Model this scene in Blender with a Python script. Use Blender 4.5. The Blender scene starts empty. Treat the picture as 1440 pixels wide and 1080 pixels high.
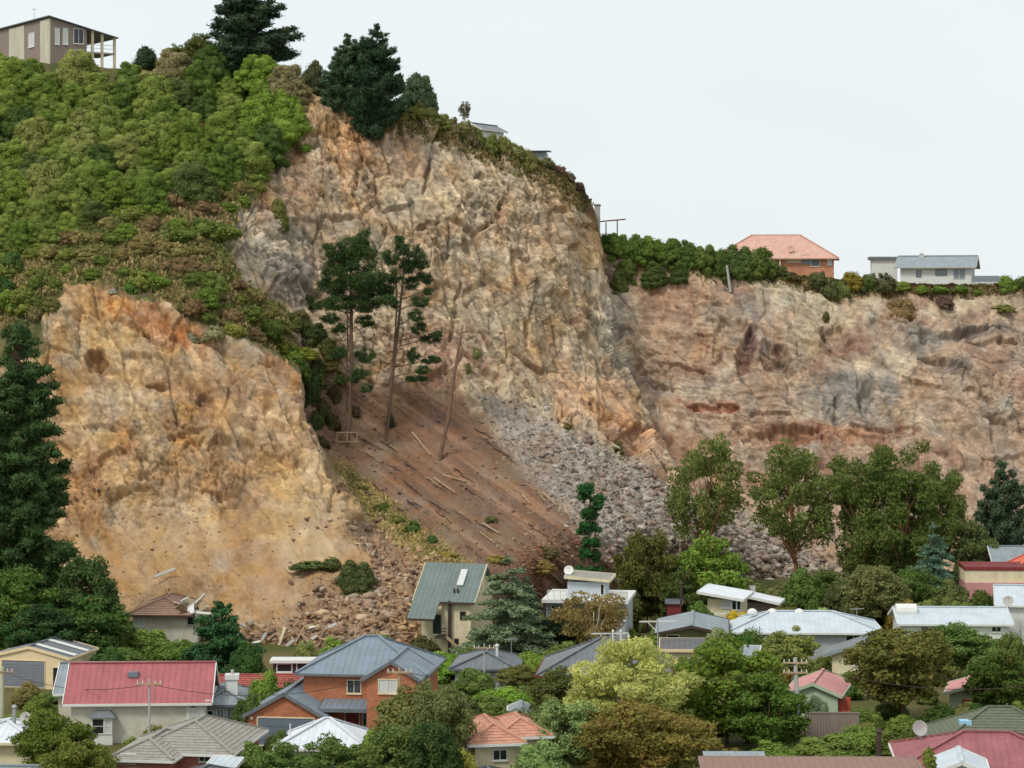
import bpy, bmesh, math, random
import numpy as np
from mathutils import Vector, Matrix, noise as mnoise

random.seed(7)
RNG = np.random.default_rng(11)
SC = bpy.context.scene
COL = SC.collection

# ------------------------------------------------------------------ camera
F = 3387.0                 # focal length in pixels of the 1440 wide photograph
CX, HY = 720.0, 430.0      # principal column and horizon row
CAMZ = 32.0
cam_d = bpy.data.cameras.new('camera')
cam = bpy.data.objects.new('camera', cam_d)
COL.objects.link(cam)
cam.location = (0, 0, CAMZ)
cam.rotation_euler = (math.radians(90), 0, 0)
cam_d.sensor_fit = 'HORIZONTAL'
cam_d.sensor_width = 36.0
cam_d.lens = 36.0 * F / 1440.0
cam_d.shift_y = -(540.0 - HY) / 1440.0
cam_d.clip_start = 1.0
cam_d.clip_end = 20000.0
SC.camera = cam
SC.render.resolution_x = 1024
SC.render.resolution_y = 768

# ------------------------------------------------------------------ overcast sky
SUN_EL, SUN_AZ = math.radians(50), math.radians(222)   # azimuth clockwise from +Y (the view direction)
world = bpy.data.worlds.new('World')
SC.world = world
world.use_nodes = True
nt = world.node_tree
nt.nodes.clear()
w_out = nt.nodes.new('ShaderNodeOutputWorld')
sky = nt.nodes.new('ShaderNodeTexSky')
sky.sky_type = 'NISHITA'
sky.sun_disc = False
sky.sun_elevation = SUN_EL
sky.sun_rotation = SUN_AZ
bg_sky = nt.nodes.new('ShaderNodeBackground')
bg_sky.inputs['Strength'].default_value = 0.1
nt.links.new(sky.outputs[0], bg_sky.inputs['Color'])
bg_cloud = nt.nodes.new('ShaderNodeBackground')
tc = nt.nodes.new('ShaderNodeTexCoord')
cn = nt.nodes.new('ShaderNodeTexNoise')
cn.inputs['Scale'].default_value = 2.2
cn.inputs['Detail'].default_value = 3.0
mp = nt.nodes.new('ShaderNodeMapping')
mp.inputs['Scale'].default_value = (1, 1, 3)
nt.links.new(tc.outputs['Generated'], mp.inputs['Vector'])
nt.links.new(mp.outputs[0], cn.inputs['Vector'])
cr = nt.nodes.new('ShaderNodeValToRGB')
cr.color_ramp.elements[0].position = 0.3
cr.color_ramp.elements[0].color = (0.735, 0.79, 0.81, 1)
cr.color_ramp.elements[1].position = 0.75
cr.color_ramp.elements[1].color = (0.84, 0.88, 0.895, 1)
nt.links.new(cn.outputs['Fac'], cr.inputs[0])
nt.links.new(cr.outputs[0], bg_cloud.inputs['Color'])
bg_cloud.inputs['Strength'].default_value = 0.84
mixw = nt.nodes.new('ShaderNodeMixShader')
mixw.inputs[0].default_value = 0.92
nt.links.new(bg_sky.outputs[0], mixw.inputs[1])
nt.links.new(bg_cloud.outputs[0], mixw.inputs[2])
nt.links.new(mixw.outputs[0], w_out.inputs['Surface'])

sun_d = bpy.data.lights.new('sun', 'SUN')
sun_d.energy = 1.5
sun_d.angle = math.radians(14)
sun_d.color = (1.0, 0.955, 0.88)
sun = bpy.data.objects.new('sun', sun_d)
COL.objects.link(sun)
sdir = Vector((math.sin(SUN_AZ) * math.cos(SUN_EL), math.cos(SUN_AZ) * math.cos(SUN_EL), math.sin(SUN_EL)))
sun.rotation_euler = sdir.to_track_quat('Z', 'Y').to_euler()
sun.location = (0, 0, 200)

SC.view_settings.view_transform = 'Standard'
SC.view_settings.look = 'None'
SC.view_settings.exposure = 0.42
SC.view_settings.gamma = 1.0
SC.view_settings.use_curve_mapping = False

# ------------------------------------------------------------------ pixel helpers
def PX(px, Y): return (px - CX) / F * Y
def PZ(py, Y): return CAMZ - (py - HY) / F * Y
def P(px, py, Y): return Vector((PX(px, Y), Y, PZ(py, Y)))
def ground_Y(py): return CAMZ * F / (py - HY)

def s2l(c):
    c = np.asarray(c, float) / 255.0
    return np.where(c <= 0.04045, c / 12.92, ((c + 0.055) / 1.055) ** 2.4)

# ------------------------------------------------------------------ numpy noise
def _hash(ix, iy, iz, seed):
    h = (np.asarray(ix).astype(np.int64) * 374761393 + np.asarray(iy).astype(np.int64) * 668265263 + np.asarray(iz).astype(np.int64) * 2147483647 + seed * 144665) & 0xFFFFFFFF
    h = ((h ^ (h >> 13)) * 1274126177) & 0xFFFFFFFF
    h = ((h ^ (h >> 16)) * 2246822519) & 0xFFFFFFFF
    h = h ^ (h >> 15)
    return (h & 0xFFFFFF) / float(0xFFFFFF)

def vnoise(x, y, z=None, seed=0):
    if z is None:
        ix, iy = np.floor(x), np.floor(y)
        fx, fy = x - ix, y - iy
        ux, uy = fx * fx * (3 - 2 * fx), fy * fy * (3 - 2 * fy)
        ix = ix.astype(np.int64); iy = iy.astype(np.int64)
        a, b = _hash(ix, iy, 0, seed), _hash(ix + 1, iy, 0, seed)
        c, d = _hash(ix, iy + 1, 0, seed), _hash(ix + 1, iy + 1, 0, seed)
        return ((a + (b - a) * ux) * (1 - uy) + (c + (d - c) * ux) * uy) * 2 - 1
    ix, iy, iz = np.floor(x), np.floor(y), np.floor(z)
    fx, fy, fz = x - ix, y - iy, z - iz
    ux, uy, uz = fx * fx * (3 - 2 * fx), fy * fy * (3 - 2 * fy), fz * fz * (3 - 2 * fz)
    r = 0
    for dx in (0, 1):
        wx = ux if dx else 1 - ux
        for dy in (0, 1):
            wy = uy if dy else 1 - uy
            for dz in (0, 1):
                wz = uz if dz else 1 - uz
                r = r + wx * wy * wz * _hash(ix + dx, iy + dy, iz + dz, seed)
    return r * 2 - 1

def fbm(x, y, z=None, oct=4, seed=0, gain=0.5):
    a, r, t = 1.0, 0, 0
    for o in range(oct):
        r = r + a * vnoise(x * 2 ** o, y * 2 ** o, None if z is None else z * 2 ** o, seed + 17 * o)
        t += a; a *= gain
    return r / t

def facets(u, v, seed, jit=0.9):
    """cellular facets: every cell gets its own offset and tilt; also returns F2-F1 and a cell id value"""
    iu, iv = np.floor(u), np.floor(v)
    best = np.full(u.shape, 1e9); sec = np.full(u.shape, 1e9)
    off = np.zeros(u.shape); cid = np.zeros(u.shape)
    zz = np.zeros_like(iu)
    for du in (-1, 0, 1):
        for dv in (-1, 0, 1):
            a, b = iu + du, iv + dv
            cu = a + 0.5 + jit * (_hash(a, b, zz, seed) - 0.5)
            cv = b + 0.5 + jit * (_hash(a, b, zz, seed + 1) - 0.5)
            ddu, ddv = u - cu, v - cv
            d = np.sqrt(ddu ** 2 + ddv ** 2)
            near = d < best
            sec = np.where(near, best, np.minimum(sec, d))
            o = (_hash(a, b, zz, seed + 2) - 0.5) + 1.1 * (_hash(a, b, zz, seed + 3) - 0.5) * ddu + 1.5 * (_hash(a, b, zz, seed + 4) - 0.5) * ddv
            off = np.where(near, o, off)
            cid = np.where(near, _hash(a, b, zz, seed + 5), cid)
            best = np.where(near, d, best)
    return off, sec - best, cid

def sdist(px, py, poly):
    """signed distance to polygon in photo pixels, positive inside"""
    n = len(poly)
    d = np.full(px.shape, 1e9); inside = np.zeros(px.shape, bool)
    for i in range(n):
        x0, y0 = poly[i]; x1, y1 = poly[(i + 1) % n]
        ex, ey = x1 - x0, y1 - y0
        t = np.clip(((px - x0) * ex + (py - y0) * ey) / (ex * ex + ey * ey + 1e-9), 0, 1)
        d = np.minimum(d, np.hypot(px - x0 - t * ex, py - y0 - t * ey))
        c = (y0 > py) != (y1 > py)
        xi = x0 + (py - y0) / (ey if abs(ey) > 1e-9 else 1e-9) * ex
        inside ^= c & (px < xi)
    return np.where(inside, d, -d)

def sstep(a, b, x):
    t = np.clip((x - a) / (b - a), 0, 1)
    return t * t * (3 - 2 * t)

class TPS:
    def __init__(self, pts, lam=1e-3):
        p = np.array(pts, float)
        self.c = p[:, :2] / 100.0
        n = len(p)
        d = np.hypot(self.c[:, None, 0] - self.c[None, :, 0], self.c[:, None, 1] - self.c[None, :, 1])
        K = self.k(d) + lam * np.eye(n)
        A = np.zeros((n + 3, n + 3)); A[:n, :n] = K
        A[:n, n] = 1; A[:n, n + 1:] = self.c
        A[n:, :n] = A[:n, n:].T
        self.w = np.linalg.solve(A, np.concatenate([p[:, 2], np.zeros(3)]))
    @staticmethod
    def k(d): return np.where(d > 0, d * d * np.log(np.maximum(d, 1e-9)), 0)
    def __call__(self, px, py):
        x, y = px / 100.0, py / 100.0
        r = self.w[-3] + self.w[-2] * x + self.w[-1] * y
        for i in range(len(self.c)):
            r = r + self.w[i] * self.k(np.hypot(x - self.c[i, 0], y - self.c[i, 1]))
        return r

# ------------------------------------------------------------------ mesh + tag helpers
def mesh_np(name, verts, faces, attrs=None, smooth=False, cols=None):
    """verts (N,3); faces (M,k) all the same k"""
    verts = np.asarray(verts, np.float32); faces = np.asarray(faces, np.int32)
    me = bpy.data.meshes.new(name)
    k = faces.shape[1]
    me.vertices.add(len(verts)); me.vertices.foreach_set('co', verts.ravel())
    me.loops.add(faces.size); me.loops.foreach_set('vertex_index', faces.ravel())
    me.polygons.add(len(faces)); me.polygons.foreach_set('loop_start', np.arange(0, faces.size, k, dtype=np.int32))
    if smooth: me.polygons.foreach_set('use_smooth', np.ones(len(faces), bool))
    if attrs:
        for an, av in attrs.items():
            a = me.attributes.new(an, 'FLOAT', 'POINT'); a.data.foreach_set('value', np.asarray(av, np.float32))
    if cols is not None:
        a = me.attributes.new('Col', 'FLOAT_COLOR', 'POINT')
        c4 = np.ones((len(verts), 4), np.float32); c4[:, :3] = cols
        a.data.foreach_set('color', c4.ravel())
    me.update(calc_edges=True); me.validate()
    return me

def obj(name, me, parent=None, mat=None):
    o = bpy.data.objects.new(name, me)
    COL.objects.link(o)
    if mat is not None:
        if not me.materials: me.materials.append(mat)
        elif me.materials[0] is not mat: me.materials[0] = mat
    if parent is not None: o.parent = parent
    return o

def tag(o, label=None, cat=None, group=None, kind=None):
    if label: o['label'] = label
    if cat: o['category'] = cat
    if group: o['group'] = group
    if kind: o['kind'] = kind
    return o

def empty(name, loc=(0, 0, 0), rz=0.0):
    o = bpy.data.objects.new(name, None)
    o.empty_display_size = 0.3
    COL.objects.link(o)
    o.location = loc; o.rotation_euler = (0, 0, rz)
    return o

# ------------------------------------------------------------------ materials
def new_mat(name):
    m = bpy.data.materials.new(name); m.use_nodes = True
    t = m.node_tree; b = t.nodes['Principled BSDF']
    return m, t, b

def plain(name, col, rough=0.7, var=0.12, scale=1.5, bump=0.0, bscale=6.0, metallic=0.0, spec=0.3, stretch=(1, 1, 1), dirt=None):
    """painted / cast surface: base colour with soft blotches, weather streaks and fine relief; col in sRGB 0-255"""
    m, t, b = new_mat(name)
    c = s2l(col)
    tcn = t.nodes.new('ShaderNodeTexCoord')
    mpn = t.nodes.new('ShaderNodeMapping'); mpn.inputs['Scale'].default_value = stretch
    t.links.new(tcn.outputs['Object'], mpn.inputs['Vector'])
    n1 = t.nodes.new('ShaderNodeTexNoise'); n1.inputs['Scale'].default_value = scale; n1.inputs['Detail'].default_value = 8; n1.inputs['Roughness'].default_value = 0.74
    t.links.new(mpn.outputs[0], n1.inputs['Vector'])
    ra = t.nodes.new('ShaderNodeValToRGB')
    ra.color_ramp.elements[0].position = 0.36; ra.color_ramp.elements[1].position = 0.62
    lo = c * (1 - var) if dirt is None else c * (1 - var) * 0.5 + s2l(dirt) * 0.5
    ra.color_ramp.elements[0].color = (*lo, 1)
    ra.color_ramp.elements[1].color = (*np.clip(c * (1 + var * 0.6), 0, 0.95), 1)
    t.links.new(n1.outputs['Fac'], ra.inputs[0])
    t.links.new(ra.outputs[0], b.inputs['Base Color'])
    b.inputs['Roughness'].default_value = rough
    b.inputs['Metallic'].default_value = metallic
    b.inputs['Specular IOR Level'].default_value = spec
    if bump > 0:
        n2 = t.nodes.new('ShaderNodeTexNoise'); n2.inputs['Scale'].default_value = bscale; n2.inputs['Detail'].default_value = 4
        t.links.new(tcn.outputs['Object'], n2.inputs['Vector'])
        bn = t.nodes.new('ShaderNodeBump'); bn.inputs['Strength'].default_value = bump; bn.inputs['Distance'].default_value = 0.05
        t.links.new(n2.outputs['Fac'], bn.inputs['Height']); t.links.new(bn.outputs[0], b.inputs['Normal'])
    return m

def rock_mat(name, fine=4.0, bump=0.5):
    m, t, b = new_mat(name)
    at = t.nodes.new('ShaderNodeAttribute'); at.attribute_name = 'Col'
    tcn = t.nodes.new('ShaderNodeTexCoord')
    n1 = t.nodes.new('ShaderNodeTexNoise'); n1.inputs['Scale'].default_value = fine; n1.inputs['Detail'].default_value = 8; n1.inputs['Roughness'].default_value = 0.7
    t.links.new(tcn.outputs['Object'], n1.inputs['Vector'])
    n3 = t.nodes.new('ShaderNodeTexNoise'); n3.inputs['Scale'].default_value = 0.35; n3.inputs['Detail'].default_value = 6
    t.links.new(tcn.outputs['Object'], n3.inputs['Vector'])
    mr = t.nodes.new('ShaderNodeMapRange'); mr.inputs[1].default_value = 0.25; mr.inputs[2].default_value = 0.75; mr.inputs[3].default_value = 0.84; mr.inputs[4].default_value = 1.14
    t.links.new(n1.outputs['Fac'], mr.inputs[0])
    hs = t.nodes.new('ShaderNodeHueSaturation')
    t.links.new(at.outputs['Color'], hs.inputs['Color']); t.links.new(mr.outputs[0], hs.inputs['Value'])
    mr2 = t.nodes.new('ShaderNodeMapRange'); mr2.inputs[1].default_value = 0.3; mr2.inputs[2].default_value = 0.7; mr2.inputs[3].default_value = 0.8; mr2.inputs[4].default_value = 1.08
    t.links.new(n3.outputs['Fac'], mr2.inputs[0]); t.links.new(mr2.outputs[0], hs.inputs['Saturation'])
    t.links.new(hs.outputs[0], b.inputs['Base Color'])
    b.inputs['Roughness'].default_value = 0.95; b.inputs['Specular IOR Level'].default_value = 0.08
    vo = t.nodes.new('ShaderNodeTexVoronoi'); vo.inputs['Scale'].default_value = 2.4; vo.inputs['Randomness'].default_value = 1.0
    t.links.new(tcn.outputs['Object'], vo.inputs['Vector'])
    ad = t.nodes.new('ShaderNodeMath'); ad.operation = 'MULTIPLY_ADD'; ad.inputs[1].default_value = 0.8
    t.links.new(vo.outputs['Distance'], ad.inputs[0]); t.links.new(n1.outputs['Fac'], ad.inputs[2])
    bn = t.nodes.new('ShaderNodeBump'); bn.inputs['Strength'].default_value = bump; bn.inputs['Distance'].default_value = 0.12
    t.links.new(ad.outputs[0], bn.inputs['Height']); t.links.new(bn.outputs[0], b.inputs['Normal'])
    return m
# ------------------------------------------------------------------ TERRAIN
SKYLINE = [(-140, 92), (0, 84), (60, 88), (170, 97), (300, 106), (400, 112), (432, 128), (452, 136), (500, 150), (570, 158), (640, 178), (700, 206), (760, 228), (800, 247), (826, 272), (838, 292), (845, 330), (852, 352), (900, 360), (1000, 371), (1050, 377), (1100, 386), (1180, 396), (1250, 402), (1440, 401), (1600, 404)]
FOOT = [(-140, 885), (0, 884), (100, 890), (200, 893), (300, 900), (400, 906), (500, 912), (600, 906), (700, 882), (800, 852), (900, 832), (1000, 818), (1100, 812), (1200, 812), (1440, 806), (1600, 806)]
def lerp_poly(x, pl):
    a = np.array(pl, float); return np.interp(x, a[:, 0], a[:, 1])

def foot_pts(xs, extra=22):
    r = []
    for x in xs:
        y = float(lerp_poly(x, FOOT)); r += [(x, y, ground_Y(y)), (x, y + extra, ground_Y(y) - 1.0)]
    return r

F_MAIN = TPS([(-140, 92, 316), (0, 84, 315), (150, 96, 312), (300, 106, 310), (420, 124, 306), (452, 138, 304), (570, 158, 306), (650, 182, 309), (760, 228, 314), (826, 275, 319), (848, 330, 322),
    (-140, 250, 291), (0, 250, 290), (150, 250, 289), (300, 250, 290), (-140, 420, 264), (0, 420, 264), (100, 395, 266), (200, 405, 266), (330, 375, 274), (370, 290, 287), (330, 465, 266),
    (425, 250, 297), (405, 330, 289), (425, 420, 284), (455, 480, 281), (520, 250, 299), (600, 250, 301), (700, 280, 305), (800, 320, 312), (560, 350, 295), (650, 400, 297), (750, 420, 300), (840, 430, 309), (885, 500, 311),
    (560, 480, 289), (650, 520, 291), (750, 535, 295), (850, 560, 299), (900, 600, 300), (950, 640, 300), (480, 560, 281), (500, 640, 276), (600, 620, 279), (650, 650, 273), (560, 720, 261), (620, 790, 242), (700, 700, 265), (750, 780, 247), (700, 600, 285), (780, 640, 280), (850, 700, 274), (930, 740, 273), (1000, 765, 277), (1060, 790, 282), (850, 790, 261), (960, 790, 273)]
    + foot_pts([500, 600, 700, 800, 900, 1000, 1100]), 0.02)
F_RIGHT = TPS([(780, 380, 333), (850, 352, 331), (950, 366, 331), (1050, 378, 331), (1200, 398, 334), (1440, 401, 338), (1600, 404, 340), (900, 450, 325), (1050, 490, 321), (1200, 500, 323), (1320, 500, 322), (1440, 500, 326), (1600, 500, 327),
    (900, 560, 318), (1000, 600, 315), (1120, 560, 316), (1200, 620, 313), (1330, 600, 314), (1440, 620, 316), (1600, 620, 317), (1000, 700, 303), (1100, 690, 304), (1200, 720, 299), (1440, 720, 302), (1600, 720, 302)] + foot_pts([1000, 1100, 1200, 1300, 1440, 1600]), 0.02)
F_SPUR = TPS([(-140, 425, 263), (0, 428, 263), (80, 405, 264.5), (140, 398, 265.5), (250, 428, 265), (330, 478, 264), (420, 520, 262), (0, 550, 257), (-140, 550, 257), (100, 550, 257), (250, 550, 256), (400, 600, 254), (100, 650, 251), (250, 680, 249), (430, 680, 248), (200, 780, 243), (350, 780, 241), (480, 760, 240), (150, 850, 238)]
    + foot_pts([-140, 0, 100, 200, 300, 400, 500, 600, 680]), 0.02)
POLY_SPUR = [(-200, 428), (0, 428), (70, 412), (90, 402), (140, 397), (200, 413), (260, 438), (330, 470), (380, 490), (422, 516), (428, 580), (456, 640), (486, 690), (508, 750), (560, 800), (620, 860), (640, 960), (-200, 960)]
POLY_RIGHT = [(845, 250), (845, 375), (866, 440), (888, 510), (914, 570), (945, 640), (1000, 700), (1060, 760), (1120, 850), (1800, 850), (1800, 250)]

POLY_VEG = [(-200, 40), (410, 40), (428, 120), (408, 175), (385, 215), (372, 262), (340, 290), (318, 340), (345, 395), (400, 420), (420, 470), (432, 520), (420, 524), (380, 492), (330, 472), (260, 440), (200, 418), (140, 398), (90, 402), (70, 440), (60, 500), (-200, 500)]
POLY_SCREE = [(428, 505), (500, 540), (580, 545), (640, 560), (690, 600), (760, 670), (840, 760), (880, 850), (700, 900), (600, 860), (540, 790), (478, 690), (440, 610)]
POLY_TALUS = [(672, 556), (735, 570), (800, 604), (880, 640), (960, 688), (1040, 728), (1120, 772), (1180, 815), (1060, 840), (900, 842), (838, 762), (770, 690), (705, 625)]
POLY_RUBBLE = [(478, 735), (540, 745), (600, 778), (640, 820), (650, 880), (600, 915), (480, 920), (330, 915), (400, 885), (455, 830), (520, 800)]
POLY_GRASS = [(468, 650), (500, 668), (560, 720), (610, 760), (670, 800), (640, 812), (590, 780), (540, 745), (495, 700)]

# hollows (pixel centre, radii, tilt, metres pushed back) and ledges
CARVES = [(960, 520, 40, 6, 10, 0.9), (1080, 590, 40, 6, -4, 0.9), (1250, 600, 50, 6, 6, 0.9), (1380, 560, 30, 8, 30, 0.9), (1300, 540, 30, 5, 14, 0.8), (1010, 480, 8, 30, 10, 0.8), (1240, 450, 22, 8, 20, 0.8), (1420, 640, 40, 8, -8, 0.9), (1300, 640, 36, 6, 4, 0.8), (430, 590, 8, 26, 8, 0.8), (380, 600, 26, 6, 20, 0.8), (260, 610, 34, 6, -14, 0.7), (300, 480, 40, 6, 22, 0.8), (470, 700, 6, 30, 16, 0.7), (140, 600, 26, 6, 10, 0.7), (370, 560, 22, 9, 16, 0.9), (220, 660, 30, 10, -20, 0.7), (590, 380, 5, 30, 8, 0.8), (720, 380, 5, 34, -6, 0.8), (800, 400, 5, 28, -10, 0.8), (680, 250, 16, 5, 10, 0.7), (780, 300, 14, 6, 0, 0.8), (600, 320, 18, 5, -12, 0.7), (830, 320, 20, 6, 10, 0.8),
    (135, 508, 17, 15, 0, 1.6), (222, 540, 18, 8, 5, 1.3), (288, 560, 14, 8, 10, 1.0), (440, 200, 14, 7, 0, 1.3), (1048, 500, 12, 40, 15, 1.4), (1090, 505, 26, 22, 20, 1.4), (1000, 575, 45, 6, 4, 0.7), (890, 620, 22, 30, 30, 1.5), (1215, 560, 9, 26, 3, 1.5), (1180, 572, 7, 22, 0, 1.0), (1345, 464, 70, 6, -3, 1.5), (1330, 510, 40, 7, 18, 1.5), (1100, 618, 55, 16, -6, 1.5), (1400, 480, 40, 5, 6, 1.0), (1175, 470, 30, 22, 25, 1.2), (655, 350, 6, 20, -25, 0.9), (770, 330, 4, 30, -5, 1.0), (505, 240, 5, 30, 12, 0.8), (540, 330, 4, 18, 20, 0.7),
    (390, 215, 12, 10, 0, 1.2), (200, 468, 60, 6, 24, 0.9), (320, 700, 22, 16, 0, 1.0), (160, 640, 30, 8, -20, 0.7), (640, 440, 5, 40, 10, 0.8), (870, 470, 7, 26, -10, 1.2), (740, 470, 5, 22, 0, 0.8), (560, 290, 22, 4, -8, 1.0), (700, 300, 5, 24, 8, 0.8), (600, 250, 4, 26, 14, 0.8), (330, 640, 40, 25, 0, 0.8), (1010, 440, 20, 8, 30, 0.7), (1285, 470, 12, 26, 10, -1.2), (1415, 575, 9, 22, -12, -1.6)]

def base_depth(px, py, pre=None):
    m, fs, fr = pre if pre else (F_MAIN(px, py), F_SPUR(px, py), F_RIGHT(px, py))
    soft = 2.5 + 34 * sstep(640, 800, py) + 10 * sstep(480, 420, py) * (px < 420)
    wob = 5 * fbm(px / 26.0, py / 26.0, oct=3, seed=5)
    ws = sstep(-soft, soft, sdist(px, py, POLY_SPUR) + wob)
    softr = 2.5 + 30 * sstep(560, 760, py)
    wr = sstep(-softr, softr, sdist(px, py, POLY_RIGHT) + wob * sstep(300, 420, py))
    d = m * (1 - ws) + fs * ws
    return d * (1 - wr) + fr * wr

def zones(px, py):
    w = 13 * fbm(px / 26.0, py / 26.0, oct=5, seed=31)
    z = {}
    for n, pl, s in (('veg', POLY_VEG, 3), ('scree', POLY_SCREE, 12), ('talus', POLY_TALUS, 14), ('rubble', POLY_RUBBLE, 12), ('grass', POLY_GRASS, 8), ('spur', POLY_SPUR, 6), ('right', POLY_RIGHT, 6)):
        z[n] = sstep(-s, s, sdist(px, py, pl) + w)
    return z

STEP = 1.45
XS = np.arange(-110, 1551, STEP)
NR = 560
TOPY = lerp_poly(XS, SKYLINE) + 2.5 * fbm(XS / 14.0, XS * 0, oct=4, seed=3)
BOTY = lerp_poly(XS, FOOT) + 20
tt = np.linspace(0, 1, NR)
GPX = np.repeat(XS[None, :], NR, 0)
GPY = TOPY[None, :] + (BOTY - TOPY)[None, :] * tt[:, None]
# the smooth depth field is solved on a coarser lattice and interpolated
_k = 4
_r = np.unique(np.r_[np.arange(0, NR, _k), NR - 1]); _c = np.unique(np.r_[np.arange(0, len(XS), _k), len(XS) - 1])
def coarse(fn):
    g = fn(GPX[np.ix_(_r, _c)], GPY[np.ix_(_r, _c)])
    a = np.stack([np.interp(np.arange(len(XS)), _c, row) for row in g])
    ii = np.interp(np.arange(NR), _r, np.arange(len(_r))); i0 = np.minimum(ii.astype(int), len(_r) - 2); f = (ii - i0)[:, None]
    return a[i0] * (1 - f) + a[i0 + 1] * f
F_FULL = (coarse(F_MAIN), coarse(F_SPUR), coarse(F_RIGHT))
gY = base_depth(GPX, GPY, F_FULL)
Zn = zones(GPX, GPY)

def to_xyz(px, py, Y):
    return np.stack([(px - CX) / F * Y, Y, CAMZ - (py - HY) / F * Y], -1)
V0 = to_xyz(GPX, GPY, gY)
# smoothed normals
gu = np.gradient(V0, axis=1); gv = np.gradient(V0, axis=0)
Nn = np.cross(gu, gv); Nn /= np.linalg.norm(Nn, axis=-1, keepdims=True) + 1e-9
Nn = np.where((Nn[..., 1:2] > 0), -Nn, Nn)
for _ in range(3):
    Np = np.pad(Nn, ((6, 6), (6, 6), (0, 0)), 'edge')
    cs = np.cumsum(Np, 0); Np = (cs[12:] - cs[:-12])
    cs = np.cumsum(Np, 1); Np = (cs[:, 12:] - cs[:, :-12])
    Nn = Np / (np.linalg.norm(Np, axis=-1, keepdims=True) + 1e-9)

# rock relief in metres, computed along the face
U = V0[..., 0] + 0.25 * V0[..., 1]
W = V0[..., 2] * 0.8 + 0.6 * V0[..., 1]
wu = U + 0.4 * fbm(U / 6, W / 6, oct=2, seed=71); wv = W + 0.4 * fbm(U / 6, W / 6, oct=2, seed=72)
ru, rv = wu + 0.28 * wv, wv - 0.22 * wu          # joints lean a little
f1, e1, c1 = facets(ru / 3.8, rv / 9.0, 101)
f2, e2, c2 = facets(ru / 1.6, rv / 3.3, 111)
f3, e3, c3 = facets(ru / 0.78, rv / 1.25, 121)
f4, e4, c4 = facets((wu - 0.4 * wv) / 0.5, (wv + 0.3 * wu) / 0.42, 131)
f5, e5, c5 = facets((wu - 0.3 * wv) / 3.1, (wv + 0.2 * wu) / 2.2, 141)
def soft(a, k):
    for _ in range(k):
        b = np.pad(a, 1, 'edge'); a = (b[:-2, 1:-1] + b[2:, 1:-1] + b[1:-1, :-2] + b[1:-1, 2:] + 2 * a) / 6
    return a
f1, f5, f2 = soft(f1, 3), soft(f5, 2), soft(f2, 1)
lowf = fbm(U / 14, W / 20, oct=3, seed=81)
flute = fbm(ru / 2.4, rv / 11, oct=4, seed=91)
fine = fbm(U / 0.9, W / 0.9, oct=4, seed=95)
rocky = (1 - Zn['veg']) * (1 - 0.93 * Zn['scree']) * (1 - 0.9 * Zn['talus']) * (1 - 0.85 * Zn['rubble'])
spurw = Zn['spur'] * (1 - Zn['veg'])
rightw = Zn['right']
# broken bands versus smooth soil bands
rough = sstep(-0.25, 0.35, fbm(U / 9, W / 6, oct=4, seed=44))
hard = (1 - 0.28 * spurw) * (1 - 0.40 * rightw)
spurlow = spurw * sstep(690, 760, GPY)
hard = hard * (1 - 0.75 * spurlow)
crack = lambda e, w: sstep(w, 0.0, e)
band = fbm(U / 16 + 3, (W + 0.25 * U) / 2.4, oct=4, seed=48)
gully = fbm(ru / 4.5, rv / 26, oct=3, seed=49)
stretch = np.maximum(np.abs(np.gradient(gY, axis=1)), np.abs(np.gradient(gY, axis=0)))
damp = 1 / (1 + (stretch / 0.5) ** 2)
steps = f2 + 0.6 * f5                                   # ledged, broken ground
disp = rocky * (1.5 * lowf + hard * (1.3 * f1 - 0.6 * crack(e1, 0.09)) + damp * ((0.35 + 0.65 * rough) * hard * (0.68 * f2 - 0.36 * crack(e2, 0.10)) + 0.5 * hard * f5
        + (0.2 + 0.8 * rough) * (0.46 * f3 - 0.18 * crack(e3, 0.12)) * (0.4 + 0.6 * hard) + 0.26 * f4 * (0.35 + 0.65 * rough) * (0.5 + 0.5 * hard)) + 0.8 * flute * (0.5 + 0.3 * rightw) + 0.06 * fine
        + rightw * (1.3 * band - 0.9 * sstep(0.16, 0.3, band) * rough) + spurw * (1.3 * gully + 0.45 * band))
disp += spurw * rocky * 0.55 * fbm(ru / 1.6, rv / 4.5, oct=4, seed=66)
rill = fbm((GPY - 0.72 * GPX) / 9.0, (GPX + 0.72 * GPY) / 150.0, oct=5, seed=57)
disp += Zn['scree'] * (0.45 * rill + 0.25 * lowf + 0.10 * fine + 0.12 * f4)
disp += Zn['talus'] * (0.35 * f2 + 0.35 * f3 + 0.2 * f4) + Zn['rubble'] * (0.4 * f3 + 0.3 * f4 + 0.5 * lowf)
disp += Zn['veg'] * (0.9 * lowf + 0.35 * fine)
for (cx, cy, rx, ry, an, dep) in CARVES:
    a = math.radians(an); dx, dy = GPX - cx, GPY - cy
    q = np.hypot((dx * math.cos(a) + dy * math.sin(a)) / rx, (-dx * math.sin(a) + dy * math.cos(a)) / ry) + 0.35 * fbm(GPX / 9, GPY / 9, oct=3, seed=int(cx))
    disp -= dep * sstep(1.15, 0.55, q) * (0.3 if dep > 0 else 1)
    if dep > 0: disp -= 0.7 * dep * sstep(1.0, 0.8, q)
fade = sstep(0, 0.02, tt)[:, None] * 0.75 + 0.25
disp = disp * fade * (1 - sstep(0.965, 1.0, tt)[:, None])
V1 = V0 + Nn * disp[..., None]

SATUR = 0.86
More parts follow.
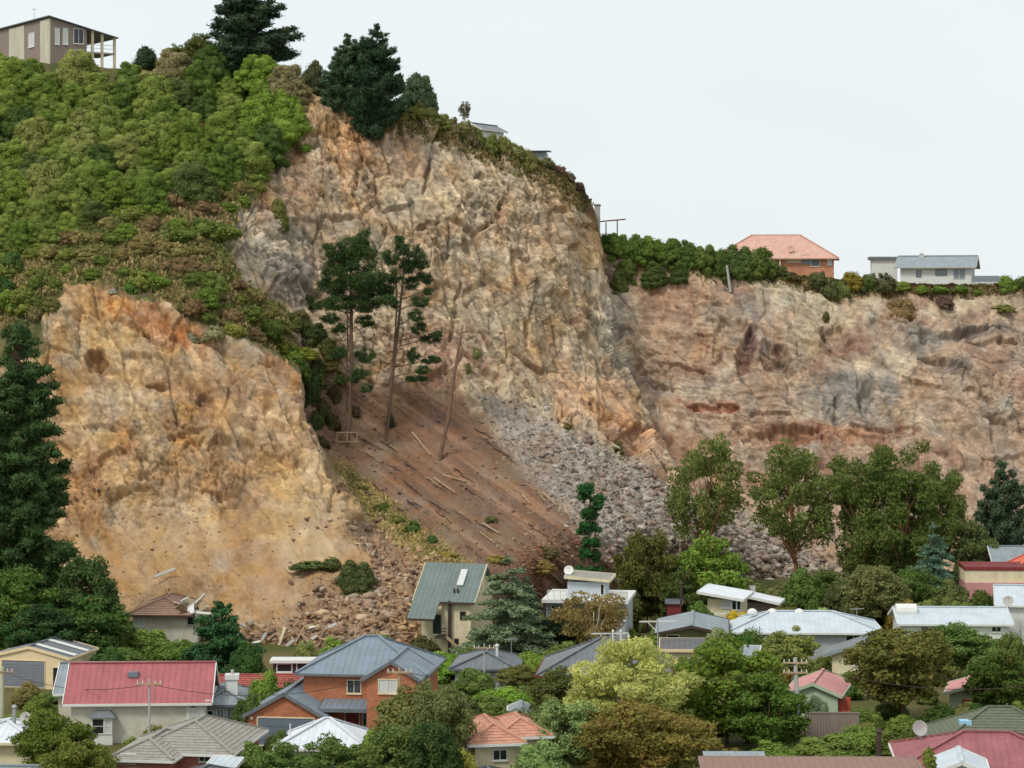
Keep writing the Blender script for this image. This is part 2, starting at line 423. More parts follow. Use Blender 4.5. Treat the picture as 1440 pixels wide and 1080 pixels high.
# ---- rock colours (sRGB picks)
def blend(C, col, w):
    return C * (1 - w[..., None]) + np.array(col, float)[None, None, :] * w[..., None]
n_a = fbm(GPX / 42.0, GPY / 42.0, oct=5, seed=201); n_b = fbm(GPX / 22.0 + 9, GPY / 30.0, oct=5, seed=202); n_c = fbm(GPX / 9.0, GPY / 12.0, oct=4, seed=203)
C = np.zeros(V0.shape) + np.array([200, 170, 130.0])
C = blend(C, (214, 190, 150), sstep(0.0, 0.5, n_a) * 0.8)
C = blend(C, (184, 142, 96), sstep(0.05, 0.5, -n_a) * 0.8)
C = blend(C, (182, 164, 138), sstep(0.12, 0.45, n_b) * 0.6)
C = blend(C, (168, 122, 92), sstep(0.2, 0.5, -n_b) * 0.55)
# right hand cliff: greyer, pinker
Rr = np.zeros(V0.shape) + np.array([184, 152, 122.0])
Rr = blend(Rr, (212, 192, 156), sstep(0.1, 0.45, n_a + 0.5 * sstep(470, 400, GPY)) * 0.8)
Rr = blend(Rr, (160, 142, 124), sstep(0.08, 0.42, n_b) * 0.65)
Rr = blend(Rr, (148, 106, 86), sstep(0.1, 0.45, -n_b) * 0.7)
Rr = Rr * 1.04
C = C * (1 - rightw[..., None]) + Rr * rightw[..., None]
# spur: ochre earth
S = np.zeros(V0.shape) + np.array([194, 154, 104.0])
S = blend(S, (212, 176, 124), sstep(0.0, 0.45, n_a) * 0.7)
S = blend(S, (187, 139, 84), sstep(0.05, 0.45, -n_a) * 0.8)
S = blend(S, (176, 160, 138), sstep(0.22, 0.5, n_b) * 0.5)
S = blend(S, (164, 114, 68), sstep(0.15, 0.4, -n_b) * 0.6)
C = C * (1 - spurw[..., None]) + S * spurw[..., None]
PATCH = [ # px, py, rx, ry, tilt, colour, strength; several darken the carved hollows
    (470, 170, 60, 40, 20, (206, 150, 84), 0.8), (500, 220, 50, 60, 20, (190, 132, 82), 0.6), (420, 240, 30, 90, 5, (188, 134, 92), 0.7), (560, 230, 30, 30, 0, (170, 120, 84), 0.5),
    (790, 270, 45, 40, 20, (206, 154, 92), 0.7), (830, 350, 22, 40, 0, (210, 160, 96), 0.7), (740, 330, 40, 70, 0, (212, 180, 140), 0.5), (680, 450, 70, 50, 0, (205, 188, 152), 0.6),
    (620, 200, 40, 40, 20, (176, 168, 152), 0.5), (560, 290, 40, 20, -10, (186, 176, 158), 0.5), (395, 350, 60, 60, 0, (168, 158, 142), 0.85), (420, 400, 40, 50, 0, (150, 142, 132), 0.6), (345, 270, 26, 60, 10, (190, 182, 160), 0.6),
    (620, 490, 70, 40, 20, (190, 132, 104), 0.75), (590, 560, 90, 40, 15, (184, 130, 100), 0.6), (820, 560, 70, 42, 15, (212, 156, 108), 0.85), (870, 590, 40, 40, 25, (202, 142, 98), 0.8), (920, 620, 30, 40, 30, (180, 124, 88), 0.7), (770, 520, 60, 24, 5, (196, 158, 122), 0.7),
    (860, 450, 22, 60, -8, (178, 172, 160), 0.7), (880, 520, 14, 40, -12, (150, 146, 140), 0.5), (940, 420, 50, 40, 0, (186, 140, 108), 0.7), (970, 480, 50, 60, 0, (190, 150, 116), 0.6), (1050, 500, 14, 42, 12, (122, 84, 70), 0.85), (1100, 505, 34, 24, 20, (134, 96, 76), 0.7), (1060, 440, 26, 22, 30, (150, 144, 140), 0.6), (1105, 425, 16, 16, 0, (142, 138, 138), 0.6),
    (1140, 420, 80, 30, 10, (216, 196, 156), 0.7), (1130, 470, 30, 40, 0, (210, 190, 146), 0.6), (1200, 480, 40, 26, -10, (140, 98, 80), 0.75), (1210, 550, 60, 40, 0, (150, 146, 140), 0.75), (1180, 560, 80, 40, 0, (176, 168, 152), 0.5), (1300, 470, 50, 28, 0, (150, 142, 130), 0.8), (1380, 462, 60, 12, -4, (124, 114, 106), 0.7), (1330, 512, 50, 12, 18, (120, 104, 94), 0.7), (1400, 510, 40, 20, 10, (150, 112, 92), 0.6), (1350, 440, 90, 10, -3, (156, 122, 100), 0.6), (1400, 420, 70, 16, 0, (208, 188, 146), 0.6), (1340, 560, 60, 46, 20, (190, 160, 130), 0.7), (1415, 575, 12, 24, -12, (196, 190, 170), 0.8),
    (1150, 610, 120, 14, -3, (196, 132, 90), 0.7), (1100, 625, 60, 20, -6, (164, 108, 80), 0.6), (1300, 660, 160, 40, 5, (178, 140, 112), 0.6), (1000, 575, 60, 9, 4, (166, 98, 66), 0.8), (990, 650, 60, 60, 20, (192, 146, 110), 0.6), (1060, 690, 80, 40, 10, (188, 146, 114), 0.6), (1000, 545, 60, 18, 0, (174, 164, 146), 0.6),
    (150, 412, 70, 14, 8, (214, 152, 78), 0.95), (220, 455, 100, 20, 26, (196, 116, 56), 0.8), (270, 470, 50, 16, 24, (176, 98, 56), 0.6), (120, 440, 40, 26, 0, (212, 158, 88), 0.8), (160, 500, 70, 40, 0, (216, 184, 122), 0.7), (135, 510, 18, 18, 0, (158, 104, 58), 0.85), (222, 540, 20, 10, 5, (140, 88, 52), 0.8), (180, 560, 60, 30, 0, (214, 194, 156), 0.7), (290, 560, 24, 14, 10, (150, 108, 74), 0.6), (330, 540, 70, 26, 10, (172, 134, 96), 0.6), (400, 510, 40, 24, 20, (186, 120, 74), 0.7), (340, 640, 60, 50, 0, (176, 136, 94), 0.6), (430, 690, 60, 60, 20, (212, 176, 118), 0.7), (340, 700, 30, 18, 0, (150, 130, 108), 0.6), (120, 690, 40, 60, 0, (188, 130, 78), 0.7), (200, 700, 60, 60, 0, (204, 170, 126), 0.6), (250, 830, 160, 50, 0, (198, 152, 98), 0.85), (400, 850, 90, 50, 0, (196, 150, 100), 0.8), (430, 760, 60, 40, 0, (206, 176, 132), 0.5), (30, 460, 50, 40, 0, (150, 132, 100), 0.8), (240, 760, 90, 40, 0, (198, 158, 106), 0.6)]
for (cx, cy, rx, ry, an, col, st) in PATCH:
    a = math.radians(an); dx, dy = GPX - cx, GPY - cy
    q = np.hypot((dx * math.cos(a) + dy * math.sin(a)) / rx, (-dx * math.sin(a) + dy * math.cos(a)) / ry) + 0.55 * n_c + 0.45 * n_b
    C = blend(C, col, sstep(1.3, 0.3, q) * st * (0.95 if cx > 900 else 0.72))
# tone per joint block
C = C * (1 + rocky * hard * (0.14 * (c2 - 0.5) + 0.26 * (c3 - 0.5) + 0.26 * (c4 - 0.5) + 0.08 * (c1 - 0.5)))[..., None]
C = C * (1 + 0.10 * n_c * rocky)[..., None]
# scree, talus, rubble, grass, vegetated ground
sc = np.zeros(V0.shape) + np.array([148, 106, 78.0])
sc = blend(sc, (128, 96, 74), sstep(0.0, 0.35, rill) * 0.85)
sc = blend(sc, (172, 130, 96), sstep(0.0, 0.4, -rill) * 0.8)
sc = blend(sc, (150, 132, 112), sstep(0.2, 0.5, n_b) * 0.5)
C = C * (1 - Zn['scree'][..., None]) + sc * Zn['scree'][..., None]
C = blend(C, (150, 142, 96), Zn['scree'] * sstep(0.15, 0.45, n_a + 0.25 * sstep(560, 640, GPX) * 0) * 0.25)
ta = blend(np.zeros(V0.shape) + np.array([172, 158, 142.0]), (160, 136, 116), sstep(0, .5, n_b))
ta = ta * (1 + 0.3 * (c4 - 0.5))[..., None]
C = C * (1 - Zn['talus'][..., None]) + ta * Zn['talus'][..., None]
ru_ = blend(np.zeros(V0.shape) + np.array([184, 146, 106.0]), (160, 124, 94), sstep(0, .5, n_b))
C = C * (1 - 0.9 * Zn['rubble'][..., None]) + ru_ * 0.9 * Zn['rubble'][..., None]
C = blend(C, (196, 176, 108), Zn['grass'] * (0.6 + 0.4 * sstep(-.2, .3, n_c)))
ve = np.zeros(V0.shape) + np.array([104, 98, 58.0])
ve = blend(ve, (150, 124, 78), sstep(-0.1, 0.4, n_b) * 0.8)
ve = blend(ve, (78, 92, 44), sstep(0.0, 0.4, n_a) * 0.7)
C = C * (1 - Zn['veg'][..., None]) + ve * Zn['veg'][..., None]
# turf lip along the cliff top
lip = sstep(16, 3, GPY - TOPY[None, :] + 7 * n_c) * (GPX > 560)
C = blend(C, (124, 100, 62), lip * 0.8)
gray = C.mean(-1, keepdims=True)
C = gray + (C - gray) * SATUR
ALB = s2l(np.clip(C, 0, 255)) * 0.80

# plateau behind the skyline: flat ground that runs back, then falls away
back = []
for k, (dy, dz) in enumerate([(4, 0.15), (12, 0.0), (40, -1.5), (90, -8), (200, -40), (320, -75)]):
    r = V1[0].copy(); r[:, 0] *= 1 + dy / r[:, 1]; r[:, 1] += dy; r[:, 2] = np.maximum(r[:, 2] + dz, -2.0)
    back.insert(0, r)
nb = len(back)
VALL = np.concatenate([np.array(back), V1], 0)
CALL = np.concatenate([np.repeat(ALB[:1] * 0 + s2l((110, 104, 62)) * 0.8, nb, 0), ALB], 0)
NRt, NC = VALL.shape[:2]
idx = np.arange(NRt * NC).reshape(NRt, NC)
QUADS = np.stack([idx[:-1, :-1], idx[1:, :-1], idx[1:, 1:], idx[:-1, 1:]], -1)
# split by zone so that every landform is its own piece of the setting
zid = np.zeros((NRt, NC), int)            # 0 rock face
zfull = lambda n: np.concatenate([np.repeat(Zn[n][:1] * 0, nb, 0), Zn[n]], 0)
zid[zfull('spur') > 0.5] = 1
zid[zfull('right') > 0.5] = 2
zid[zfull('scree') > 0.5] = 3
zid[zfull('talus') > 0.5] = 4
zid[zfull('veg') > 0.5] = 5
zid[:nb] = 6
fz = zid[:-1, :-1].copy()
fz[nb - 1] = 6
M_rock = rock_mat('rock'); M_soil = rock_mat('soil', 1.6, 0.4)
ZNAMES = [('cliff_face', 'tall fractured tan rock face in the centre', M_rock), ('slumped_bluff', 'ochre landslip face at lower left', M_rock), ('far_cliff', 'grey and brown rock cliff on the right', M_rock), ('scree_slope', 'reddish brown bare earth slope in the gully', M_soil), ('talus_slope', 'grey rockfall slope below the cliff', M_rock), ('hillside', 'bush covered hillside at upper left', M_soil), ('hilltop', 'flat land behind the cliff edge', M_soil)]
VF = VALL.reshape(-1, 3); CF = CALL.reshape(-1, 3)
for k, (nm, lb, mt) in enumerate(ZNAMES):
    q = QUADS[fz == k]
    if not len(q): continue
    u, inv = np.unique(q, return_inverse=True)
    me = mesh_np(nm, VF[u], inv.reshape(-1, 4), cols=CF[u], smooth=(k == 6))
    tag(obj(nm, me, mat=mt), lb, 'terrain', kind='structure')

def surf(px, py):
    """displaced terrain point under a photo pixel, and its normal"""
    c = int(np.clip(round((px - XS[0]) / STEP), 0, len(XS) - 1))
    t = (py - TOPY[c]) / (BOTY[c] - TOPY[c])
    r = int(np.clip(round(t * (NR - 1)), 0, NR - 1))
    return Vector(V1[r, c]), Vector(Nn[r, c])

# ground: one sheet to the horizon
def ground_mat():
    m, t, b = new_mat('ground')
    tcn = t.nodes.new('ShaderNodeTexCoord')
    n1 = t.nodes.new('ShaderNodeTexNoise'); n1.inputs['Scale'].default_value = 0.09; n1.inputs['Detail'].default_value = 8
    t.links.new(tcn.outputs['Object'], n1.inputs['Vector'])
    r = t.nodes.new('ShaderNodeValToRGB')
    e = r.color_ramp.elements; e[0].position = 0.35; e[0].color = (*(s2l((92, 100, 52)) * 0.7), 1); e[1].position = 0.65; e[1].color = (*(s2l((128, 112, 80)) * 0.7), 1)
    t.links.new(n1.outputs['Fac'], r.inputs[0]); t.links.new(r.outputs[0], b.inputs['Base Color'])
    b.inputs['Roughness'].default_value = 0.95; b.inputs['Specular IOR Level'].default_value = 0.1
    return m
gm = mesh_np('ground', [(-6000, -300, 0), (6000, -300, 0), (6000, 12000, 0), (-6000, 12000, 0)], [(0, 1, 2, 3)])
tag(obj('ground', gm, mat=ground_mat()), 'flat suburban ground below the cliffs', 'ground', kind='structure')
# ------------------------------------------------------------------ VEGETATION
def leaf_mat(name='leaves', trans=0.25):
    m, t, b = new_mat(name)
    oi = t.nodes.new('ShaderNodeObjectInfo')
    at = t.nodes.new('ShaderNodeAttribute'); at.attribute_name = 'tint'
    hs = t.nodes.new('ShaderNodeHueSaturation')
    t.links.new(oi.outputs['Color'], hs.inputs['Color'])
    mv = t.nodes.new('ShaderNodeMapRange'); mv.inputs[3].default_value = 0.6; mv.inputs[4].default_value = 1.45
    t.links.new(at.outputs['Fac'], mv.inputs[0]); t.links.new(mv.outputs[0], hs.inputs['Value'])
    mh = t.nodes.new('ShaderNodeMapRange'); mh.inputs[3].default_value = 0.503; mh.inputs[4].default_value = 0.484
    t.links.new(at.outputs['Fac'], mh.inputs[0]); t.links.new(mh.outputs[0], hs.inputs['Hue'])
    a2 = t.nodes.new('ShaderNodeAttribute'); a2.attribute_name = 'dry'
    mx = t.nodes.new('ShaderNodeMix'); mx.data_type = 'RGBA'
    t.links.new(a2.outputs['Fac'], mx.inputs[0])
    t.links.new(hs.outputs[0], mx.inputs[6]); mx.inputs[7].default_value = (*(s2l((150, 112, 62)) * 0.7), 1)
    t.links.new(mx.outputs[2], b.inputs['Base Color'])
    b.inputs['Roughness'].default_value = 0.62; b.inputs['Specular IOR Level'].default_value = 0.06
    tr = t.nodes.new('ShaderNodeBsdfTranslucent'); t.links.new(mx.outputs[2], tr.inputs['Color'])
    ms = t.nodes.new('ShaderNodeMixShader'); ms.inputs[0].default_value = trans
    out = t.nodes['Material Output']
    t.links.new(b.outputs[0], ms.inputs[1]); t.links.new(tr.outputs[0], ms.inputs[2]); t.links.new(ms.outputs[0], out.inputs['Surface'])
    return m
M_leaf = leaf_mat('leaves', 0.34)
M_needle = leaf_mat('needles', 0.08)
M_bark = plain('bark', (112, 92, 76), 0.95, 0.35, 3.0, 0.8, 8.0, spec=0.1, stretch=(1, 1, 0.25))
M_bark_pale = plain('pale_bark', (196, 184, 164), 0.9, 0.3, 3.0, 0.5, 8.0, spec=0.1, stretch=(1, 1, 0.3))
M_bark_red = plain('red_bark', (156, 112, 84), 0.95, 0.35, 3.0, 0.8, 8.0, spec=0.1, stretch=(1, 1, 0.25))

def unit(v): return v / (np.linalg.norm(v, axis=-1, keepdims=True) + 1e-9)

def leaf_cloud(clumps, leaf=(0.26, 0.20), cover=1.3, jitter=0.55, up=0.25, radial=0.0, shell=(0.72, 1.06), droop=0.0, dry=0.06, core=0.66, rng=None, lump=0.18):
    """leaf sized quads on the skins of many ellipsoid clumps; clumps = [(cx,cy,cz, rx,ry,rz)]"""
    rng = rng or RNG
    VV, FF, TT, DD = [], [], [], []; base = 0
    for (cx, cy, cz, rx, ry, rz) in clumps:
        area = 4 * math.pi * ((rx * ry) ** 1.6 / 3 + (rx * rz) ** 1.6 / 3 + (ry * rz) ** 1.6 / 3) ** (1 / 1.6)
        n = max(6, int(area / (leaf[0] * leaf[1] * 0.6) * cover))
        d = unit(rng.normal(size=(n, 3)))
        r = rng.uniform(shell[0], shell[1], n)[:, None]
        lum = 1 + lump * np.sin(d[:, :1] * 5.1 + cx * 3) * np.sin(d[:, 1:2] * 4.7 + cy * 2) + lump * np.sin(d[:, 2:3] * 6.3 + cz)
        p = d * r * lum * np.array([rx, ry, rz]) + np.array([cx, cy, cz])
        nrm = unit(unit(d / np.array([rx, ry, rz])) + jitter * rng.normal(size=(n, 3)) + np.array([0, 0, up]))
        a = unit(np.cross(nrm, unit(rng.normal(size=(n, 3)))))
        if droop: a = unit(a + np.array([0, 0, -droop]))
        if radial: a = unit(a * (1 - radial) + d * radial + np.array([0, 0, 0.15 * radial]))
        b = unit(np.cross(nrm, a))
        s = rng.uniform(0.65, 1.3, n)[:, None]
        L, Wd = leaf[0] * s * 0.5, leaf[1] * s * 0.5
        q = np.stack([p - a * L, p - b * Wd + a * L * 0.15, p + a * L, p + b * Wd + a * L * 0.15], 1)
        VV.append(q.reshape(-1, 3)); FF.append(np.arange(base, base + 4 * n).reshape(n, 4)); base += 4 * n
        ct = rng.uniform(0.3, 0.7)
        TT.append(np.repeat(np.clip(ct + rng.normal(0, 0.15, n), 0, 1), 4))
        dd = np.where(rng.random(n) < dry * rng.uniform(0, 2), rng.uniform(0.3, 0.9, n), 0)
        DD.append(np.repeat(dd, 4))
        if core:                                  # added opaque core, stops light leaking through and fills the clump
            nu, nv = 7, 5
            th = np.linspace(0, 2 * math.pi, nu, endpoint=False); ph = np.linspace(0.25, math.pi - 0.25, nv)
            g = np.array([[math.sin(f) * math.cos(h), math.sin(f) * math.sin(h), math.cos(f)] for f in ph for h in th])
            g = g * (core * (1 + 0.18 * rng.normal(size=(len(g), 1)))) * np.array([rx, ry, rz]) + np.array([cx, cy, cz])
            fs = [[base + i * nu + j, base + i * nu + (j + 1) % nu, base + (i + 1) * nu + (j + 1) % nu, base + (i + 1) * nu + j] for i in range(nv - 1) for j in range(nu)]
            VV.append(g); FF.append(np.array(fs)); base += len(g)
            TT.append(np.full(len(g), ct)); DD.append(np.zeros(len(g)))
    return np.concatenate(VV), np.concatenate(FF), np.concatenate(TT), np.concatenate(DD)

def tubes(paths, sides=6):
    """paths: list of (points, radii); returns verts, quads"""
    VV, FF = [], []; base = 0
    for pts, rad in paths:
        pts = [Vector(p) for p in pts]; n = len(pts)
        for i, p in enumerate(pts):
            t = (pts[min(i + 1, n - 1)] - pts[max(i - 1, 0)]).normalized()
            x = t.cross(Vector((0.31, 0.9, 0.1))).normalized(); y = t.cross(x)
            for k in range(sides):
                h = 2 * math.pi * k / sides
                VV.append(p + (x * math.cos(h) + y * math.sin(h)) * rad[i])
        for i in range(n - 1):
            for k in range(sides):
                FF.append((base + i * sides + k, base + i * sides + (k + 1) % sides, base + (i + 1) * sides + (k + 1) % sides, base + (i + 1) * sides + k))
        FF.append(tuple(base + (n - 1) * sides + k for k in (0, 1, 2, 3))); FF.append((base + (n - 1) * sides, base + (n - 1) * sides + 3, base + (n - 1) * sides + 4, base + (n - 1) * sides + 5))
        base += n * sides
    return np.array([tuple(v) for v in VV]), np.array(FF)

def bent(p0, p1, r0, r1, n=5, wob=0.06, rng=random):
    p0, p1 = Vector(p0), Vector(p1); L = (p1 - p0).length
    pts, rad = [], []
    for i in range(n):
        t = i / (n - 1)
        w = wob * L * math.sin(math.pi * t)
        pts.append(p0.lerp(p1, t) + Vector((rng.uniform(-w, w), rng.uniform(-w, w), rng.uniform(-w, w) * 0.4)))
        rad.append(r0 + (r1 - r0) * t)
    return pts, rad

PROTO = {}
def proto(kind, crown, trunk, mats):
    cv, cf, ct, cd = crown
    cm = mesh_np(kind + '_crown', cv, cf, {'tint': ct, 'dry': cd}); cm.materials.append(mats[0])
    tm = None
    if trunk:
        tv, tf = tubes(trunk); tm = mesh_np(kind + '_trunk', tv, tf, smooth=True); tm.materials.append(mats[1])
    PROTO[kind] = (cm, tm)

# every prototype is modelled with height 1 x width 1 at real leaf scale by building at nominal size (w,h) then normalising
def norm(crown, trunk, w, h):
    v = crown[0] / np.array([w, w, h])
    return (v,) + crown[1:], [([Vector((p[0] / w, p[1] / w, p[2] / h)) for p in pts], [r / w for r in rad]) for pts, rad in (trunk or [])]

def make_bush(kind, seed, w=4.5, h=3.6, leaf=(0.30, 0.22), cover=1.1, nc=26, dry=0.05, jitter=0.5, flat=1.0, open_=0.0, rr_=(0.17, 0.30)):
    rg = np.random.default_rng(seed); cl = []
    for i in range(nc):
        a, e = rg.uniform(0, 6.283), rg.uniform(0.02, 1.0)
        rr = math.sqrt(max(0, 1 - (e * 0.95) ** 2)) * rg.uniform(0.8, 1.0)
        r = rg.uniform(*rr_) * w * 0.5 * (1 - open_ * 0.4)
        cl.append((math.cos(a) * rr * (w / 2 - r), math.sin(a) * rr * (w / 2 - r), max(0.1, e * (h - r) * rg.uniform(0.85, 1.0)), r * rg.uniform(0.9, 1.25), r * rg.uniform(0.9, 1.25), r * rg.uniform(0.75, 1.0) * flat))
    cl.append((0, 0, h * 0.40, w * 0.36, w * 0.36, h * 0.42))
    cr = leaf_cloud(cl, leaf, cover, jitter, dry=dry, rng=rg, up=0.35, core=0.8, lump=0.1)
    tr = [bent((0, 0, -0.4), (rg.uniform(-.3, .3), rg.uniform(-.3, .3), h * 0.5), 0.10, 0.05)]
    for k in range(3):
        a = rg.uniform(0, 6.28); tr.append(bent((0, 0, 0.1), (math.cos(a) * w * .28, math.sin(a) * w * .28, h * .6), 0.06, 0.02))
    c, t = norm(cr, tr, w, h); proto(kind, c, t, (M_leaf, M_bark))

def make_broad(kind, seed, w=9.0, h=10.0, leaf=(0.34, 0.24), cover=1.0, nc=60, dry=0.06, base=0.22, jitter=0.6, r0=(0.08, 0.20), bark=None, droop=0.0, lean=0.0, flat=0.8, core=0.35, top=1.0):
    rg = np.random.default_rng(seed); cl = []; tr = []
    zc = h * (1 + base) / 2; rz = h * (1 - base) / 2
    lob = [(rg.uniform(0, 6.28), rg.uniform(0.75, 1.12)) for _ in range(6)]
    for i in range(nc):
        d = unit(rg.normal(size=(1, 3)))[0]
        rho = rg.uniform(0.3, 1.12) ** 0.6
        az = math.atan2(d[1], d[0])
        f = 0.85 + 0.15 * max(math.cos(az - a) for a, s in lob)
        r = rg.uniform(*r0) * w * 0.62
        x, y, z = d[0] * rho * f * (w / 2 - r * .7), d[1] * rho * f * (w / 2 - r * .7), zc + d[2] * rho * (rz - r * .6) * (top if d[2] > 0 else 1)
        cl.append((x + lean * z, y, z, r * rg.uniform(.9, 1.35), r * rg.uniform(.9, 1.35), r * flat * rg.uniform(.8, 1.2)))
    trunk_top = Vector((lean * h * .7, 0, h * 0.72))
    tr.append(bent((0, 0, -0.5), trunk_top, 0.035 * h * .55, 0.03, 7, 0.03))
    for i in range(0, nc, max(1, nc // 14)):
        c = cl[i]; z0 = max(h * base * 0.7, c[2] * 0.45)
        tr.append(bent((lean * z0, 0, z0), (c[0] * .92, c[1] * .92, c[2]), 0.012 * h * .55, 0.025, 5, 0.06))
    cr = leaf_cloud(cl, leaf, cover, jitter, dry=dry, rng=rg, droop=droop, core=core)
    c, t = norm(cr, tr, w, h); proto(kind, c, t, (M_leaf, bark or M_bark))

def make_conifer(kind, seed, w=6.0, h=10.0, base=0.05, whorls=16, per=6, leaf=(0.34, 0.12), cover=1.1, power=0.9, rise=-0.05, tuft=0.2, dry=0.03, radial=0.45, ragged=0.25, bark=None, topr=0.05, flat=0.5, core=0.55):
    """whorls of branches with tufts along them; the outline is ragged"""
    rg = np.random.default_rng(seed); cl = []; tr = [bent((0, 0, -0.5), (0, 0, h * 0.985), 0.022 * h, 0.02, 8, 0.008)]
    for k in range(whorls):
        t = k / (whorls - 1)
        z0_ = h * (base + (0.97 - base) * t)
        R = (w / 2) * max(topr, (1 - t) ** power) * (1 if t > 0.08 else 0.8)
        for j in range(per if t < 0.85 else 3):
            a = rg.uniform(0, 6.28); L = R * rg.uniform(1 - ragged * 1.4, 1 + ragged * 0.35)
            z = z0_ + rg.uniform(-1.1, 1.1) * h / whorls * (1 if t < .9 else 0)
            dz = rise * L * rg.uniform(.5, 1.5) + rg.uniform(-.2, .2)
            tip = (math.cos(a) * L, math.sin(a) * L, z + dz)
            tr.append(bent((0, 0, z), tip, 0.006 * h + 0.01, 0.012, 4, 0.04))
            m = max(1, int(L / (tuft * w * 0.32)))
            for q in range(m):
                f = (q + 0.9) / m
                r = tuft * w * 0.5 * (0.5 + 0.5 * (1 - 0.5 * f)) * rg.uniform(0.7, 1.15) * (0.55 + 0.45 * (1 - t))
                cl.append((tip[0] * f, tip[1] * f, z + dz * f + 0.15 * r, r * 1.1, r * 1.1, r * flat))
    cl.append((0, 0, h * 0.985, topr * w * .35, topr * w * .35, h * .04))
    cr = leaf_cloud(cl, leaf, cover, 0.6, dry=dry, rng=rg, radial=radial, core=core, shell=(0.5, 1.1))
    c, t = norm(cr, tr, w, h); proto(kind, c, t, (M_needle, bark or M_bark))

def make_clumped(kind, seed, w, h, clumps, leaf, cover, paths, mats, radial=0.0, dry=0.05, jitter=0.6, core=0.6, sub=5, droop=0.0, subr=0.55, spread=0.62, shell=(0.72, 1.06)):
    """crown given as main clumps (x,y,z,r,rz) in metres, each broken up into smaller ones"""
    rg = np.random.default_rng(seed); cl = []
    for (x, y, z, r, rz) in clumps:
        for k in range(sub):
            d = unit(rg.normal(size=(1, 3)))[0]
            s = r * subr * rg.uniform(.75, 1.15)
            cl.append((x + d[0] * r * spread, y + d[1] * r * spread, z + d[2] * rz * spread, s, s, s * rz / r))
    cr = leaf_cloud(cl, leaf, cover, jitter, dry=dry, rng=rg, radial=radial, core=core, droop=droop, shell=shell)
    c, t = norm(cr, paths, w, h); proto(kind, c, t, mats)

for i in range(5): make_bush('bush%d' % i, 300 + i, w=5.0, h=4.1, nc=26 + 5 * i, leaf=(0.24, 0.17), cover=1.0, jitter=0.42, dry=0.02, rr_=(0.18, 0.34))
for i in range(4): make_bush('dome%d' % i, 310 + i, w=7.0, h=6.2, nc=46 + 8 * i, leaf=(0.20, 0.15), cover=0.95, jitter=0.32, dry=0.01, rr_=(0.12, 0.27))
for i in range(3): make_bush('scrub%d' % i, 330 + i, w=3.0, h=2.0, nc=16, leaf=(0.24, 0.15), dry=0.18, jitter=0.7, cover=0.9, open_=0.3, rr_=(0.2, 0.32))
for i in range(4): make_broad('broad%d' % i, 400 + i, nc=80 + 8 * i, dry=0.02 + 0.01 * i)
make_broad('dense0', 420, w=9, h=8.4, nc=100, base=0.10, leaf=(0.30, 0.22), cover=1.0)
make_broad('dense1', 421, w=8, h=8, nc=90, base=0.06, leaf=(0.30, 0.22), cover=1.0)
make_broad('willow', 430, w=9.5, h=9.5, nc=90, base=0.08, leaf=(0.36, 0.10), cover=1.0, jitter=0.9, droop=0.5, core=0.0, r0=(0.10, 0.19), dry=0.03, bark=M_bark_pale)
make_broad('autumn', 431, w=10, h=7, nc=90, base=0.06, leaf=(0.28, 0.18), cover=0.95, jitter=0.9, dry=0.3, core=0.35, r0=(0.09, 0.17))
make_broad('fan', 432, w=8.2, h=8.3, nc=100, base=0.18, leaf=(0.34, 0.20), cover=0.9, jitter=0.75, dry=0.08, r0=(0.09, 0.17), flat=0.7, core=0.5, top=0.95)
make_broad('birch', 433, w=6.5, h=6.5, nc=55, base=0.30, leaf=(0.20, 0.13), cover=0.62, jitter=1.0, dry=0.3, core=0.0, r0=(0.10, 0.18), bark=M_bark_pale, droop=0.4)
make_broad('gum0', 440, w=8, h=14, nc=62, base=0.28, leaf=(0.42, 0.14), cover=0.75, jitter=0.9, dry=0.08, r0=(0.09, 0.17), droop=0.9, bark=M_bark_red, core=0.0, lean=0.03, flat=1.1)
make_broad('gum1', 441, w=9, h=16, nc=85, base=0.16, leaf=(0.42, 0.14), cover=0.8, jitter=0.9, dry=0.06, r0=(0.09, 0.17), droop=0.9, bark=M_bark_red, core=0.25, flat=1.2)
make_broad('gum2', 442, w=9, h=15, nc=75, base=0.30, leaf=(0.42, 0.14), cover=0.75, jitter=0.9, dry=0.08, r0=(0.09, 0.16), droop=0.9, bark=M_bark_red, core=0.0, lean=-0.02, flat=1.1)
make_conifer('spruce', 450, w=7.5, h=10.5, whorls=15, per=7, tuft=0.19, power=0.75, rise=-0.12)
make_conifer('cedar', 451, w=8.5, h=9.6, whorls=13, per=7, tuft=0.22, power=0.62, rise=-0.16, flat=0.34, leaf=(0.30, 0.12), ragged=0.3)
make_conifer('cypress', 452, w=6.2, h=6.4, whorls=12, per=7, tuft=0.24, power=0.7, rise=0.35, flat=0.9, radial=0.35, base=0.02, ragged=0.32)
make_conifer('bigpine', 454, w=12, h=30, whorls=34, per=9, tuft=0.22, power=0.36, rise=0.2, flat=0.7, radial=0.5, base=0.05, ragged=0.42, leaf=(0.5, 0.14), topr=0.28, cover=0.9, core=0.7)
make_conifer('pine_broad', 455, w=9.6, h=13, whorls=15, per=10, tuft=0.2, power=0.55, rise=0.42, flat=0.85, radial=0.5, base=0.0, ragged=0.42, leaf=(0.45, 0.13), topr=0.10, core=0.65)

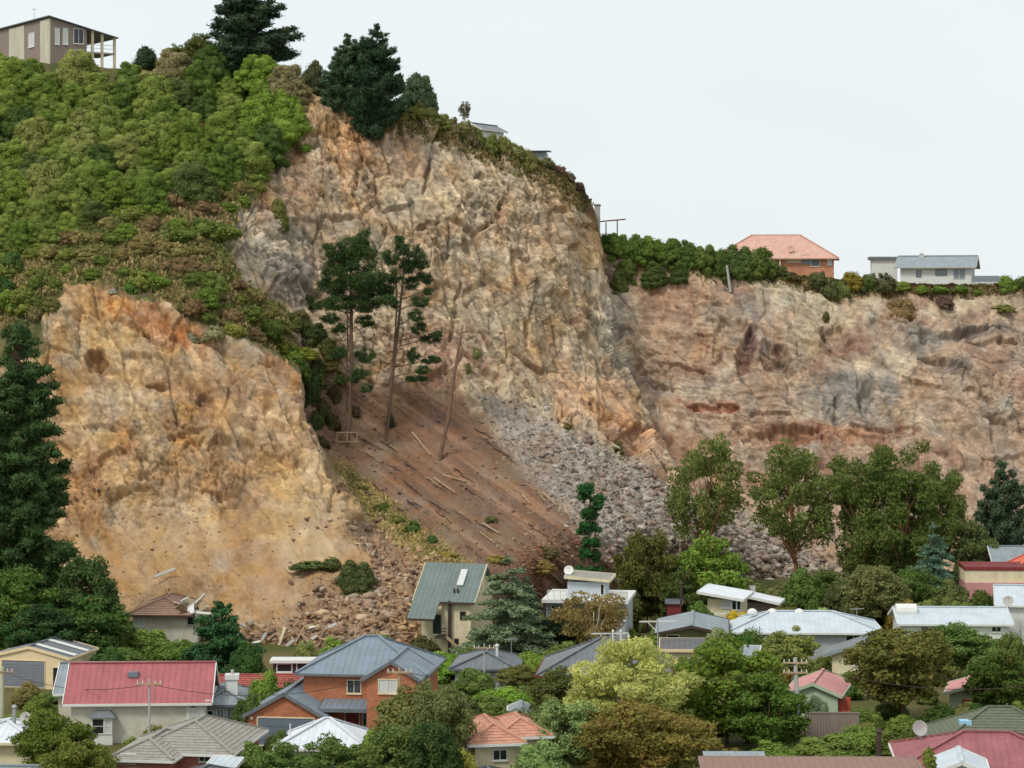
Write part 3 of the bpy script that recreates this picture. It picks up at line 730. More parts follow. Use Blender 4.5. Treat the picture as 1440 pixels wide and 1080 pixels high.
def plant(kind, px, Y, top_py, width_px, tone, name='tree', label=None, cat='tree', group=None, z0=0.0, rz=None, hide=0.0, base_py=None, parts=True, depth=1.0, lean=0.0):
    """a tree whose stem stands at photo column px, distance Y, its top at row top_py and its crown width_px wide"""
    if base_py is not None: z0 = PZ(base_py, Y)
    h = PZ(top_py, Y) - z0; w = width_px / F * Y
    root = empty(name, (PX(px, Y), Y, z0), random.uniform(0, 6.28) if rz is None else rz)
    cm, tm = PROTO[kind]
    c = obj('crown', cm, root); c.scale = (w, w * depth, h); c.color = (*(s2l(tone) * TONE), 1)
    if tm and parts:
        t = obj('trunk', tm, root); t.scale = (w, w * depth, h)
    if lean: root.rotation_euler[1] = lean
    tag(root, label, cat, group)
    return root
TONE = 1.32
# ------------------------------------------------------------------ the trees one can tell apart
G1 = (96, 118, 52); G2 = (116, 136, 58); G3 = (74, 96, 48); DK = (70, 92, 52); OL = (116, 116, 62); YG = (146, 156, 70); BR = (132, 104, 56); GG = (138, 146, 108); PI = (60, 82, 46); PI2 = (66, 88, 60)

# --- two lone pines and a dead trunk on the bare slope
def slope_pine(name, base, Y, paths_px, clumps_px, seed, label, tone):
    bx, by = base; k = Y / F
    L = lambda x, y, d=0.0: ((x - bx) * k, d, (by - y) * k)
    rg = random.Random(seed)
    paths = [([Vector(L(*q[:2], q[3] if len(q) > 3 else 0)) for q in p], [q[2] for q in p]) for p in paths_px]
    cl = []
    for (x, y, rx, ry) in clumps_px:
        c = L(x, y, rg.uniform(-1.6, 1.6)); cl.append((c[0], c[1], c[2], rx * k, ry * k))
        tx = min(paths_px[0], key=lambda q: abs(q[1] - (y + ry)))
        paths.append(bent(L(tx[0], y + ry * 1.2 + 4), c, 0.07, 0.025, 4, 0.04))
    make_clumped(name + str(seed), seed, 1, 1, cl, (0.40, 0.07), 1.0, paths, (M_needle, M_bark), radial=0.5, sub=15, jitter=0.9, core=0.0, subr=0.42, spread=0.85, shell=(0.35, 1.3))
    cm, tm = PROTO[name + str(seed)]
    root = empty('pine_tree', P(bx, by, Y))
    c = obj('crown', cm, root); c.color = (*(s2l(tone) * TONE), 1); obj('trunk', tm, root)
    tag(root, label, 'tree', 'pines left standing on the bare slope')

slope_pine('pine', (485, 652), 276.5,
    [[(485, 652, .30), (491, 600, .26), (494, 520, .23), (494, 440, .2), (493, 380, .14), (492, 325, .06)], [(478, 640, .14), (486, 560, .12), (489, 480, .1), (488, 430, .06)]],
    [(512, 336, 9, 14), (495, 352, 20, 18), (472, 352, 16, 12), (510, 368, 22, 20), (480, 380, 24, 18), (520, 392, 22, 16), (465, 402, 18, 12), (496, 404, 26, 18), (530, 408, 16, 10), (478, 426, 22, 10), (510, 428, 22, 10), (545, 422, 14, 6), (452, 430, 10, 6), (466, 448, 12, 7), (476, 462, 10, 6), (512, 452, 12, 7), (474, 496, 13, 7), (512, 500, 12, 10), (508, 530, 14, 10), (478, 535, 8, 6), (516, 545, 9, 6)], 501,
    'tall lone pine with bare lower trunk, left one of the pair on the slope', PI)
slope_pine('pine', (541, 632), 278.5,
    [[(541, 632, .26), (547, 580, .23), (553, 520, .2), (560, 460, .17), (566, 400, .12), (569, 345, .05)], [(551, 530, .14), (556, 470, .12), (558, 420, .09), (557, 370, .04)]],
    [(562, 345, 9, 12), (578, 352, 12, 10), (550, 362, 12, 10), (592, 368, 12, 10), (574, 374, 13, 10), (554, 388, 13, 10), (598, 390, 11, 9), (580, 398, 12, 8), (548, 408, 9, 7), (602, 410, 7, 5), (592, 424, 12, 7), (586, 444, 10, 8), (590, 462, 10, 8), (604, 476, 14, 6), (616, 470, 7, 4), (582, 500, 9, 10), (606, 506, 12, 5), (596, 520, 11, 5), (585, 533, 13, 4), (556, 428, 6, 5)], 502,
    'slimmer forked pine with side branches to the right, on the bare slope', (58, 80, 48))
p0, p1 = surf(616, 644)[0], None
k_ = p0.y / F
tv, tf = tubes([([(0, 0, -0.5), (1.0 * k_ * 14, 0, 60 * k_), (22 * k_, 0, 120 * k_), (30 * k_, 0, 165 * k_), (34 * k_, 0, 190 * k_)], [.26, .24, .2, .16, .11]), bent((33 * k_, 0, 178 * k_), (46 * k_, 0, 182 * k_), .1, .05), bent((32 * k_, 0, 172 * k_), (26 * k_, 0, 184 * k_), .1, .04)])
dm = mesh_np('dead_trunk', tv, tf, smooth=True)
dead = tag(obj('dead_tree_trunk', dm, mat=plain('dead_wood', (128, 100, 82), .95, .3, 3, .6)), 'bare leaning dead trunk without crown on the slope', 'dead tree')
dead.location = p0

# --- big conifers
plant('bigpine', 26, 222, 462, 165, PI, 'pine_tree', 'very tall dark pine at the left edge beside the ochre bluff')
def on_top(kind, px, base_py, top_py, w, tone, name, label, cat='tree', dY=0.0, group=None, lean=0.0, parts=True, depth=1.0):
    b = surf(px, max(base_py, float(lerp_poly(px, SKYLINE)) + 1))[0]
    Y = b.y + dY
    return plant(kind, px, Y, top_py, w, tone, name, label, cat, group, z0=min(PZ(base_py, Y), b.z + 3) - 0.4, lean=lean, parts=parts, depth=depth)
on_top('pine_broad', 352, 102, -26, 146, (60, 78, 58), 'pine_tree', 'dark spreading pine on the hilltop cut by the upper picture edge', dY=4)
on_top('pine_broad', 490, 156, 50, 82, PI2, 'pine_tree', 'dark conifer on the cliff brink, left half of the twin group', dY=1)
on_top('pine_broad', 530, 180, 36, 92, (52, 74, 52), 'pine_tree', 'tallest dark conifer on the cliff brink with its branches hanging over the edge', dY=-1)
on_top('bush3', 588, 158, 97, 60, (84, 100, 72), 'tree', 'grey green round tree just right of the brink conifers', dY=6)
on_top('bush2', 440, 135, 82, 46, (82, 88, 58), 'tree', 'olive bushy tree between the two hilltop pine groups', dY=4)
on_top('bush1', 205, 100, 60, 46, (58, 76, 52), 'tree', 'small dark tree right of the hilltop house', dY=8)
on_top('broad0', 250, 100, 60, 44, (104, 118, 58), 'tree', 'light green tree right of the small dark hilltop tree', dY=5)
on_top('broad3', 283, 105, 48, 52, (98, 104, 56), 'tree', 'olive tree touching the left side of the big hilltop pine', dY=3)
on_top('birch', 654, 176, 141, 18, (92, 98, 70), 'tree', 'tiny lone tree on the cliff skyline beside a roof corner', dY=3)

# --- town and slope foot, from left to right
TREES = [ # kind, px, Y, top, width, tone, name, label
 ('dense0', 15, 214, 800, 150, (84, 112, 52), 'tree', 'mid green tree in front of the tall pine at the left edge'),
 ('dense1', 62, 222, 768, 110, (88, 116, 56), 'tree', 'round green tree below the tall dark pine'),
 ('broad1', 118, 218, 782, 100, DK, 'tree', 'dark green tree between the tall pine and the brown roofed house'),
 ('dense1', 128, 212, 838, 130, (70, 98, 48), 'tree', 'dense green tree just above the cream shed roof'),
 ('broad3', 60, 209, 852, 120, (54, 82, 46), 'tree', 'dark tree directly behind the cream shed'),
 ('bush1', 150, 204, 905, 70, (62, 92, 46), 'shrub', 'dark shrub right of the cream shed'),
 ('bush3', 205, 214, 878, 90, (110, 130, 62), 'shrub', 'light green shrub in front of the brown roofed house'),
 ('bush0', 250, 211, 893, 90, (98, 122, 56), 'shrub', 'bright green shrub under the broken house corner'),
 ('bush4', 175, 206, 908, 90, (84, 108, 52), 'shrub', 'mid green shrub behind the grey villa roof'),
 ('cypress', 308, 207, 850, 110, (50, 84, 50), 'conifer', 'dark green cypress right of the damaged house'),
 ('bush2', 345, 203, 898, 60, (60, 90, 46), 'shrub', 'dark shrub at the right foot of the dark cypress'),
 ('broad2', 78, 157, 1000, 122, (92, 108, 44), 'tree', 'green tree in the left foreground before the red roofed villa'),
 ('broad0', 105, 152, 1030, 110, (108, 116, 54), 'tree', 'olive tree at the lower left picture edge'),
 ('bush1', 372, 183, 936, 62, (108, 136, 58), 'shrub', 'bright green shrub left of the brick house'),
 ('bush3', 350, 176.5, 968, 62, (78, 98, 50), 'shrub', 'dull green shrub between the grey cottage and the brick garage'),
 ('bush0', 408, 183.5, 946, 60, (72, 92, 46), 'shrub', 'dark shrub against the left end of the blue roof'),
 ('bush2', 470, 206, 893, 60, (116, 142, 62), 'shrub', 'light green shrub behind the washing line at the rubble edge'),
 ('bush4', 505, 207, 902, 56, (74, 100, 50), 'shrub', 'green shrub behind the blue roof ridge'),
 ('dense1', 400, 155, 1042, 90, (94, 120, 62), 'shrub', 'clipped green shrub below the white pyramid roof'),
 ('dense0', 470, 153, 1038, 120, (92, 114, 60), 'shrub', 'wide green shrub at the bottom edge right of the clipped one'),
 ('bush3', 525, 157, 1018, 70, (110, 132, 56), 'shrub', 'yellow green shrub at the right side of the white pyramid roof'),
 ('broad3', 590, 160, 968, 150, (112, 116, 66), 'tree', 'mixed olive tree in front of the brick house gable'),
 ('broad0', 612, 158, 952, 104, (112, 120, 74), 'tree', 'tallest olive tree covering the right side of the brick house'),
 ('broad1', 560, 152, 1020, 120, (90, 108, 56), 'tree', 'dark green tree low at the bottom left of the salmon tiled roof'),
 ('bush1', 592, 212, 890, 72, (84, 82, 50), 'shrub', 'brownish dark shrub at the rubble foot left of the green roofed house'),
 ('bush2', 625, 206, 915, 84, (108, 142, 56), 'shrub', 'bright green shrub behind the right tip of the blue roof'),
 ('bush4', 668, 196, 935, 70, (98, 118, 60), 'shrub', 'green shrub below the grey roof with flue'),
 ('bush3', 705, 188, 962, 110, (112, 146, 56), 'tree', 'vivid green low tree above the salmon tiled roof'),
 ('broad2', 735, 196, 935, 80, (110, 112, 62), 'tree', 'olive brown tree left of the cream wall with red gutter'),
 ('bush0', 740, 206, 912, 84, (122, 146, 62), 'shrub', 'yellow green shrub below the cedar'),
 ('bush2', 790, 208, 900, 84, (98, 116, 58), 'shrub', 'green shrub right below the cedar'),
 ('bush1', 822, 207, 903, 70, (120, 140, 62), 'shrub', 'light shrub beneath the pale barked birch'),
 ('cedar', 716, 214, 784, 160, (110, 126, 94), 'cedar', 'layered grey green cedar beside the green roofed house'),
 ('spruce', 742, 217, 812, 70, (72, 96, 72), 'conifer', 'darker conifer tucked behind the right side of the cedar'),
 ('broad3', 795, 217, 858, 90, (52, 70, 48), 'tree', 'dark tree under the balcony of the grey deck house'),
 ('birch', 835, 212, 828, 110, (138, 126, 76), 'birch_tree', 'birch with pale bark and thin brownish leaves before the deck house'),
 ('dense0', 910, 238, 748, 96, (92, 96, 48), 'tree', 'dark olive round tree at the foot of the grey talus'),
 ('dense1', 995, 240, 752, 116, (106, 132, 56), 'tree', 'bright green round tree at the foot of the grey talus'),
 ('gum0', 990, 268, 612, 122, (104, 116, 62), 'gum_tree', 'tall slender gum tree standing alone before the talus'),
 ('gum2', 1118, 262, 626, 134, (98, 112, 58), 'gum_tree', 'gum tree with reddish trunks left of the tallest gums'),
 ('gum1', 1216, 259, 636, 142, (92, 108, 54), 'gum_tree', 'broad gum, left one of the three grown together'),
 ('gum1', 1274, 257, 622, 150, (88, 106, 52), 'gum_tree', 'tallest gum, middle one of the three grown together'),
 ('gum2', 1318, 259, 656, 104, (94, 110, 56), 'gum_tree', 'right hand gum of the three grown together'),
 ('cedar', 1312, 246, 738, 96, (86, 112, 92), 'cedar', 'blue green cedar at the foot of the gums'),
 ('pine_broad', 1410, 262, 652, 118, (66, 82, 58), 'conifer', 'dark cone shaped conifer at the right edge before the cliff'),
 ('dense1', 1372, 256, 732, 70, (90, 104, 62), 'tree', 'olive tree between the cedar and the dark conifer'),
 ('bush3', 1130, 242, 792, 84, (86, 108, 52), 'shrub', 'green shrub at the foot of the reddish gum trunks'),
 ('bush0', 1185, 240, 806, 70, (84, 92, 56), 'shrub', 'dull shrub between the gum trunks and the white roof'),
 ('broad1', 1228, 234, 795, 100, (108, 112, 68), 'tree', 'olive grey tree above the long white roof'),
 ('dense0', 1285, 238, 800, 80, (84, 108, 52), 'shrub', 'green shrub under the blue green cedar'),
 ('bush2', 1335, 236, 812, 84, (92, 102, 58), 'shrub', 'green shrub left of the cream and red walled building'),
 ('bush4', 1380, 232, 822, 56, (80, 96, 46), 'shrub', 'dark shrub below the cream wall with red base'),
 ('bush1', 1270, 232, 838, 60, (138, 122, 60), 'shrub', 'ochre tinted shrub behind the long white house'),
 ('bush2', 1150, 228, 852, 66, (138, 156, 96), 'shrub', 'pale grey green shrub behind the pale blue roof'),
 ('bush0', 1105, 232, 845, 70, (108, 110, 56), 'shrub', 'olive shrub right of the white flat roofs'),
 ('bush3', 1035, 222, 852, 52, (176, 160, 50), 'shrub', 'yellow flowering shrub below the white flat roof'),
 ('bush1', 985, 224, 838, 60, (88, 116, 52), 'shrub', 'green shrub left of the yellow one'),
 ('bush4', 935, 220, 872, 60, (118, 146, 66), 'shrub', 'light shrub left of the green walled gable house'),
 ('willow', 893, 172, 900, 190, (172, 176, 104), 'willow_tree', 'large pale yellow green willow in the middle foreground'),
 ('autumn', 905, 163, 985, 215, (124, 118, 60), 'tree', 'rusty brown autumn tree at the bottom middle'),
 ('broad2', 792, 180, 938, 100, (92, 98, 52), 'tree', 'dark olive tree left of the pale willow'),
 ('dense0', 800, 164, 985, 120, (128, 148, 92), 'tree', 'pale green tree between the salmon roof and the rusty tree'),
 ('bush3', 760, 158, 1035, 100, (118, 142, 84), 'shrub', 'pale green shrub right below the salmon roof'),
 ('dense0', 1022, 176, 898, 170, (100, 122, 48), 'tree', 'big dark green leafy tree right of the willow'),
 ('dense1', 1082, 172, 950, 120, (82, 108, 46), 'tree', 'lower right half of the big leafy tree group beside the power pole'),
 ('bush2', 1085, 190, 925, 80, (126, 116, 58), 'shrub', 'brownish shrub behind the big leafy tree'),
 ('broad0', 1112, 202, 880, 88, (132, 140, 76), 'tree', 'round light olive tree behind the power pole'),
 ('bush4', 1012, 207, 874, 58, GG, 'shrub', 'silvery grey shrub before the green walled gable'),
 ('bush0', 1050, 205, 878, 52, (70, 104, 46), 'shrub', 'small dark green shrub right of the silvery one'),
 ('fan', 1270, 184, 872, 172, (98, 100, 50), 'tree', 'large dark spreading tree with visible trunk at lower right'),
 ('broad3', 1340, 206, 878, 110, (96, 122, 62), 'tree', 'soft green tree right of the large dark spreading tree'),
 ('dense1', 1405, 186, 916, 100, (72, 92, 40), 'tree', 'dark yellow green tree at the right edge'),
 ('bush2', 1432, 178, 985, 60, (106, 122, 56), 'shrub', 'green shrub at the right edge above the green tiled roof'),
 ('bush0', 1425, 204, 875, 60, (98, 112, 58), 'shrub', 'shrub under the white house at the right edge'),
 ('bush1', 1195, 196, 940, 50, (92, 122, 60), 'shrub', 'small green shrub by the cream gable'),
 ('bush4', 1150, 178, 972, 44, (110, 126, 96), 'shrub', 'grey green shrub in front of the pale green wall'),
 ('bush3', 1165, 167, 1030, 130, (104, 122, 58), 'shrub', 'low green hedge plants behind the long brown roof'),
 ('bush0', 1205, 170, 1012, 90, (112, 134, 62), 'shrub', 'yellow green shrub left of the spreading tree trunk'),
 ('bush2', 1085, 165, 1040, 90, (104, 126, 58), 'shrub', 'low shrub at the left end of the long brown roof'),
 ('bush1', 1320, 180, 985, 70, (64, 86, 40), 'shrub', 'dark shrub below the small red doored gable'),
 ('bush4', 1378, 178, 985, 56, (60, 84, 38), 'shrub', 'dark shrub right of the red door'),
 ('scrub0', 215, 172, 1012, 40, (142, 142, 92), 'shrub', 'thin twiggy shrub against the villa wall'),
 ('bush2', 100, 186, 985, 60, (96, 116, 70), 'shrub', 'low garden shrub left of the grey villa wall'),
 ('bush3', 55, 194, 972, 70, (100, 122, 70), 'shrub', 'low garden greenery in front of the cream shed'),
 ('bush0', 25, 184, 1000, 60, (122, 138, 66), 'shrub', 'yellow green shrub behind the white roof at the left edge'),
 ('bush1', 655, 152, 1045, 60, (150, 150, 70), 'shrub', 'yellowish shrub at the left foot of the salmon roofed house'),
 ('broad1', 606, 150, 1015, 90, (64, 84, 46), 'tree', 'dark tree covering the left wall of the salmon roofed house'),
 ('bush4', 852, 225, 850, 60, (66, 76, 46), 'shrub', 'dark shrub below the right balcony of the deck house'),
 ('bush2', 885, 222, 880, 70, (104, 116, 58), 'shrub', 'olive shrub below the dark olive round tree'),
 ('bush0', 1380, 212, 885, 80, (92, 112, 56), 'shrub', 'green shrub at the lawn of the white house'),
 ('dense1', 1165, 246, 800, 90, (92, 108, 58), 'tree', 'green tree in front of the gum trunks'),
 ('bush1', 1215, 243, 818, 90, (98, 110, 60), 'shrub', 'olive shrub below the left one of the three gums'),
 ('dense0', 1255, 241, 806, 90, (86, 104, 52), 'shrub', 'dark green shrub below the tallest gum'),
 ('bush4', 1100, 246, 815, 70, (104, 106, 68), 'shrub', 'dull olive shrub at the talus foot left of the gum trunks'),
 ('bush2', 1060, 244, 812, 60, (110, 118, 66), 'shrub', 'olive shrub at the talus foot behind the white roof strip'),
 ('dense1', 955, 236, 800, 70, (78, 92, 48), 'tree', 'dark tree between the two round trees at the talus foot'),
 ('bush0', 880, 236, 815, 60, (88, 96, 52), 'shrub', 'olive shrub left below the dark olive round tree'),
 ('bush3', 1345, 226, 838, 80, (96, 112, 58), 'shrub', 'green shrub behind the roof of the long white house'),
 ('bush2', 1300, 228, 840, 70, (108, 116, 60), 'shrub', 'olive shrub behind the middle of the long white house roof'),
 ('bush0', 1240, 206, 900, 70, (104, 112, 60), 'shrub', 'olive shrub between the pale blue roof and the spreading tree'),
 ('bush1', 1180, 205, 902, 60, (112, 122, 64), 'shrub', 'light shrub in front of the pale blue roofed house'),
 ('bush4', 1215, 178, 990, 70, (98, 116, 56), 'shrub', 'green shrub left under the spreading tree'),
 ('bush3', 1300, 172, 1015, 90, (92, 104, 52), 'shrub', 'dark shrub right under the spreading tree'),
 ('bush2', 1240, 171, 1025, 80, (100, 112, 56), 'shrub', 'low shrub at the foot of the spreading tree'),
 ('bush0', 1060, 212, 872, 50, (92, 112, 56), 'shrub', 'small shrub before the left end of the pale blue roof'),
 ('bush1', 1390, 198, 905, 80, (88, 110, 54), 'shrub', 'green shrub behind the dark yellow green tree'),
 ('bush3', 970, 200, 915, 60, (104, 118, 58), 'shrub', 'green shrub before the dark felt carport'),
 ('bush4', 1150, 200, 918, 60, (100, 112, 58), 'shrub', 'olive shrub left of the cream house with sloping roof'),
 ('bush1', 690, 184, 975, 90, (98, 116, 58), 'shrub', 'low green growth before the low grey hip roof'),
 ('bush3', 650, 182, 975, 80, (92, 104, 58), 'shrub', 'dull green growth right of the brick house'),
 ('bush0', 735, 172, 985, 90, (88, 98, 54), 'shrub', 'dark growth right above the salmon roof'),
 ('bush2', 775, 176, 975, 80, (96, 104, 56), 'shrub', 'olive growth below the cream wall with red gutter'),
 ('bush4', 20, 178, 1015, 70, (104, 118, 66), 'shrub', 'low shrub right behind the white cottage'),
 ('bush0', 250, 170, 1030, 60, (102, 112, 66), 'shrub', 'small shrub between the villa and the tiled bungalow'),
 ('bush1', 390, 166, 1020, 50, (84, 98, 52), 'shrub', 'small shrub at the garage door edge'),
 ('bush2', 355, 160, 1040, 60, (100, 122, 62), 'shrub', 'green shrub right of the tiled bungalow'),
 ('bush3', 545, 214, 905, 60, (98, 112, 56), 'shrub', 'green shrub at the rubble edge behind the brick house'),
 ('bush1', 660, 210, 905, 60, (92, 110, 54), 'shrub', 'green shrub at the foot of the steep green roofed house'),
 ('bush1', 560, 196, 930, 50, (80, 106, 50), 'shrub', 'green shrub hidden behind the blue roof'),
]
for t in TREES:
    kind, px, Y, top, wd, tone, nm, lb = t
    plant(kind, px, Y, top, wd, tone, nm, lb, {'shrub': 'shrub', 'tree': 'tree'}.get(nm, nm.replace('_', ' ')))

# topiary like pine on the talus edge
k_ = 252 / F
make_clumped('pole_pine', 61, 1, 1, [((x - 830) * k_, 0.3 * ((i % 3) - 1), (812 - y) * k_, r * k_, ry * k_) for i, (x, y, r, ry) in enumerate([(824, 692, 13, 13), (838, 704, 12, 10), (828, 722, 14, 12), (842, 712, 9, 8), (822, 744, 12, 12), (838, 742, 9, 8), (832, 762, 12, 12), (824, 778, 10, 10), (835, 782, 9, 9), (822, 800, 14, 9), (838, 802, 11, 9)])],
    (0.3, 0.12), 1.3, [([(-.3, 0, -1), (-.2, 0, 3), (0, 0, 6), (0, 0, 9)], [.2, .17, .12, .05]), ([(.1, 0, 0), (.5, .2, 4), (.6, .2, 8)], [.1, .08, .03])], (M_needle, M_bark), radial=0.3, sub=6)
cm, tm = PROTO['pole_pine']; b_ = surf(830, 806)[0]
root = empty('pine_tree', (PX(830, 252), 252, PZ(812, 252))); c = obj('crown', cm, root); c.color = (*(s2l((44, 84, 44)) * TONE), 1); obj('trunk', tm, root)
tag(root, 'narrow knobbly dark green pine at the lower edge of the grey talus', 'tree')

# ------------------------------------------------------------------ bushes on the hillside and along the cliff edges
def bush_on(px, py, w_px, h_px, tone, label, group, kinds, cat='shrub', name='bush', sink=0.25, dY=0.0):
    b, n = surf(px, py)
    Y = b.y + dY; k = Y / F
    root = empty(name, (b.x, Y, b.z - sink * h_px * k), random.uniform(0, 6.28))
    cm, tm = PROTO[random.choice(kinds)]
    c = obj('foliage', cm, root); w, h = w_px * k, h_px * k
    c.scale = (w, w * random.uniform(.85, 1.1), h); c.color = (*(s2l(tone) * TONE), 1)
    tag(root, label, cat, group)
    return root
def tone_word(c):
    if c[0] > c[1]: return 'brownish'
    if c[1] >= 138: return 'light green'
    if c[1] - c[0] > 28: return 'fresh green'
    if c[1] < 112: return 'dark green'
    return 'olive green'
def where_up(x, y):
    v = 'high' if y < 165 else ('half way down' if y < 240 else 'low')
    if x < 110: return v + ' on the hillside below the timber hilltop house'
    if x < 240: return v + ' on the hillside under the hilltop trees'
    return v + ' on the hillside near the cliff edge'
def where_lo(x, y):
    v = 'upper' if y < 350 else 'lower'
    if x < 130: return 'on the %s scrub slope by the tall left pine' % v
    if x < 270: return 'on the %s scrub slope above the ochre bluff' % v
    return 'on the %s scrub slope next to the grey rock outcrop' % v
BK = ['bush0', 'bush1', 'bush2', 'bush3', 'bush4']; SK = ['scrub0', 'scrub1', 'scrub2']
rs = random.Random(5)
def in_poly(x, y, pl):
    c = False
    for i in range(len(pl)):
        x0, y0 = pl[i]; x1, y1 = pl[i - 1]
        if (y0 > y) != (y1 > y) and x < x0 + (y - y0) / (y1 - y0) * (x1 - x0): c = not c
    return c
UP = [(-30, 106), (150, 112), (300, 100), (405, 112), (420, 150), (395, 185), (375, 215), (345, 240), (290, 265), (230, 275), (150, 300), (60, 330), (-30, 345)]
LOW = [(-30, 330), (60, 320), (150, 290), (230, 270), (300, 262), (360, 225), (375, 262), (330, 300), (318, 350), (345, 395), (395, 425), (415, 480), (420, 510), (380, 480), (330, 462), (260, 432), (200, 408), (140, 392), (80, 396), (60, 440), (-30, 440)]
def scatter(poly, n, mind, seed):
    r = random.Random(seed); xs = [p[0] for p in poly]; ys = [p[1] for p in poly]; out = []
    tries = 0
    while len(out) < n and tries < 20000:
        tries += 1
        x, y = r.uniform(min(xs), max(xs)), r.uniform(min(ys), max(ys))
        if in_poly(x, y, poly) and all((x - a) ** 2 + ((y - b) * 1.3) ** 2 < 1e9 and (x - a) ** 2 + ((y - b) * 1.3) ** 2 > mind ** 2 for a, b in out): out.append((x, y))
    return sorted(out, key=lambda p: p[1])
tones_up = [(112, 132, 60), (102, 124, 56), (118, 136, 62), (94, 116, 54), (126, 140, 70), (82, 104, 52), (136, 142, 80), (106, 126, 54), (90, 104, 58), (118, 132, 66)]
for (x, y, big) in [(a, b, True) for a, b in scatter(UP, 92, 31, 8)] + [(a, b, False) for a, b in scatter(UP, 40, 34, 18)]:
    s = rs.uniform(50, 88) if big else rs.uniform(26, 48)
    col = rs.choice(tones_up)
    if x > 330 and y < 190: col = (118, 142, 60)
    if rs.random() < 0.03: col = (138, 130, 92)
    bush_on(x, y + 12, s, s * rs.uniform(.74, 1.0), col, tone_word(col) + (' broad' if big else ' small') + ' rounded bush ' + where_up(x, y), tone_word(col) + (' broad' if big else ' small') + ' rounded bushes ' + where_up(x, y), ['dome0', 'dome1', 'dome2', 'dome3'] if big else BK)
tones_lo = [(118, 126, 62), (104, 120, 58), (134, 124, 76), (96, 114, 54), (140, 134, 82), (112, 134, 58), (130, 112, 78), (100, 122, 52)]
for (x, y) in scatter(LOW, 88, 20, 9):
    s = rs.uniform(24, 58)
    col = rs.choice(tones_lo); bush_on(x, y + 4, s, s * rs.uniform(.5, .75), col, tone_word(col) + ' low scrub bush ' + where_lo(x, y), tone_word(col) + ' scrub bushes ' + where_lo(x, y), SK + BK[:2])
# clumps on the far left above the pine
for i, (x, y, s, tn) in enumerate([(20, 470, 40, (120, 112, 72)), (50, 450, 34, (132, 124, 86)), (75, 440, 30, (118, 118, 70)), (0, 415, 60, (60, 88, 46)), (15, 380, 50, (72, 96, 50))]):
    bush_on(x, y, s, s * .8, tn, 'dry scrub bush beside the top of the tall left pine', 'scrub beside the left pine', SK + BK[:1])
# main cliff brink
for (x, y, w, h, tn) in [(560, 165, 40, 26, (120, 122, 64)), (585, 158, 40, 26, (108, 112, 60)), (605, 165, 36, 30, (110, 114, 66)), (622, 168, 34, 28, (122, 124, 70)), (636, 182, 34, 34, (126, 118, 82)), (652, 186, 36, 34, (118, 116, 74)), (664, 194, 30, 34, (118, 108, 84)), (648, 196, 14, 16, (50, 86, 44)), (672, 196, 26, 34, (112, 124, 66)), (690, 205, 34, 34, (110, 118, 62)), (706, 212, 34, 34, (120, 124, 70)), (722, 222, 36, 34, (124, 124, 76)), (738, 232, 34, 40, (128, 126, 72)), (750, 226, 24, 18, (104, 112, 70)), (768, 226, 34, 20, (112, 112, 72)), (784, 236, 28, 18, (122, 96, 76)), (800, 246, 24, 16, (128, 118, 104)), (815, 262, 20, 14, (108, 92, 76)), (826, 276, 14, 14, (110, 98, 80)), (832, 290, 10, 16, (130, 126, 108)), (700, 290, 14, 12, (116, 112, 78)), (540, 178, 36, 20, (126, 112, 72)), (520, 165, 30, 24, (110, 100, 66))]:
    bush_on(x, y, w, h, tn, tone_word(tn) + ' scrubby bush growing along the brink of the tall cliff', tone_word(tn) + ' bushes along the tall cliff brink', SK + BK[:2], sink=0.35)
# right cliff edge
for (x, y, w, h, tn) in [(850, 340, 34, 30, (70, 96, 46)), (868, 352, 50, 42, (92, 116, 52)), (890, 360, 52, 46, (84, 108, 50)), (915, 362, 56, 50, (96, 118, 52)), (942, 366, 52, 48, (92, 112, 52)), (968, 370, 50, 46, (86, 106, 52)), (992, 376, 46, 46, (98, 116, 58)), (1015, 380, 44, 46, (88, 108, 54)), (880, 385, 40, 40, (96, 112, 60)), (920, 392, 44, 36, (82, 98, 54)), (955, 392, 36, 30, (76, 94, 52)), (1036, 384, 58, 56, (86, 104, 56)), (1064, 382, 72, 56, (92, 108, 54)), (1095, 388, 34, 26, (92, 100, 58)), (1085, 384, 30, 24, (78, 92, 50)), (870, 400, 30, 34, (104, 116, 66))]:
    bush_on(x, y, w, h, tn, 'dense green bush in the row right of the tall cliff corner', 'bushes in the row on the low cliff edge', BK, sink=0.3)
for (x, y, w, h, tn) in [(1150, 398, 44, 34, (78, 92, 56)), (1168, 408, 40, 40, (96, 104, 66)), (1186, 412, 26, 36, (104, 116, 66)), (1200, 396, 40, 30, (134, 122, 52)), (1222, 396, 36, 30, (84, 104, 58)), (1246, 400, 40, 34, (88, 92, 66)), (1270, 404, 30, 16, (122, 138, 62)), (1295, 406, 30, 13, (112, 132, 58)), (1322, 406, 30, 13, (104, 126, 56)), (1352, 406, 30, 13, (98, 122, 54)), (1376, 406, 20, 11, (112, 132, 60)), (1330, 420, 34, 22, (112, 92, 78)), (1270, 430, 56, 50, (142, 122, 84)), (1416, 400, 30, 28, (112, 136, 62)), (1436, 402, 30, 24, (90, 112, 60)), (1165, 440, 12, 20, (104, 98, 62)), (1160, 470, 10, 14, (92, 90, 58)), (1410, 432, 50, 12, (128, 130, 76)), (1112, 392, 30, 16, (104, 92, 62))]:
    bush_on(x, y, w, h, tn, tone_word(tn) + ' bush on the low cliff edge near the clifftop bungalow', tone_word(tn) + ' bushes near the clifftop bungalow', BK + SK, sink=0.3)
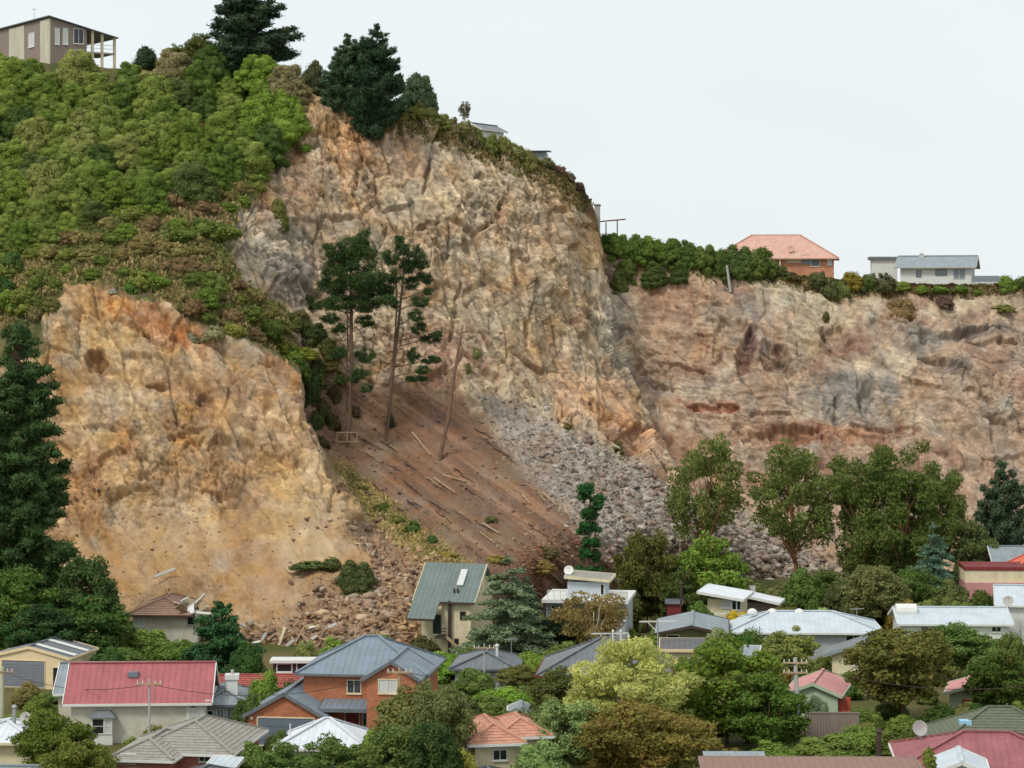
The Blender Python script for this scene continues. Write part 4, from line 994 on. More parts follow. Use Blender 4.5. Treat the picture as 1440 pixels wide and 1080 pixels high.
# gully plants and slope tufts
for (x, y, w, h, tn) in [(425, 530, 36, 40, (74, 92, 42)), (440, 560, 34, 50, (58, 82, 44)), (430, 500, 50, 20, (132, 136, 58)), (400, 490, 40, 22, (124, 128, 58)), (445, 600, 26, 34, (66, 82, 46)), (470, 560, 30, 30, (92, 84, 56)), (460, 520, 36, 22, (110, 104, 62)), (430, 440, 30, 20, (110, 106, 66)), (395, 300, 26, 36, (118, 120, 66)), (400, 320, 20, 30, (98, 108, 52)), (330, 470, 44, 34, (128, 132, 68)), (300, 470, 34, 24, (150, 148, 110)), (185, 410, 24, 24, (92, 124, 60)), (160, 404, 20, 10, (178, 178, 160)), (270, 470, 30, 20, (150, 150, 120)), (450, 470, 40, 30, (70, 84, 48)), (440, 420, 30, 26, (66, 80, 50)), (800, 598, 20, 12, (120, 108, 68)), (876, 622, 34, 22, (116, 112, 72)), (536, 716, 30, 16, (88, 104, 50)), (580, 746, 30, 24, (78, 102, 50)), (608, 762, 22, 22, (80, 106, 56)), (512, 690, 20, 12, (104, 108, 56)), (560, 735, 26, 14, (112, 118, 62)), (630, 780, 30, 12, (150, 140, 72)), (700, 790, 40, 16, (148, 138, 76)), (760, 800, 50, 20, (140, 124, 70)), (770, 780, 40, 18, (112, 104, 70)), (690, 735, 24, 10, (108, 108, 70)), (300, 420, 40, 20, (112, 112, 62)), (455, 585, 36, 40, (78, 84, 50)), (470, 600, 30, 30, (96, 86, 58)), (440, 470, 44, 40, (80, 92, 52)), (460, 500, 40, 36, (92, 96, 56)), (445, 535, 40, 44, (70, 86, 46)), (480, 540, 30, 26, (104, 92, 62)), (420, 455, 36, 30, (96, 102, 58)), (455, 625, 26, 22, (86, 82, 54)), (500, 580, 24, 20, (98, 84, 60)), (380, 440, 40, 30, (108, 112, 62)), (405, 465, 40, 26, (112, 116, 62)), (550, 600, 14, 24, (60, 66, 50)), (660, 520, 12, 20, (118, 126, 70)), (672, 500, 14, 18, (124, 130, 76))]:
    bush_on(x, y, w, h, tn, tone_word(tn) + ' small bush clinging to the slopes below the cliff', tone_word(tn) + ' bushes on the gully slopes', SK + BK[:2], sink=0.2)
bush_on(500, 828, 66, 58, (84, 94, 56), 'large grey green bush fallen on the ochre rubble', None, ['bush3'], sink=0.2)
bush_on(440, 812, 62, 14, (86, 100, 56), 'uprooted flat branch lying on the ochre fan', None, ['scrub1'], sink=0.1)
bush_on(468, 806, 34, 26, (92, 102, 62), 'small uprooted bush between the branch and the large fallen bush', None, ['scrub2'], sink=0.1)

# grass and low growth on the hillside: nobody could count it
def tufts(poly, n, seed, size, tones, name, label, lean=0.4):
    r = np.random.default_rng(seed); xs = [p[0] for p in poly]; ys = [p[1] for p in poly]
    x = r.uniform(min(xs), max(xs), n * 3); y = r.uniform(min(ys), max(ys), n * 3)
    ok = sdist(x, y, poly) + 6 * r.normal(size=n * 3) > 0
    x, y = x[ok][:n], y[ok][:n]; n = len(x)
    ci = np.clip(np.round((x - XS[0]) / STEP).astype(int), 0, len(XS) - 1)
    ri = np.clip(np.round((y - TOPY[ci]) / (BOTY[ci] - TOPY[ci]) * (NR - 1)).astype(int), 0, NR - 1)
    p = V1[ri, ci]; nn = Nn[ri, ci]
    up = unit(nn * 0.5 + np.array([0, 0, 1.0]) + lean * r.normal(size=(n, 3)))
    side = unit(np.cross(up, unit(r.normal(size=(n, 3)))))
    s = size * r.uniform(.5, 1.4, n)[:, None]
    q = np.stack([p - side * s * .45 - up * s * .1, p + side * s * .45 - up * s * .1, p + side * s * .25 + up * s, p - side * s * .3 + up * s * .8], 1)
    tn = s2l(np.array(tones, float)) * 1.0
    g = fbm(x / 30, y / 30, oct=3, seed=seed)
    ix = np.clip(((g + 0.5) * len(tn) + r.normal(0, .7, n)).astype(int), 0, len(tn) - 1)
    cols = np.repeat(tn[ix] * r.uniform(.75, 1.25, (n, 1)), 4, 0)
    me = mesh_np(name, q.reshape(-1, 3), np.arange(4 * n).reshape(n, 4), cols=cols)
    tag(obj(name, me, mat=M_tuft), label, 'grass', kind='stuff')
M_tuft, _t, _b = new_mat('tuft')
_a = _t.nodes.new('ShaderNodeAttribute'); _a.attribute_name = 'Col'; _t.links.new(_a.outputs['Color'], _b.inputs['Base Color']); _b.inputs['Roughness'].default_value = 0.8; _b.inputs['Specular IOR Level'].default_value = 0.1
tufts(LOW, 15000, 71, 0.38, [(112, 120, 64), (128, 126, 74), (158, 140, 94), (176, 154, 108), (122, 126, 70)], 'hillside_grass', 'dry grass and low growth covering the hillside')
tufts(POLY_GRASS, 9000, 72, 0.24, [(196, 174, 112), (204, 184, 124), (178, 162, 102), (146, 136, 84)], 'pale_grass', 'strip of straw coloured grass beside the scree')
tufts([(560, 158), (700, 200), (800, 245), (835, 285), (825, 300), (740, 250), (640, 205), (560, 185)], 5000, 73, 0.4, [(124, 110, 70), (110, 108, 62), (140, 122, 84)], 'brink_grass', 'dry grass along the tall cliff brink')
tufts([(860, 352), (1050, 374), (1440, 398), (1440, 410), (1250, 412), (1050, 392), (900, 384)], 6000, 74, 0.35, [(130, 112, 70), (112, 110, 60), (110, 84, 60)], 'cliff_edge_grass', 'dry grass along the low cliff edge')
# ------------------------------------------------------------------ HOUSES
def pyd(name, verts, faces, mat, parent=None):
    me = bpy.data.meshes.new(name); me.from_pydata([tuple(v) for v in verts], [], [tuple(f) for f in faces]); me.update()
    bm = bmesh.new(); bm.from_mesh(me); bmesh.ops.recalc_face_normals(bm, faces=bm.faces); bm.to_mesh(me); bm.free()
    return obj(name, me, parent, mat)

class MB:
    def __init__(s): s.v, s.f = [], []
    def add(s, v, f):
        b = len(s.v); s.v += [Vector(p) for p in v]; s.f += [tuple(b + i for i in q) for q in f]
    def box(s, x0, x1, y0, y1, z0, z1):
        s.add([(x0, y0, z0), (x1, y0, z0), (x1, y1, z0), (x0, y1, z0), (x0, y0, z1), (x1, y0, z1), (x1, y1, z1), (x0, y1, z1)], [(0, 3, 2, 1), (4, 5, 6, 7), (0, 1, 5, 4), (1, 2, 6, 5), (2, 3, 7, 6), (3, 0, 4, 7)])
    def prism(s, poly, off):
        """extrude a flat polygon by vector off"""
        n = len(poly); p = [Vector(q) for q in poly]; o = Vector(off)
        s.add(p + [q + o for q in p], [tuple(range(n))[::-1], tuple(range(n, 2 * n))] + [(i, (i + 1) % n, n + (i + 1) % n, n + i) for i in range(n)])
    def bar(s, a, b, r=0.06, h=None):
        a, b = Vector(a), Vector(b); t = (b - a).normalized()
        x = t.cross(Vector((0, 0, 1))); x = x.normalized() if x.length > 1e-3 else Vector((1, 0, 0)); y = t.cross(x)
        h = h or r
        c = [x * r + y * h, -x * r + y * h, -x * r - y * h, x * r - y * h]
        s.add([a + q for q in c] + [b + q for q in c], [(0, 1, 2, 3), (7, 6, 5, 4)] + [(i, i + 4, (i + 1) % 4 + 4, (i + 1) % 4) for i in range(4)])
    def cyl(s, a, b, r0, r1=None, n=8):
        a, b = Vector(a), Vector(b); r1 = r0 if r1 is None else r1; t = (b - a).normalized()
        x = t.cross(Vector((0.2, 1, 0.1))).normalized(); y = t.cross(x); v = []
        for p, r in ((a, r0), (b, r1)):
            for k in range(n): v.append(p + (x * math.cos(6.28318 * k / n) + y * math.sin(6.28318 * k / n)) * r)
        s.add(v, [tuple(range(n))[::-1], tuple(range(n, 2 * n))] + [(i, (i + 1) % n, n + (i + 1) % n, n + i) for i in range(n)])
    def build(s, name, mat, parent=None): return pyd(name, s.v, s.f, mat, parent)

def clip2(poly, axis, lim, keep_gt):
    out = []
    for i in range(len(poly)):
        a, b = poly[i], poly[(i + 1) % len(poly)]
        ia = (a[axis] >= lim) if keep_gt else (a[axis] <= lim); ib = (b[axis] >= lim) if keep_gt else (b[axis] <= lim)
        if ia: out.append(a)
        if ia != ib:
            t = (lim - a[axis]) / (b[axis] - a[axis]); out.append((a[0] + (b[0] - a[0]) * t, a[1] + (b[1] - a[1]) * t))
    return out

def roof_plane(mb, pts, style):
    """pts: eave left, eave right, then up and round (seen from outside)"""
    p = [Vector(q) for q in pts]
    e1 = (p[1] - p[0]).normalized(); n = e1.cross(p[2] - p[0]).normalized(); e2 = n.cross(e1)
    if n.z < 0: n = -n
    mb.prism(p, -n * 0.10)
    uv = [((q - p[0]).dot(e1), (q - p[0]).dot(e2)) for q in p]
    H = max(b for a, b in uv)
    w3 = lambda a, b, h: p[0] + e1 * a + e2 * b + n * h
    if style == 'tile':
        st = 0.33; k = 0; s = 0.0
        while s < H - 0.05:
            q = clip2(clip2(uv, 1, s, True), 1, min(s + st, H), False)
            if len(q) >= 3:
                top = [w3(a, b, 0.05 - 0.035 * (b - s) / st) for a, b in q]; m = len(q)
                bot = [w3(a, b, 0.004) for a, b in q]
                mb.add(bot + top, [tuple(range(m, 2 * m))] + [(i, (i + 1) % m, m + (i + 1) % m, m + i) for i in range(m)])
            s += st
        x0, x1 = min(a for a, b in uv), max(a for a, b in uv); x = x0 + 0.2   # tile rolls
    else:
        x0, x1 = min(a for a, b in uv), max(a for a, b in uv); x = x0 + 0.3
        while x < x1 - 0.05:
            q = clip2(clip2(uv, 0, x - 0.001, True), 0, x + 0.001, False)
            if len(q) >= 2:
                b0, b1 = min(b for a, b in q), max(b for a, b in q)
                if b1 - b0 > 0.2:
                    A, B = w3(x, b0, 0.012), w3(x, b1, 0.012)
                    c = [e1 * .025 - n * .012, e1 * .012 + n * .012, -e1 * .012 + n * .012, -e1 * .025 - n * .012]
                    mb.add([A + d for d in c] + [B + d for d in c], [(0, 1, 5, 4), (1, 2, 6, 5), (2, 3, 7, 6), (0, 3, 2, 1), (4, 5, 6, 7)])
            x += 0.45

FOOTPRINTS = []
class House:
    def __init__(s, name, label, px, Y, yaw=0.0, z0=0.0, cat='house', group=None):
        s.a = math.radians(yaw); s.c, s.s = math.cos(s.a), math.sin(s.a)
        s.ox, s.oy, s.z0 = PX(px, Y), Y, z0
        s.e = tag(empty(name, (s.ox, s.oy, z0), s.a), label, cat, group)
    def x(s, px, ly=0.0):
        k = (px - CX) / F
        return (k * (s.oy + ly * s.c) - s.ox + ly * s.s) / (s.c - k * s.s)
    def Yat(s, lx, ly=0.0): return s.oy + lx * s.s + ly * s.c
    def z(s, py, lx=0.0, ly=0.0): return PZ(py, s.Yat(lx, ly)) - s.z0
    def y(s, px, lx):
        """local y on the side plane x=lx that shows at column px"""
        k = (px - CX) / F
        return (s.ox + lx * s.c - k * (s.oy + lx * s.s)) / (s.s + k * s.c)
    def walls(s, x0, x1, y0, y1, h, mat, gable=None, tan=0.5, name='wall', zb=-0.3):
        FOOTPRINTS.append((s.ox, s.oy, s.c, s.s, x0, x1, y0, y1))
        m = MB()
        if gable == 'y':     # gable faces front and back
            xm, hr = (x0 + x1) / 2, h + (x1 - x0) / 2 * tan
            m.prism([(x0, y0, zb), (x1, y0, zb), (x1, y0, h), (xm, y0, hr), (x0, y0, h)], (0, y1 - y0, 0))
        elif gable == 'x':
            ym, hr = (y0 + y1) / 2, h + (y1 - y0) / 2 * tan
            m.prism([(x0, y0, zb), (x0, y1, zb), (x0, y1, h), (x0, ym, hr), (x0, y0, h)], (x1 - x0, 0, 0))
        else: m.box(x0, x1, y0, y1, zb, h)
        return m.build(name, mat, s.e)
    def roof(s, x0, x1, y0, y1, h, mat, kind='gable', axis='x', tan=0.5, ov=0.4, style='metal', trim=None, ridge=None, end=None, barge=True):
        """h is the wall top; the slopes pass 0.03 m above it"""
        m = MB(); end = ov if end is None else end; h = h + 0.14
        g = MB(); cap = MB()
        if kind == 'gable':
            if axis == 'x':
                X0, X1, Y0, Y1 = x0 - end, x1 + end, y0 - ov, y1 + ov; ym = (Y0 + Y1) / 2; ze = h - ov * tan; zr = ze + (ym - Y0) * tan
                roof_plane(m, [(X0, Y0, ze), (X1, Y0, ze), (X1, ym, zr), (X0, ym, zr)], style)
                roof_plane(m, [(X1, Y1, ze), (X0, Y1, ze), (X0, ym, zr), (X1, ym, zr)], style)
                g.box(X0, X1, Y0 - .10, Y0 - .003, ze - .16, ze + .01); g.box(X0, X1, Y1 + .003, Y1 + .1, ze - .16, ze + .01)
                cap.bar((X0, ym, zr + .05), (X1, ym, zr + .05), .13, .05)
                bg = [((X0 - .035, Y0, ze - .07), (X0 - .035, ym, zr - .07)), ((X0 - .035, Y1, ze - .07), (X0 - .035, ym, zr - .07)), ((X1 + .035, Y0, ze - .07), (X1 + .035, ym, zr - .07)), ((X1 + .035, Y1, ze - .07), (X1 + .035, ym, zr - .07))]
            else:
                X0, X1, Y0, Y1 = x0 - ov, x1 + ov, y0 - end, y1 + end; xm = (X0 + X1) / 2; ze = h - ov * tan; zr = ze + (xm - X0) * tan
                roof_plane(m, [(X0, Y1, ze), (X0, Y0, ze), (xm, Y0, zr), (xm, Y1, zr)], style)
                roof_plane(m, [(X1, Y0, ze), (X1, Y1, ze), (xm, Y1, zr), (xm, Y0, zr)], style)
                g.box(X0 - .10, X0 - .003, Y0, Y1, ze - .16, ze + .01); g.box(X1 + .003, X1 + .10, Y0, Y1, ze - .16, ze + .01)
                cap.bar((xm, Y0, zr + .05), (xm, Y1, zr + .05), .13, .05)
                bg = [((X0, Y0 - .035, ze - .07), (xm, Y0 - .035, zr - .07)), ((X1, Y0 - .035, ze - .07), (xm, Y0 - .035, zr - .07)), ((X0, Y1 + .035, ze - .07), (xm, Y1 + .035, zr - .07)), ((X1, Y1 + .035, ze - .07), (xm, Y1 + .035, zr - .07))]
        else:
            X0, X1, Y0, Y1 = x0 - ov, x1 + ov, y0 - ov, y1 + ov; ze = h - ov * tan
            w, d = X1 - X0, Y1 - Y0; bg = []
            if w >= d:
                ym = (Y0 + Y1) / 2; zr = ze + d / 2 * tan; a, b = (X0 + d / 2, ym, zr), (X1 - d / 2 - .001, ym, zr)
                roof_plane(m, [(X0, Y0, ze), (X1, Y0, ze), b, a], style); roof_plane(m, [(X1, Y1, ze), (X0, Y1, ze), a, b], style)
                roof_plane(m, [(X1, Y0, ze), (X1, Y1, ze), b], style); roof_plane(m, [(X0, Y1, ze), (X0, Y0, ze), a], style)
                hips = [((X0, Y0, ze), a), ((X0, Y1, ze), a), ((X1, Y0, ze), b), ((X1, Y1, ze), b), (a, b)]
            else:
                xm = (X0 + X1) / 2; zr = ze + w / 2 * tan; a, b = (xm, Y0 + w / 2, zr), (xm, Y1 - w / 2 - .001, zr)
                roof_plane(m, [(X0, Y1, ze), (X0, Y0, ze), a, b], style); roof_plane(m, [(X1, Y0, ze), (X1, Y1, ze), b, a], style)
                roof_plane(m, [(X0, Y0, ze), (X1, Y0, ze), a], style); roof_plane(m, [(X1, Y1, ze), (X0, Y1, ze), b], style)
                hips = [((X0, Y0, ze), a), ((X1, Y0, ze), a), ((X0, Y1, ze), b), ((X1, Y1, ze), b), (a, b)]
            for p, q in hips:
                if (Vector(p) - Vector(q)).length > .1: cap.bar(Vector(p) + Vector((0, 0, .08)), Vector(q) + Vector((0, 0, .08)), .10, .05)
            g.box(X0, X1, Y0 - .10, Y0 - .003, ze - .16, ze + .01); g.box(X0, X1, Y1 + .003, Y1 + .1, ze - .16, ze + .01)
            g.box(X0 - .10, X0 - .003, Y0, Y1, ze - .16, ze + .01); g.box(X1 + .003, X1 + .10, Y0, Y1, ze - .16, ze + .01)
        r = m.build('roof', mat, s.e)
        cap.build('ridge_cap', ridge or mat, r)
        if trim is not None:
            for i in range(0, len(g.v), 8): pyd('gutter', g.v[i:i + 8], g.f[:6], trim, r)
            if barge:
                for p, q in bg:
                    b = MB(); b.bar(p, q, .03, .12); b.build('bargeboard', trim, r)
        s.last_roof = r
        return r
    def mono(s, x0, x1, y0, y1, zl, zr, mat, axis='x', th=0.16, trim=None, name='roof', style='metal'):
        """single slope roof: zl at the start of axis, zr at its end"""
        m = MB()
        if axis == 'x': pts = [(x0, y1, zl), (x0, y0, zl), (x1, y0, zr), (x1, y1, zr)] if zl < zr else [(x1, y0, zr), (x1, y1, zr), (x0, y1, zl), (x0, y0, zl)]
        else: pts = [(x0, y0, zl), (x1, y0, zl), (x1, y1, zr), (x0, y1, zr)] if zl < zr else [(x1, y1, zr), (x0, y1, zr), (x0, y0, zl), (x1, y0, zl)]
        roof_plane(m, pts, style)
        r = m.build(name, mat, s.e); s.last_roof = r
        if trim is not None:
            g = MB(); p = [Vector(q) - Vector((0, 0, .1)) for q in pts]
            for i in range(4):
                a, b = p[i], p[(i + 1) % 4]; o = (a + b) / 2 - sum(p, Vector()) / 4; o.z = 0; o = o.normalized() * .045
                g.bar(a + o, b + o, .04, .13)
            g.build('fascia', trim, r)
        return r
    def win(s, u0, u1, z0, z1, plane='front', at=0.0, frame=None, pane=None, mull=1, trans=0, fw=0.07, name='window', sill=True):
        """window on the wall: front plane y=at (u along x) or right plane x=at (u along y)"""
        T = (lambda u, d, z: (u, at - d, z)) if plane == 'front' else ((lambda u, d, z: (at + d, u, z)) if plane == 'right' else (lambda u, d, z: (at - d, u, z)))
        def bx(m, a, b, c, d, e, f):
            c1, c2 = T(a, c, e), T(b, d, f)
            m.box(min(c1[0], c2[0]), max(c1[0], c2[0]), min(c1[1], c2[1]), max(c1[1], c2[1]), e, f)
        m = MB()
        bx(m, u0 - fw, u0, -.02, .06, z0 - fw, z1 + fw); bx(m, u1, u1 + fw, -.02, .06, z0 - fw, z1 + fw)
        bx(m, u0, u1, -.02, .06, z1, z1 + fw); bx(m, u0, u1, -.02, .06, z0 - fw, z0)
        for i in range(1, mull + 1):
            uu = u0 + (u1 - u0) * i / (mull + 1); bx(m, uu - .025, uu + .025, -.02, .05, z0, z1)
        for i in range(1, trans + 1):
            zz = z0 + (z1 - z0) * i / (trans + 1); bx(m, u0, u1, -.02, .045, zz - .02, zz + .02)
        w = m.build(name, frame or M_white, s.e)
        for i in range(mull + 1):
            a, b = u0 + (u1 - u0) * i / (mull + 1), u0 + (u1 - u0) * (i + 1) / (mull + 1)
            g = MB(); bx(g, a + .002, b - .002, -.02, .012, z0 + .002, z1 - .002); g.build('pane', pane or M_glass, w)
        if sill and name == 'window':
            g = MB(); bx(g, u0 - fw - .03, u1 + fw + .03, -.01, .12, z0 - fw - .06, z0 - fw - .002); g.build('sill', frame or M_white, w)
        return w
    def winpx(s, a, b, c, d, at=0.0, **k):
        x0, x1 = s.x(a, at), s.x(b, at); xm = (x0 + x1) / 2
        return s.win(x0, x1, s.z(d, xm, at), s.z(c, xm, at), at=at, **k)
    def box(s, name, x0, x1, y0, y1, z0, z1, mat, parent=None):
        m = MB(); m.box(x0, x1, y0, y1, z0, z1); return m.build(name, mat, parent or s.e)

M_white = plain('white_paint', (218, 218, 212), .55, .08, 2.0)
M_cream = plain('cream_paint', (222, 210, 176), .7, .10, 1.2, dirt=(186, 170, 136))
M_panel = plain('weathered_panel', (196, 190, 170), .8, .16, 1.2, stretch=(1, 1, .2))
M_shed = plain('shed_cream', (226, 204, 164), .6, .08, 1.2)
M_villa = plain('villa_render', (204, 200, 184), .8, .10, .8, .2, 5, dirt=(176, 170, 150))
M_greywall = plain('grey_weatherboard', (168, 174, 176), .7, .12, 1.0)
M_palegreen = plain('pale_green_boards', (172, 188, 160), .7, .08, 1.0)
M_greenwall = plain('moss_green_boards', (118, 122, 78), .8, .16, 1.4)
M_brownwall = plain('brown_boards', (134, 118, 110), .8, .3, 2.5, .3, stretch=(1, 1, .15), dirt=(160, 146, 130))
M_darkwall = plain('dark_stain', (72, 58, 58), .8, .2, 2)
M_red = plain('faded_red_iron', (164, 94, 96), .5, 0.2, .9, stretch=(1, .3, 1), dirt=(150, 92, 92))
M_crimson = plain('crimson_iron', (152, 92, 95), .5, 0.2, .9)
M_redtile = plain('red_tile', (156, 86, 76), .8, 0.3, 2.0)
M_pink = plain('pink_iron', (198, 142, 138), .55, 0.16, 1.0)
M_blue = plain('blue_grey_iron', (122, 135, 145), .45, 0.14, .7, spec=.5)
M_grey = plain('grey_iron', (136, 146, 150), .45, 0.18, .8, spec=.5)
M_slate = plain('slate_grey_iron', (106, 111, 115), .45, 0.18, .8, spec=.5)
M_green = plain('green_iron', (106, 119, 114), .45, 0.16, .7, spec=.5)
M_paleblue = plain('pale_blue_iron', (190, 200, 206), .4, 0.12, .7, spec=.5)
M_whiteroof = plain('white_iron', (212, 216, 220), .4, 0.1, .7, spec=.5)
M_tile = plain('grey_concrete_tile', (148, 146, 140), .85, 0.3, 2.6, .2, 8, dirt=(150, 138, 110))
M_darktile = plain('dark_tile', (104, 106, 108), .8, 0.3, 2.6)
M_mosstile = plain('moss_green_tile', (102, 106, 92), .85, 0.3, 2.6, dirt=(96, 108, 70))
M_salmon = plain('salmon_tile', (194, 142, 118), .8, 0.28, 2.6)
M_salmon2 = plain('faded_salmon_tile', (204, 162, 144), .75, 0.16, 1.5)
M_brown = plain('brown_roof', (152, 126, 106), .8, .16, 2.0, dirt=(150, 104, 84))
M_brownlong = plain('brown_membrane', (142, 112, 100), .75, .10, 1.2)
M_darkroof = plain('dark_felt', (104, 104, 104), .85, .14, 1.2)
M_concrete = plain('concrete', (176, 174, 168), .9, .14, 1.6, .2)
M_galv = plain('galvanised', (170, 172, 172), .4, .1, 2, metallic=.4, spec=.5)
M_timber = plain('weathered_timber', (168, 146, 116), .85, .25, 3, stretch=(1, 1, .3))
M_darktimber = plain('dark_timber', (74, 60, 54), .8, .2, 2)
M_door = plain('steel_blue_door', (104, 116, 128), .5, .08, 1)
M_rolldoor = plain('grey_roller_door', (124, 128, 134), .5, .10, 1)
M_blackdoor = plain('dark_opening', (34, 32, 34), .8, .2, 1)
M_greendoor = plain('dark_green_door', (44, 62, 56), .6, .2, 1)
M_reddoor = plain('red_door', (178, 84, 66), .6, .1, 1)
M_maroon = plain('maroon', (122, 50, 50), .6, .12, 1)
M_fence = plain('fence_boards', (150, 142, 128), .85, .2, 2)
M_bluetarp = plain('blue_cover', (150, 196, 218), .5, .1, 1)
M_glass, _t, _b = new_mat('window_glass')
_b.inputs['Base Color'].default_value = (0.02, 0.024, 0.028, 1); _b.inputs['Roughness'].default_value = 0.06; _b.inputs['Specular IOR Level'].default_value = 0.6
M_curtain = plain('curtained_glass', (202, 204, 200), .25, .1, 3, spec=.6)
M_greyglass = plain('grey_glass', (120, 132, 138), .12, .1, 1, spec=.7)

def brick_mat(name, col, mortar, scale=1.0):
    m, t, b = new_mat(name)
    tcn = t.nodes.new('ShaderNodeTexCoord'); br = t.nodes.new('ShaderNodeTexBrick')
    # bricks laid in the wall plane: x+y runs along either wall direction
    sx = t.nodes.new('ShaderNodeSeparateXYZ'); t.links.new(tcn.outputs['Object'], sx.inputs[0])
    ad = t.nodes.new('ShaderNodeMath'); t.links.new(sx.outputs[0], ad.inputs[0]); t.links.new(sx.outputs[1], ad.inputs[1])
    cx = t.nodes.new('ShaderNodeCombineXYZ'); t.links.new(ad.outputs[0], cx.inputs[0]); t.links.new(sx.outputs[2], cx.inputs[1])
    t.links.new(cx.outputs[0], br.inputs['Vector'])
    c = s2l(col)
    br.inputs['Color1'].default_value = (*c * 1.1, 1); br.inputs['Color2'].default_value = (*c * .78, 1); br.inputs['Mortar'].default_value = (*s2l(mortar), 1)
    br.inputs['Scale'].default_value = 1.0; br.inputs['Brick Width'].default_value = .24; br.inputs['Row Height'].default_value = .086; br.inputs['Mortar Size'].default_value = .010
    n = t.nodes.new('ShaderNodeTexNoise'); n.inputs['Scale'].default_value = .9; n.inputs['Detail'].default_value = 5; t.links.new(tcn.outputs['Object'], n.inputs['Vector'])
    mr = t.nodes.new('ShaderNodeMapRange'); mr.inputs[1].default_value = .3; mr.inputs[2].default_value = .7; mr.inputs[3].default_value = .85; mr.inputs[4].default_value = 1.12; t.links.new(n.outputs['Fac'], mr.inputs[0])
    hs = t.nodes.new('ShaderNodeHueSaturation'); t.links.new(br.outputs['Color'], hs.inputs['Color']); t.links.new(mr.outputs[0], hs.inputs['Value'])
    t.links.new(hs.outputs[0], b.inputs['Base Color']); b.inputs['Roughness'].default_value = .9; b.inputs['Specular IOR Level'].default_value = .15
    return m
M_brick = brick_mat('orange_brick', (184, 112, 80), (168, 126, 96))
M_brickpink = brick_mat('pink_brick', (186, 116, 98), (170, 140, 124))

def dish(name, label, p, r=0.45, mat=None, face=(-.3, -1, .5), pole=1.0):
    root = tag(empty(name, p), label, 'dish'); d = Vector(face).normalized(); x = d.cross(Vector((0, 0, 1))).normalized(); y = d.cross(x)
    m = MB(); n = 14; c = Vector((0, 0, pole))
    ring = lambda q, dep: [c + (x * math.cos(6.28318 * k / n) + y * math.sin(6.28318 * k / n)) * q + d * dep for k in range(n)]
    v = ring(r, .12) + ring(r * .5, .03) + [c] + ring(r, .09) + [c - d * .05]
    f = [(i, (i + 1) % n, n + (i + 1) % n, n + i) for i in range(n)] + [(n + i, n + (i + 1) % n, 2 * n) for i in range(n)]
    f += [(i, 2 * n + 1 + i, 2 * n + 1 + (i + 1) % n, (i + 1) % n) for i in range(n)] + [(2 * n + 1 + i, 3 * n + 1, 2 * n + 1 + (i + 1) % n) for i in range(n)]
    m.add(v, f); m.build('reflector', mat or M_concrete, root)
    m = MB(); m.cyl((0, 0, 0), (0, 0, pole), .035); m.cyl(c - y * r * .7, c + d * .45, .015); m.build('mast', M_galv, root)
    return root
def flue(label, p, h=1.2, r=.12, mat=None):
    root = tag(empty('flue_pipe', p), label, 'flue')
    m = MB(); m.cyl((0, 0, -.2), (0, 0, h), r); m.build('pipe', mat or M_galv, root)
    m = MB(); m.cyl((0, 0, h + .05), (0, 0, h + .22), r * 1.6, r * .9); m.cyl((0, 0, h), (0, 0, h + .06), r * .6); m.build('cowl', mat or M_galv, root)
def antenna(label, p, h=2.0, w=1.2, rz=0.2):
    root = tag(empty('antenna', p, rz), label, 'antenna')
    m = MB(); m.cyl((0, 0, -.2), (0, 0, h), .03); m.build('mast', M_galv, root)
    m = MB(); m.cyl((-w / 2, 0, h - .1), (w / 2, 0, h - .05), .025)
    for k in range(5): x = -w / 2 + w * (k + .3) / 5; m.cyl((x, -.3, h - .07), (x, .3, h - .07), .015)
    m.build('aerial', M_galv, root)
def pole(label, px, Y, top, mat, h_arm=2, r=.16, base=0.0, arms=True, lean=0.0):
    root = tag(empty('power_pole', (PX(px, Y), Y, base)), label, 'power pole'); h = PZ(top, Y) - base
    m = MB(); m.cyl((0, 0, -.3), (lean, 0, h), r, r * .72); m.build('post', mat, root)
    if arms:
        for i in range(h_arm):
            m = MB(); z = h - .35 - .7 * i; m.box(lean - .9, lean + .9, -.2, -.08, z - .06, z + .06); a = m.build('crossarm', M_timber, root)
            for q in (-.8, -.45, .45, .8):
                m = MB(); m.cyl((lean + q, -.14, z + .06), (lean + q, -.14, z + .26), .045, .03); m.build('insulator', M_white, a)
    return root

# 1 cream shed at the left
H = House('garage_shed', 'cream metal shed with grey roller door and two pale roof strips', -14, 202, -12, cat='shed')
w = H.x(97); t = .24
H.walls(0, w, 0, 6.0, 2.55, M_shed, 'y', t)
H.roof(0, w, 0, 6.0, 2.55, M_slate, 'gable', 'y', t, .12, end=.1, trim=M_shed)
xm = w / 2; zr = 2.55 + w / 2 * t + .17
for a in (.9, 3.6):
    m = MB(); hw = w / 2 + .1
    m.prism([(xm + .15, a, zr - .15 * t + .03), (xm + hw, a, zr - hw * t + .03), (xm + hw, a + .75, zr - hw * t + .03), (xm + .15, a + .75, zr - .15 * t + .03)], (0, 0, .03)); m.build('skylight_strip', M_white, H.last_roof)
d = H.winpx(3, 63, 929, 966, name='roller_door', frame=M_shed, pane=M_rolldoor, mull=0, trans=0, fw=.05)
m = MB(); z1 = H.z(929, 3)
for k in range(9): m.box(H.x(3), H.x(63), -.035, -.014, .06 + k * .24, .06 + k * .24 + .2)
m.build('door_slats', M_rolldoor, d)
H.winpx(75, 86, 939, 964, name='doorway', frame=M_shed, pane=M_blackdoor, mull=0, fw=.05)

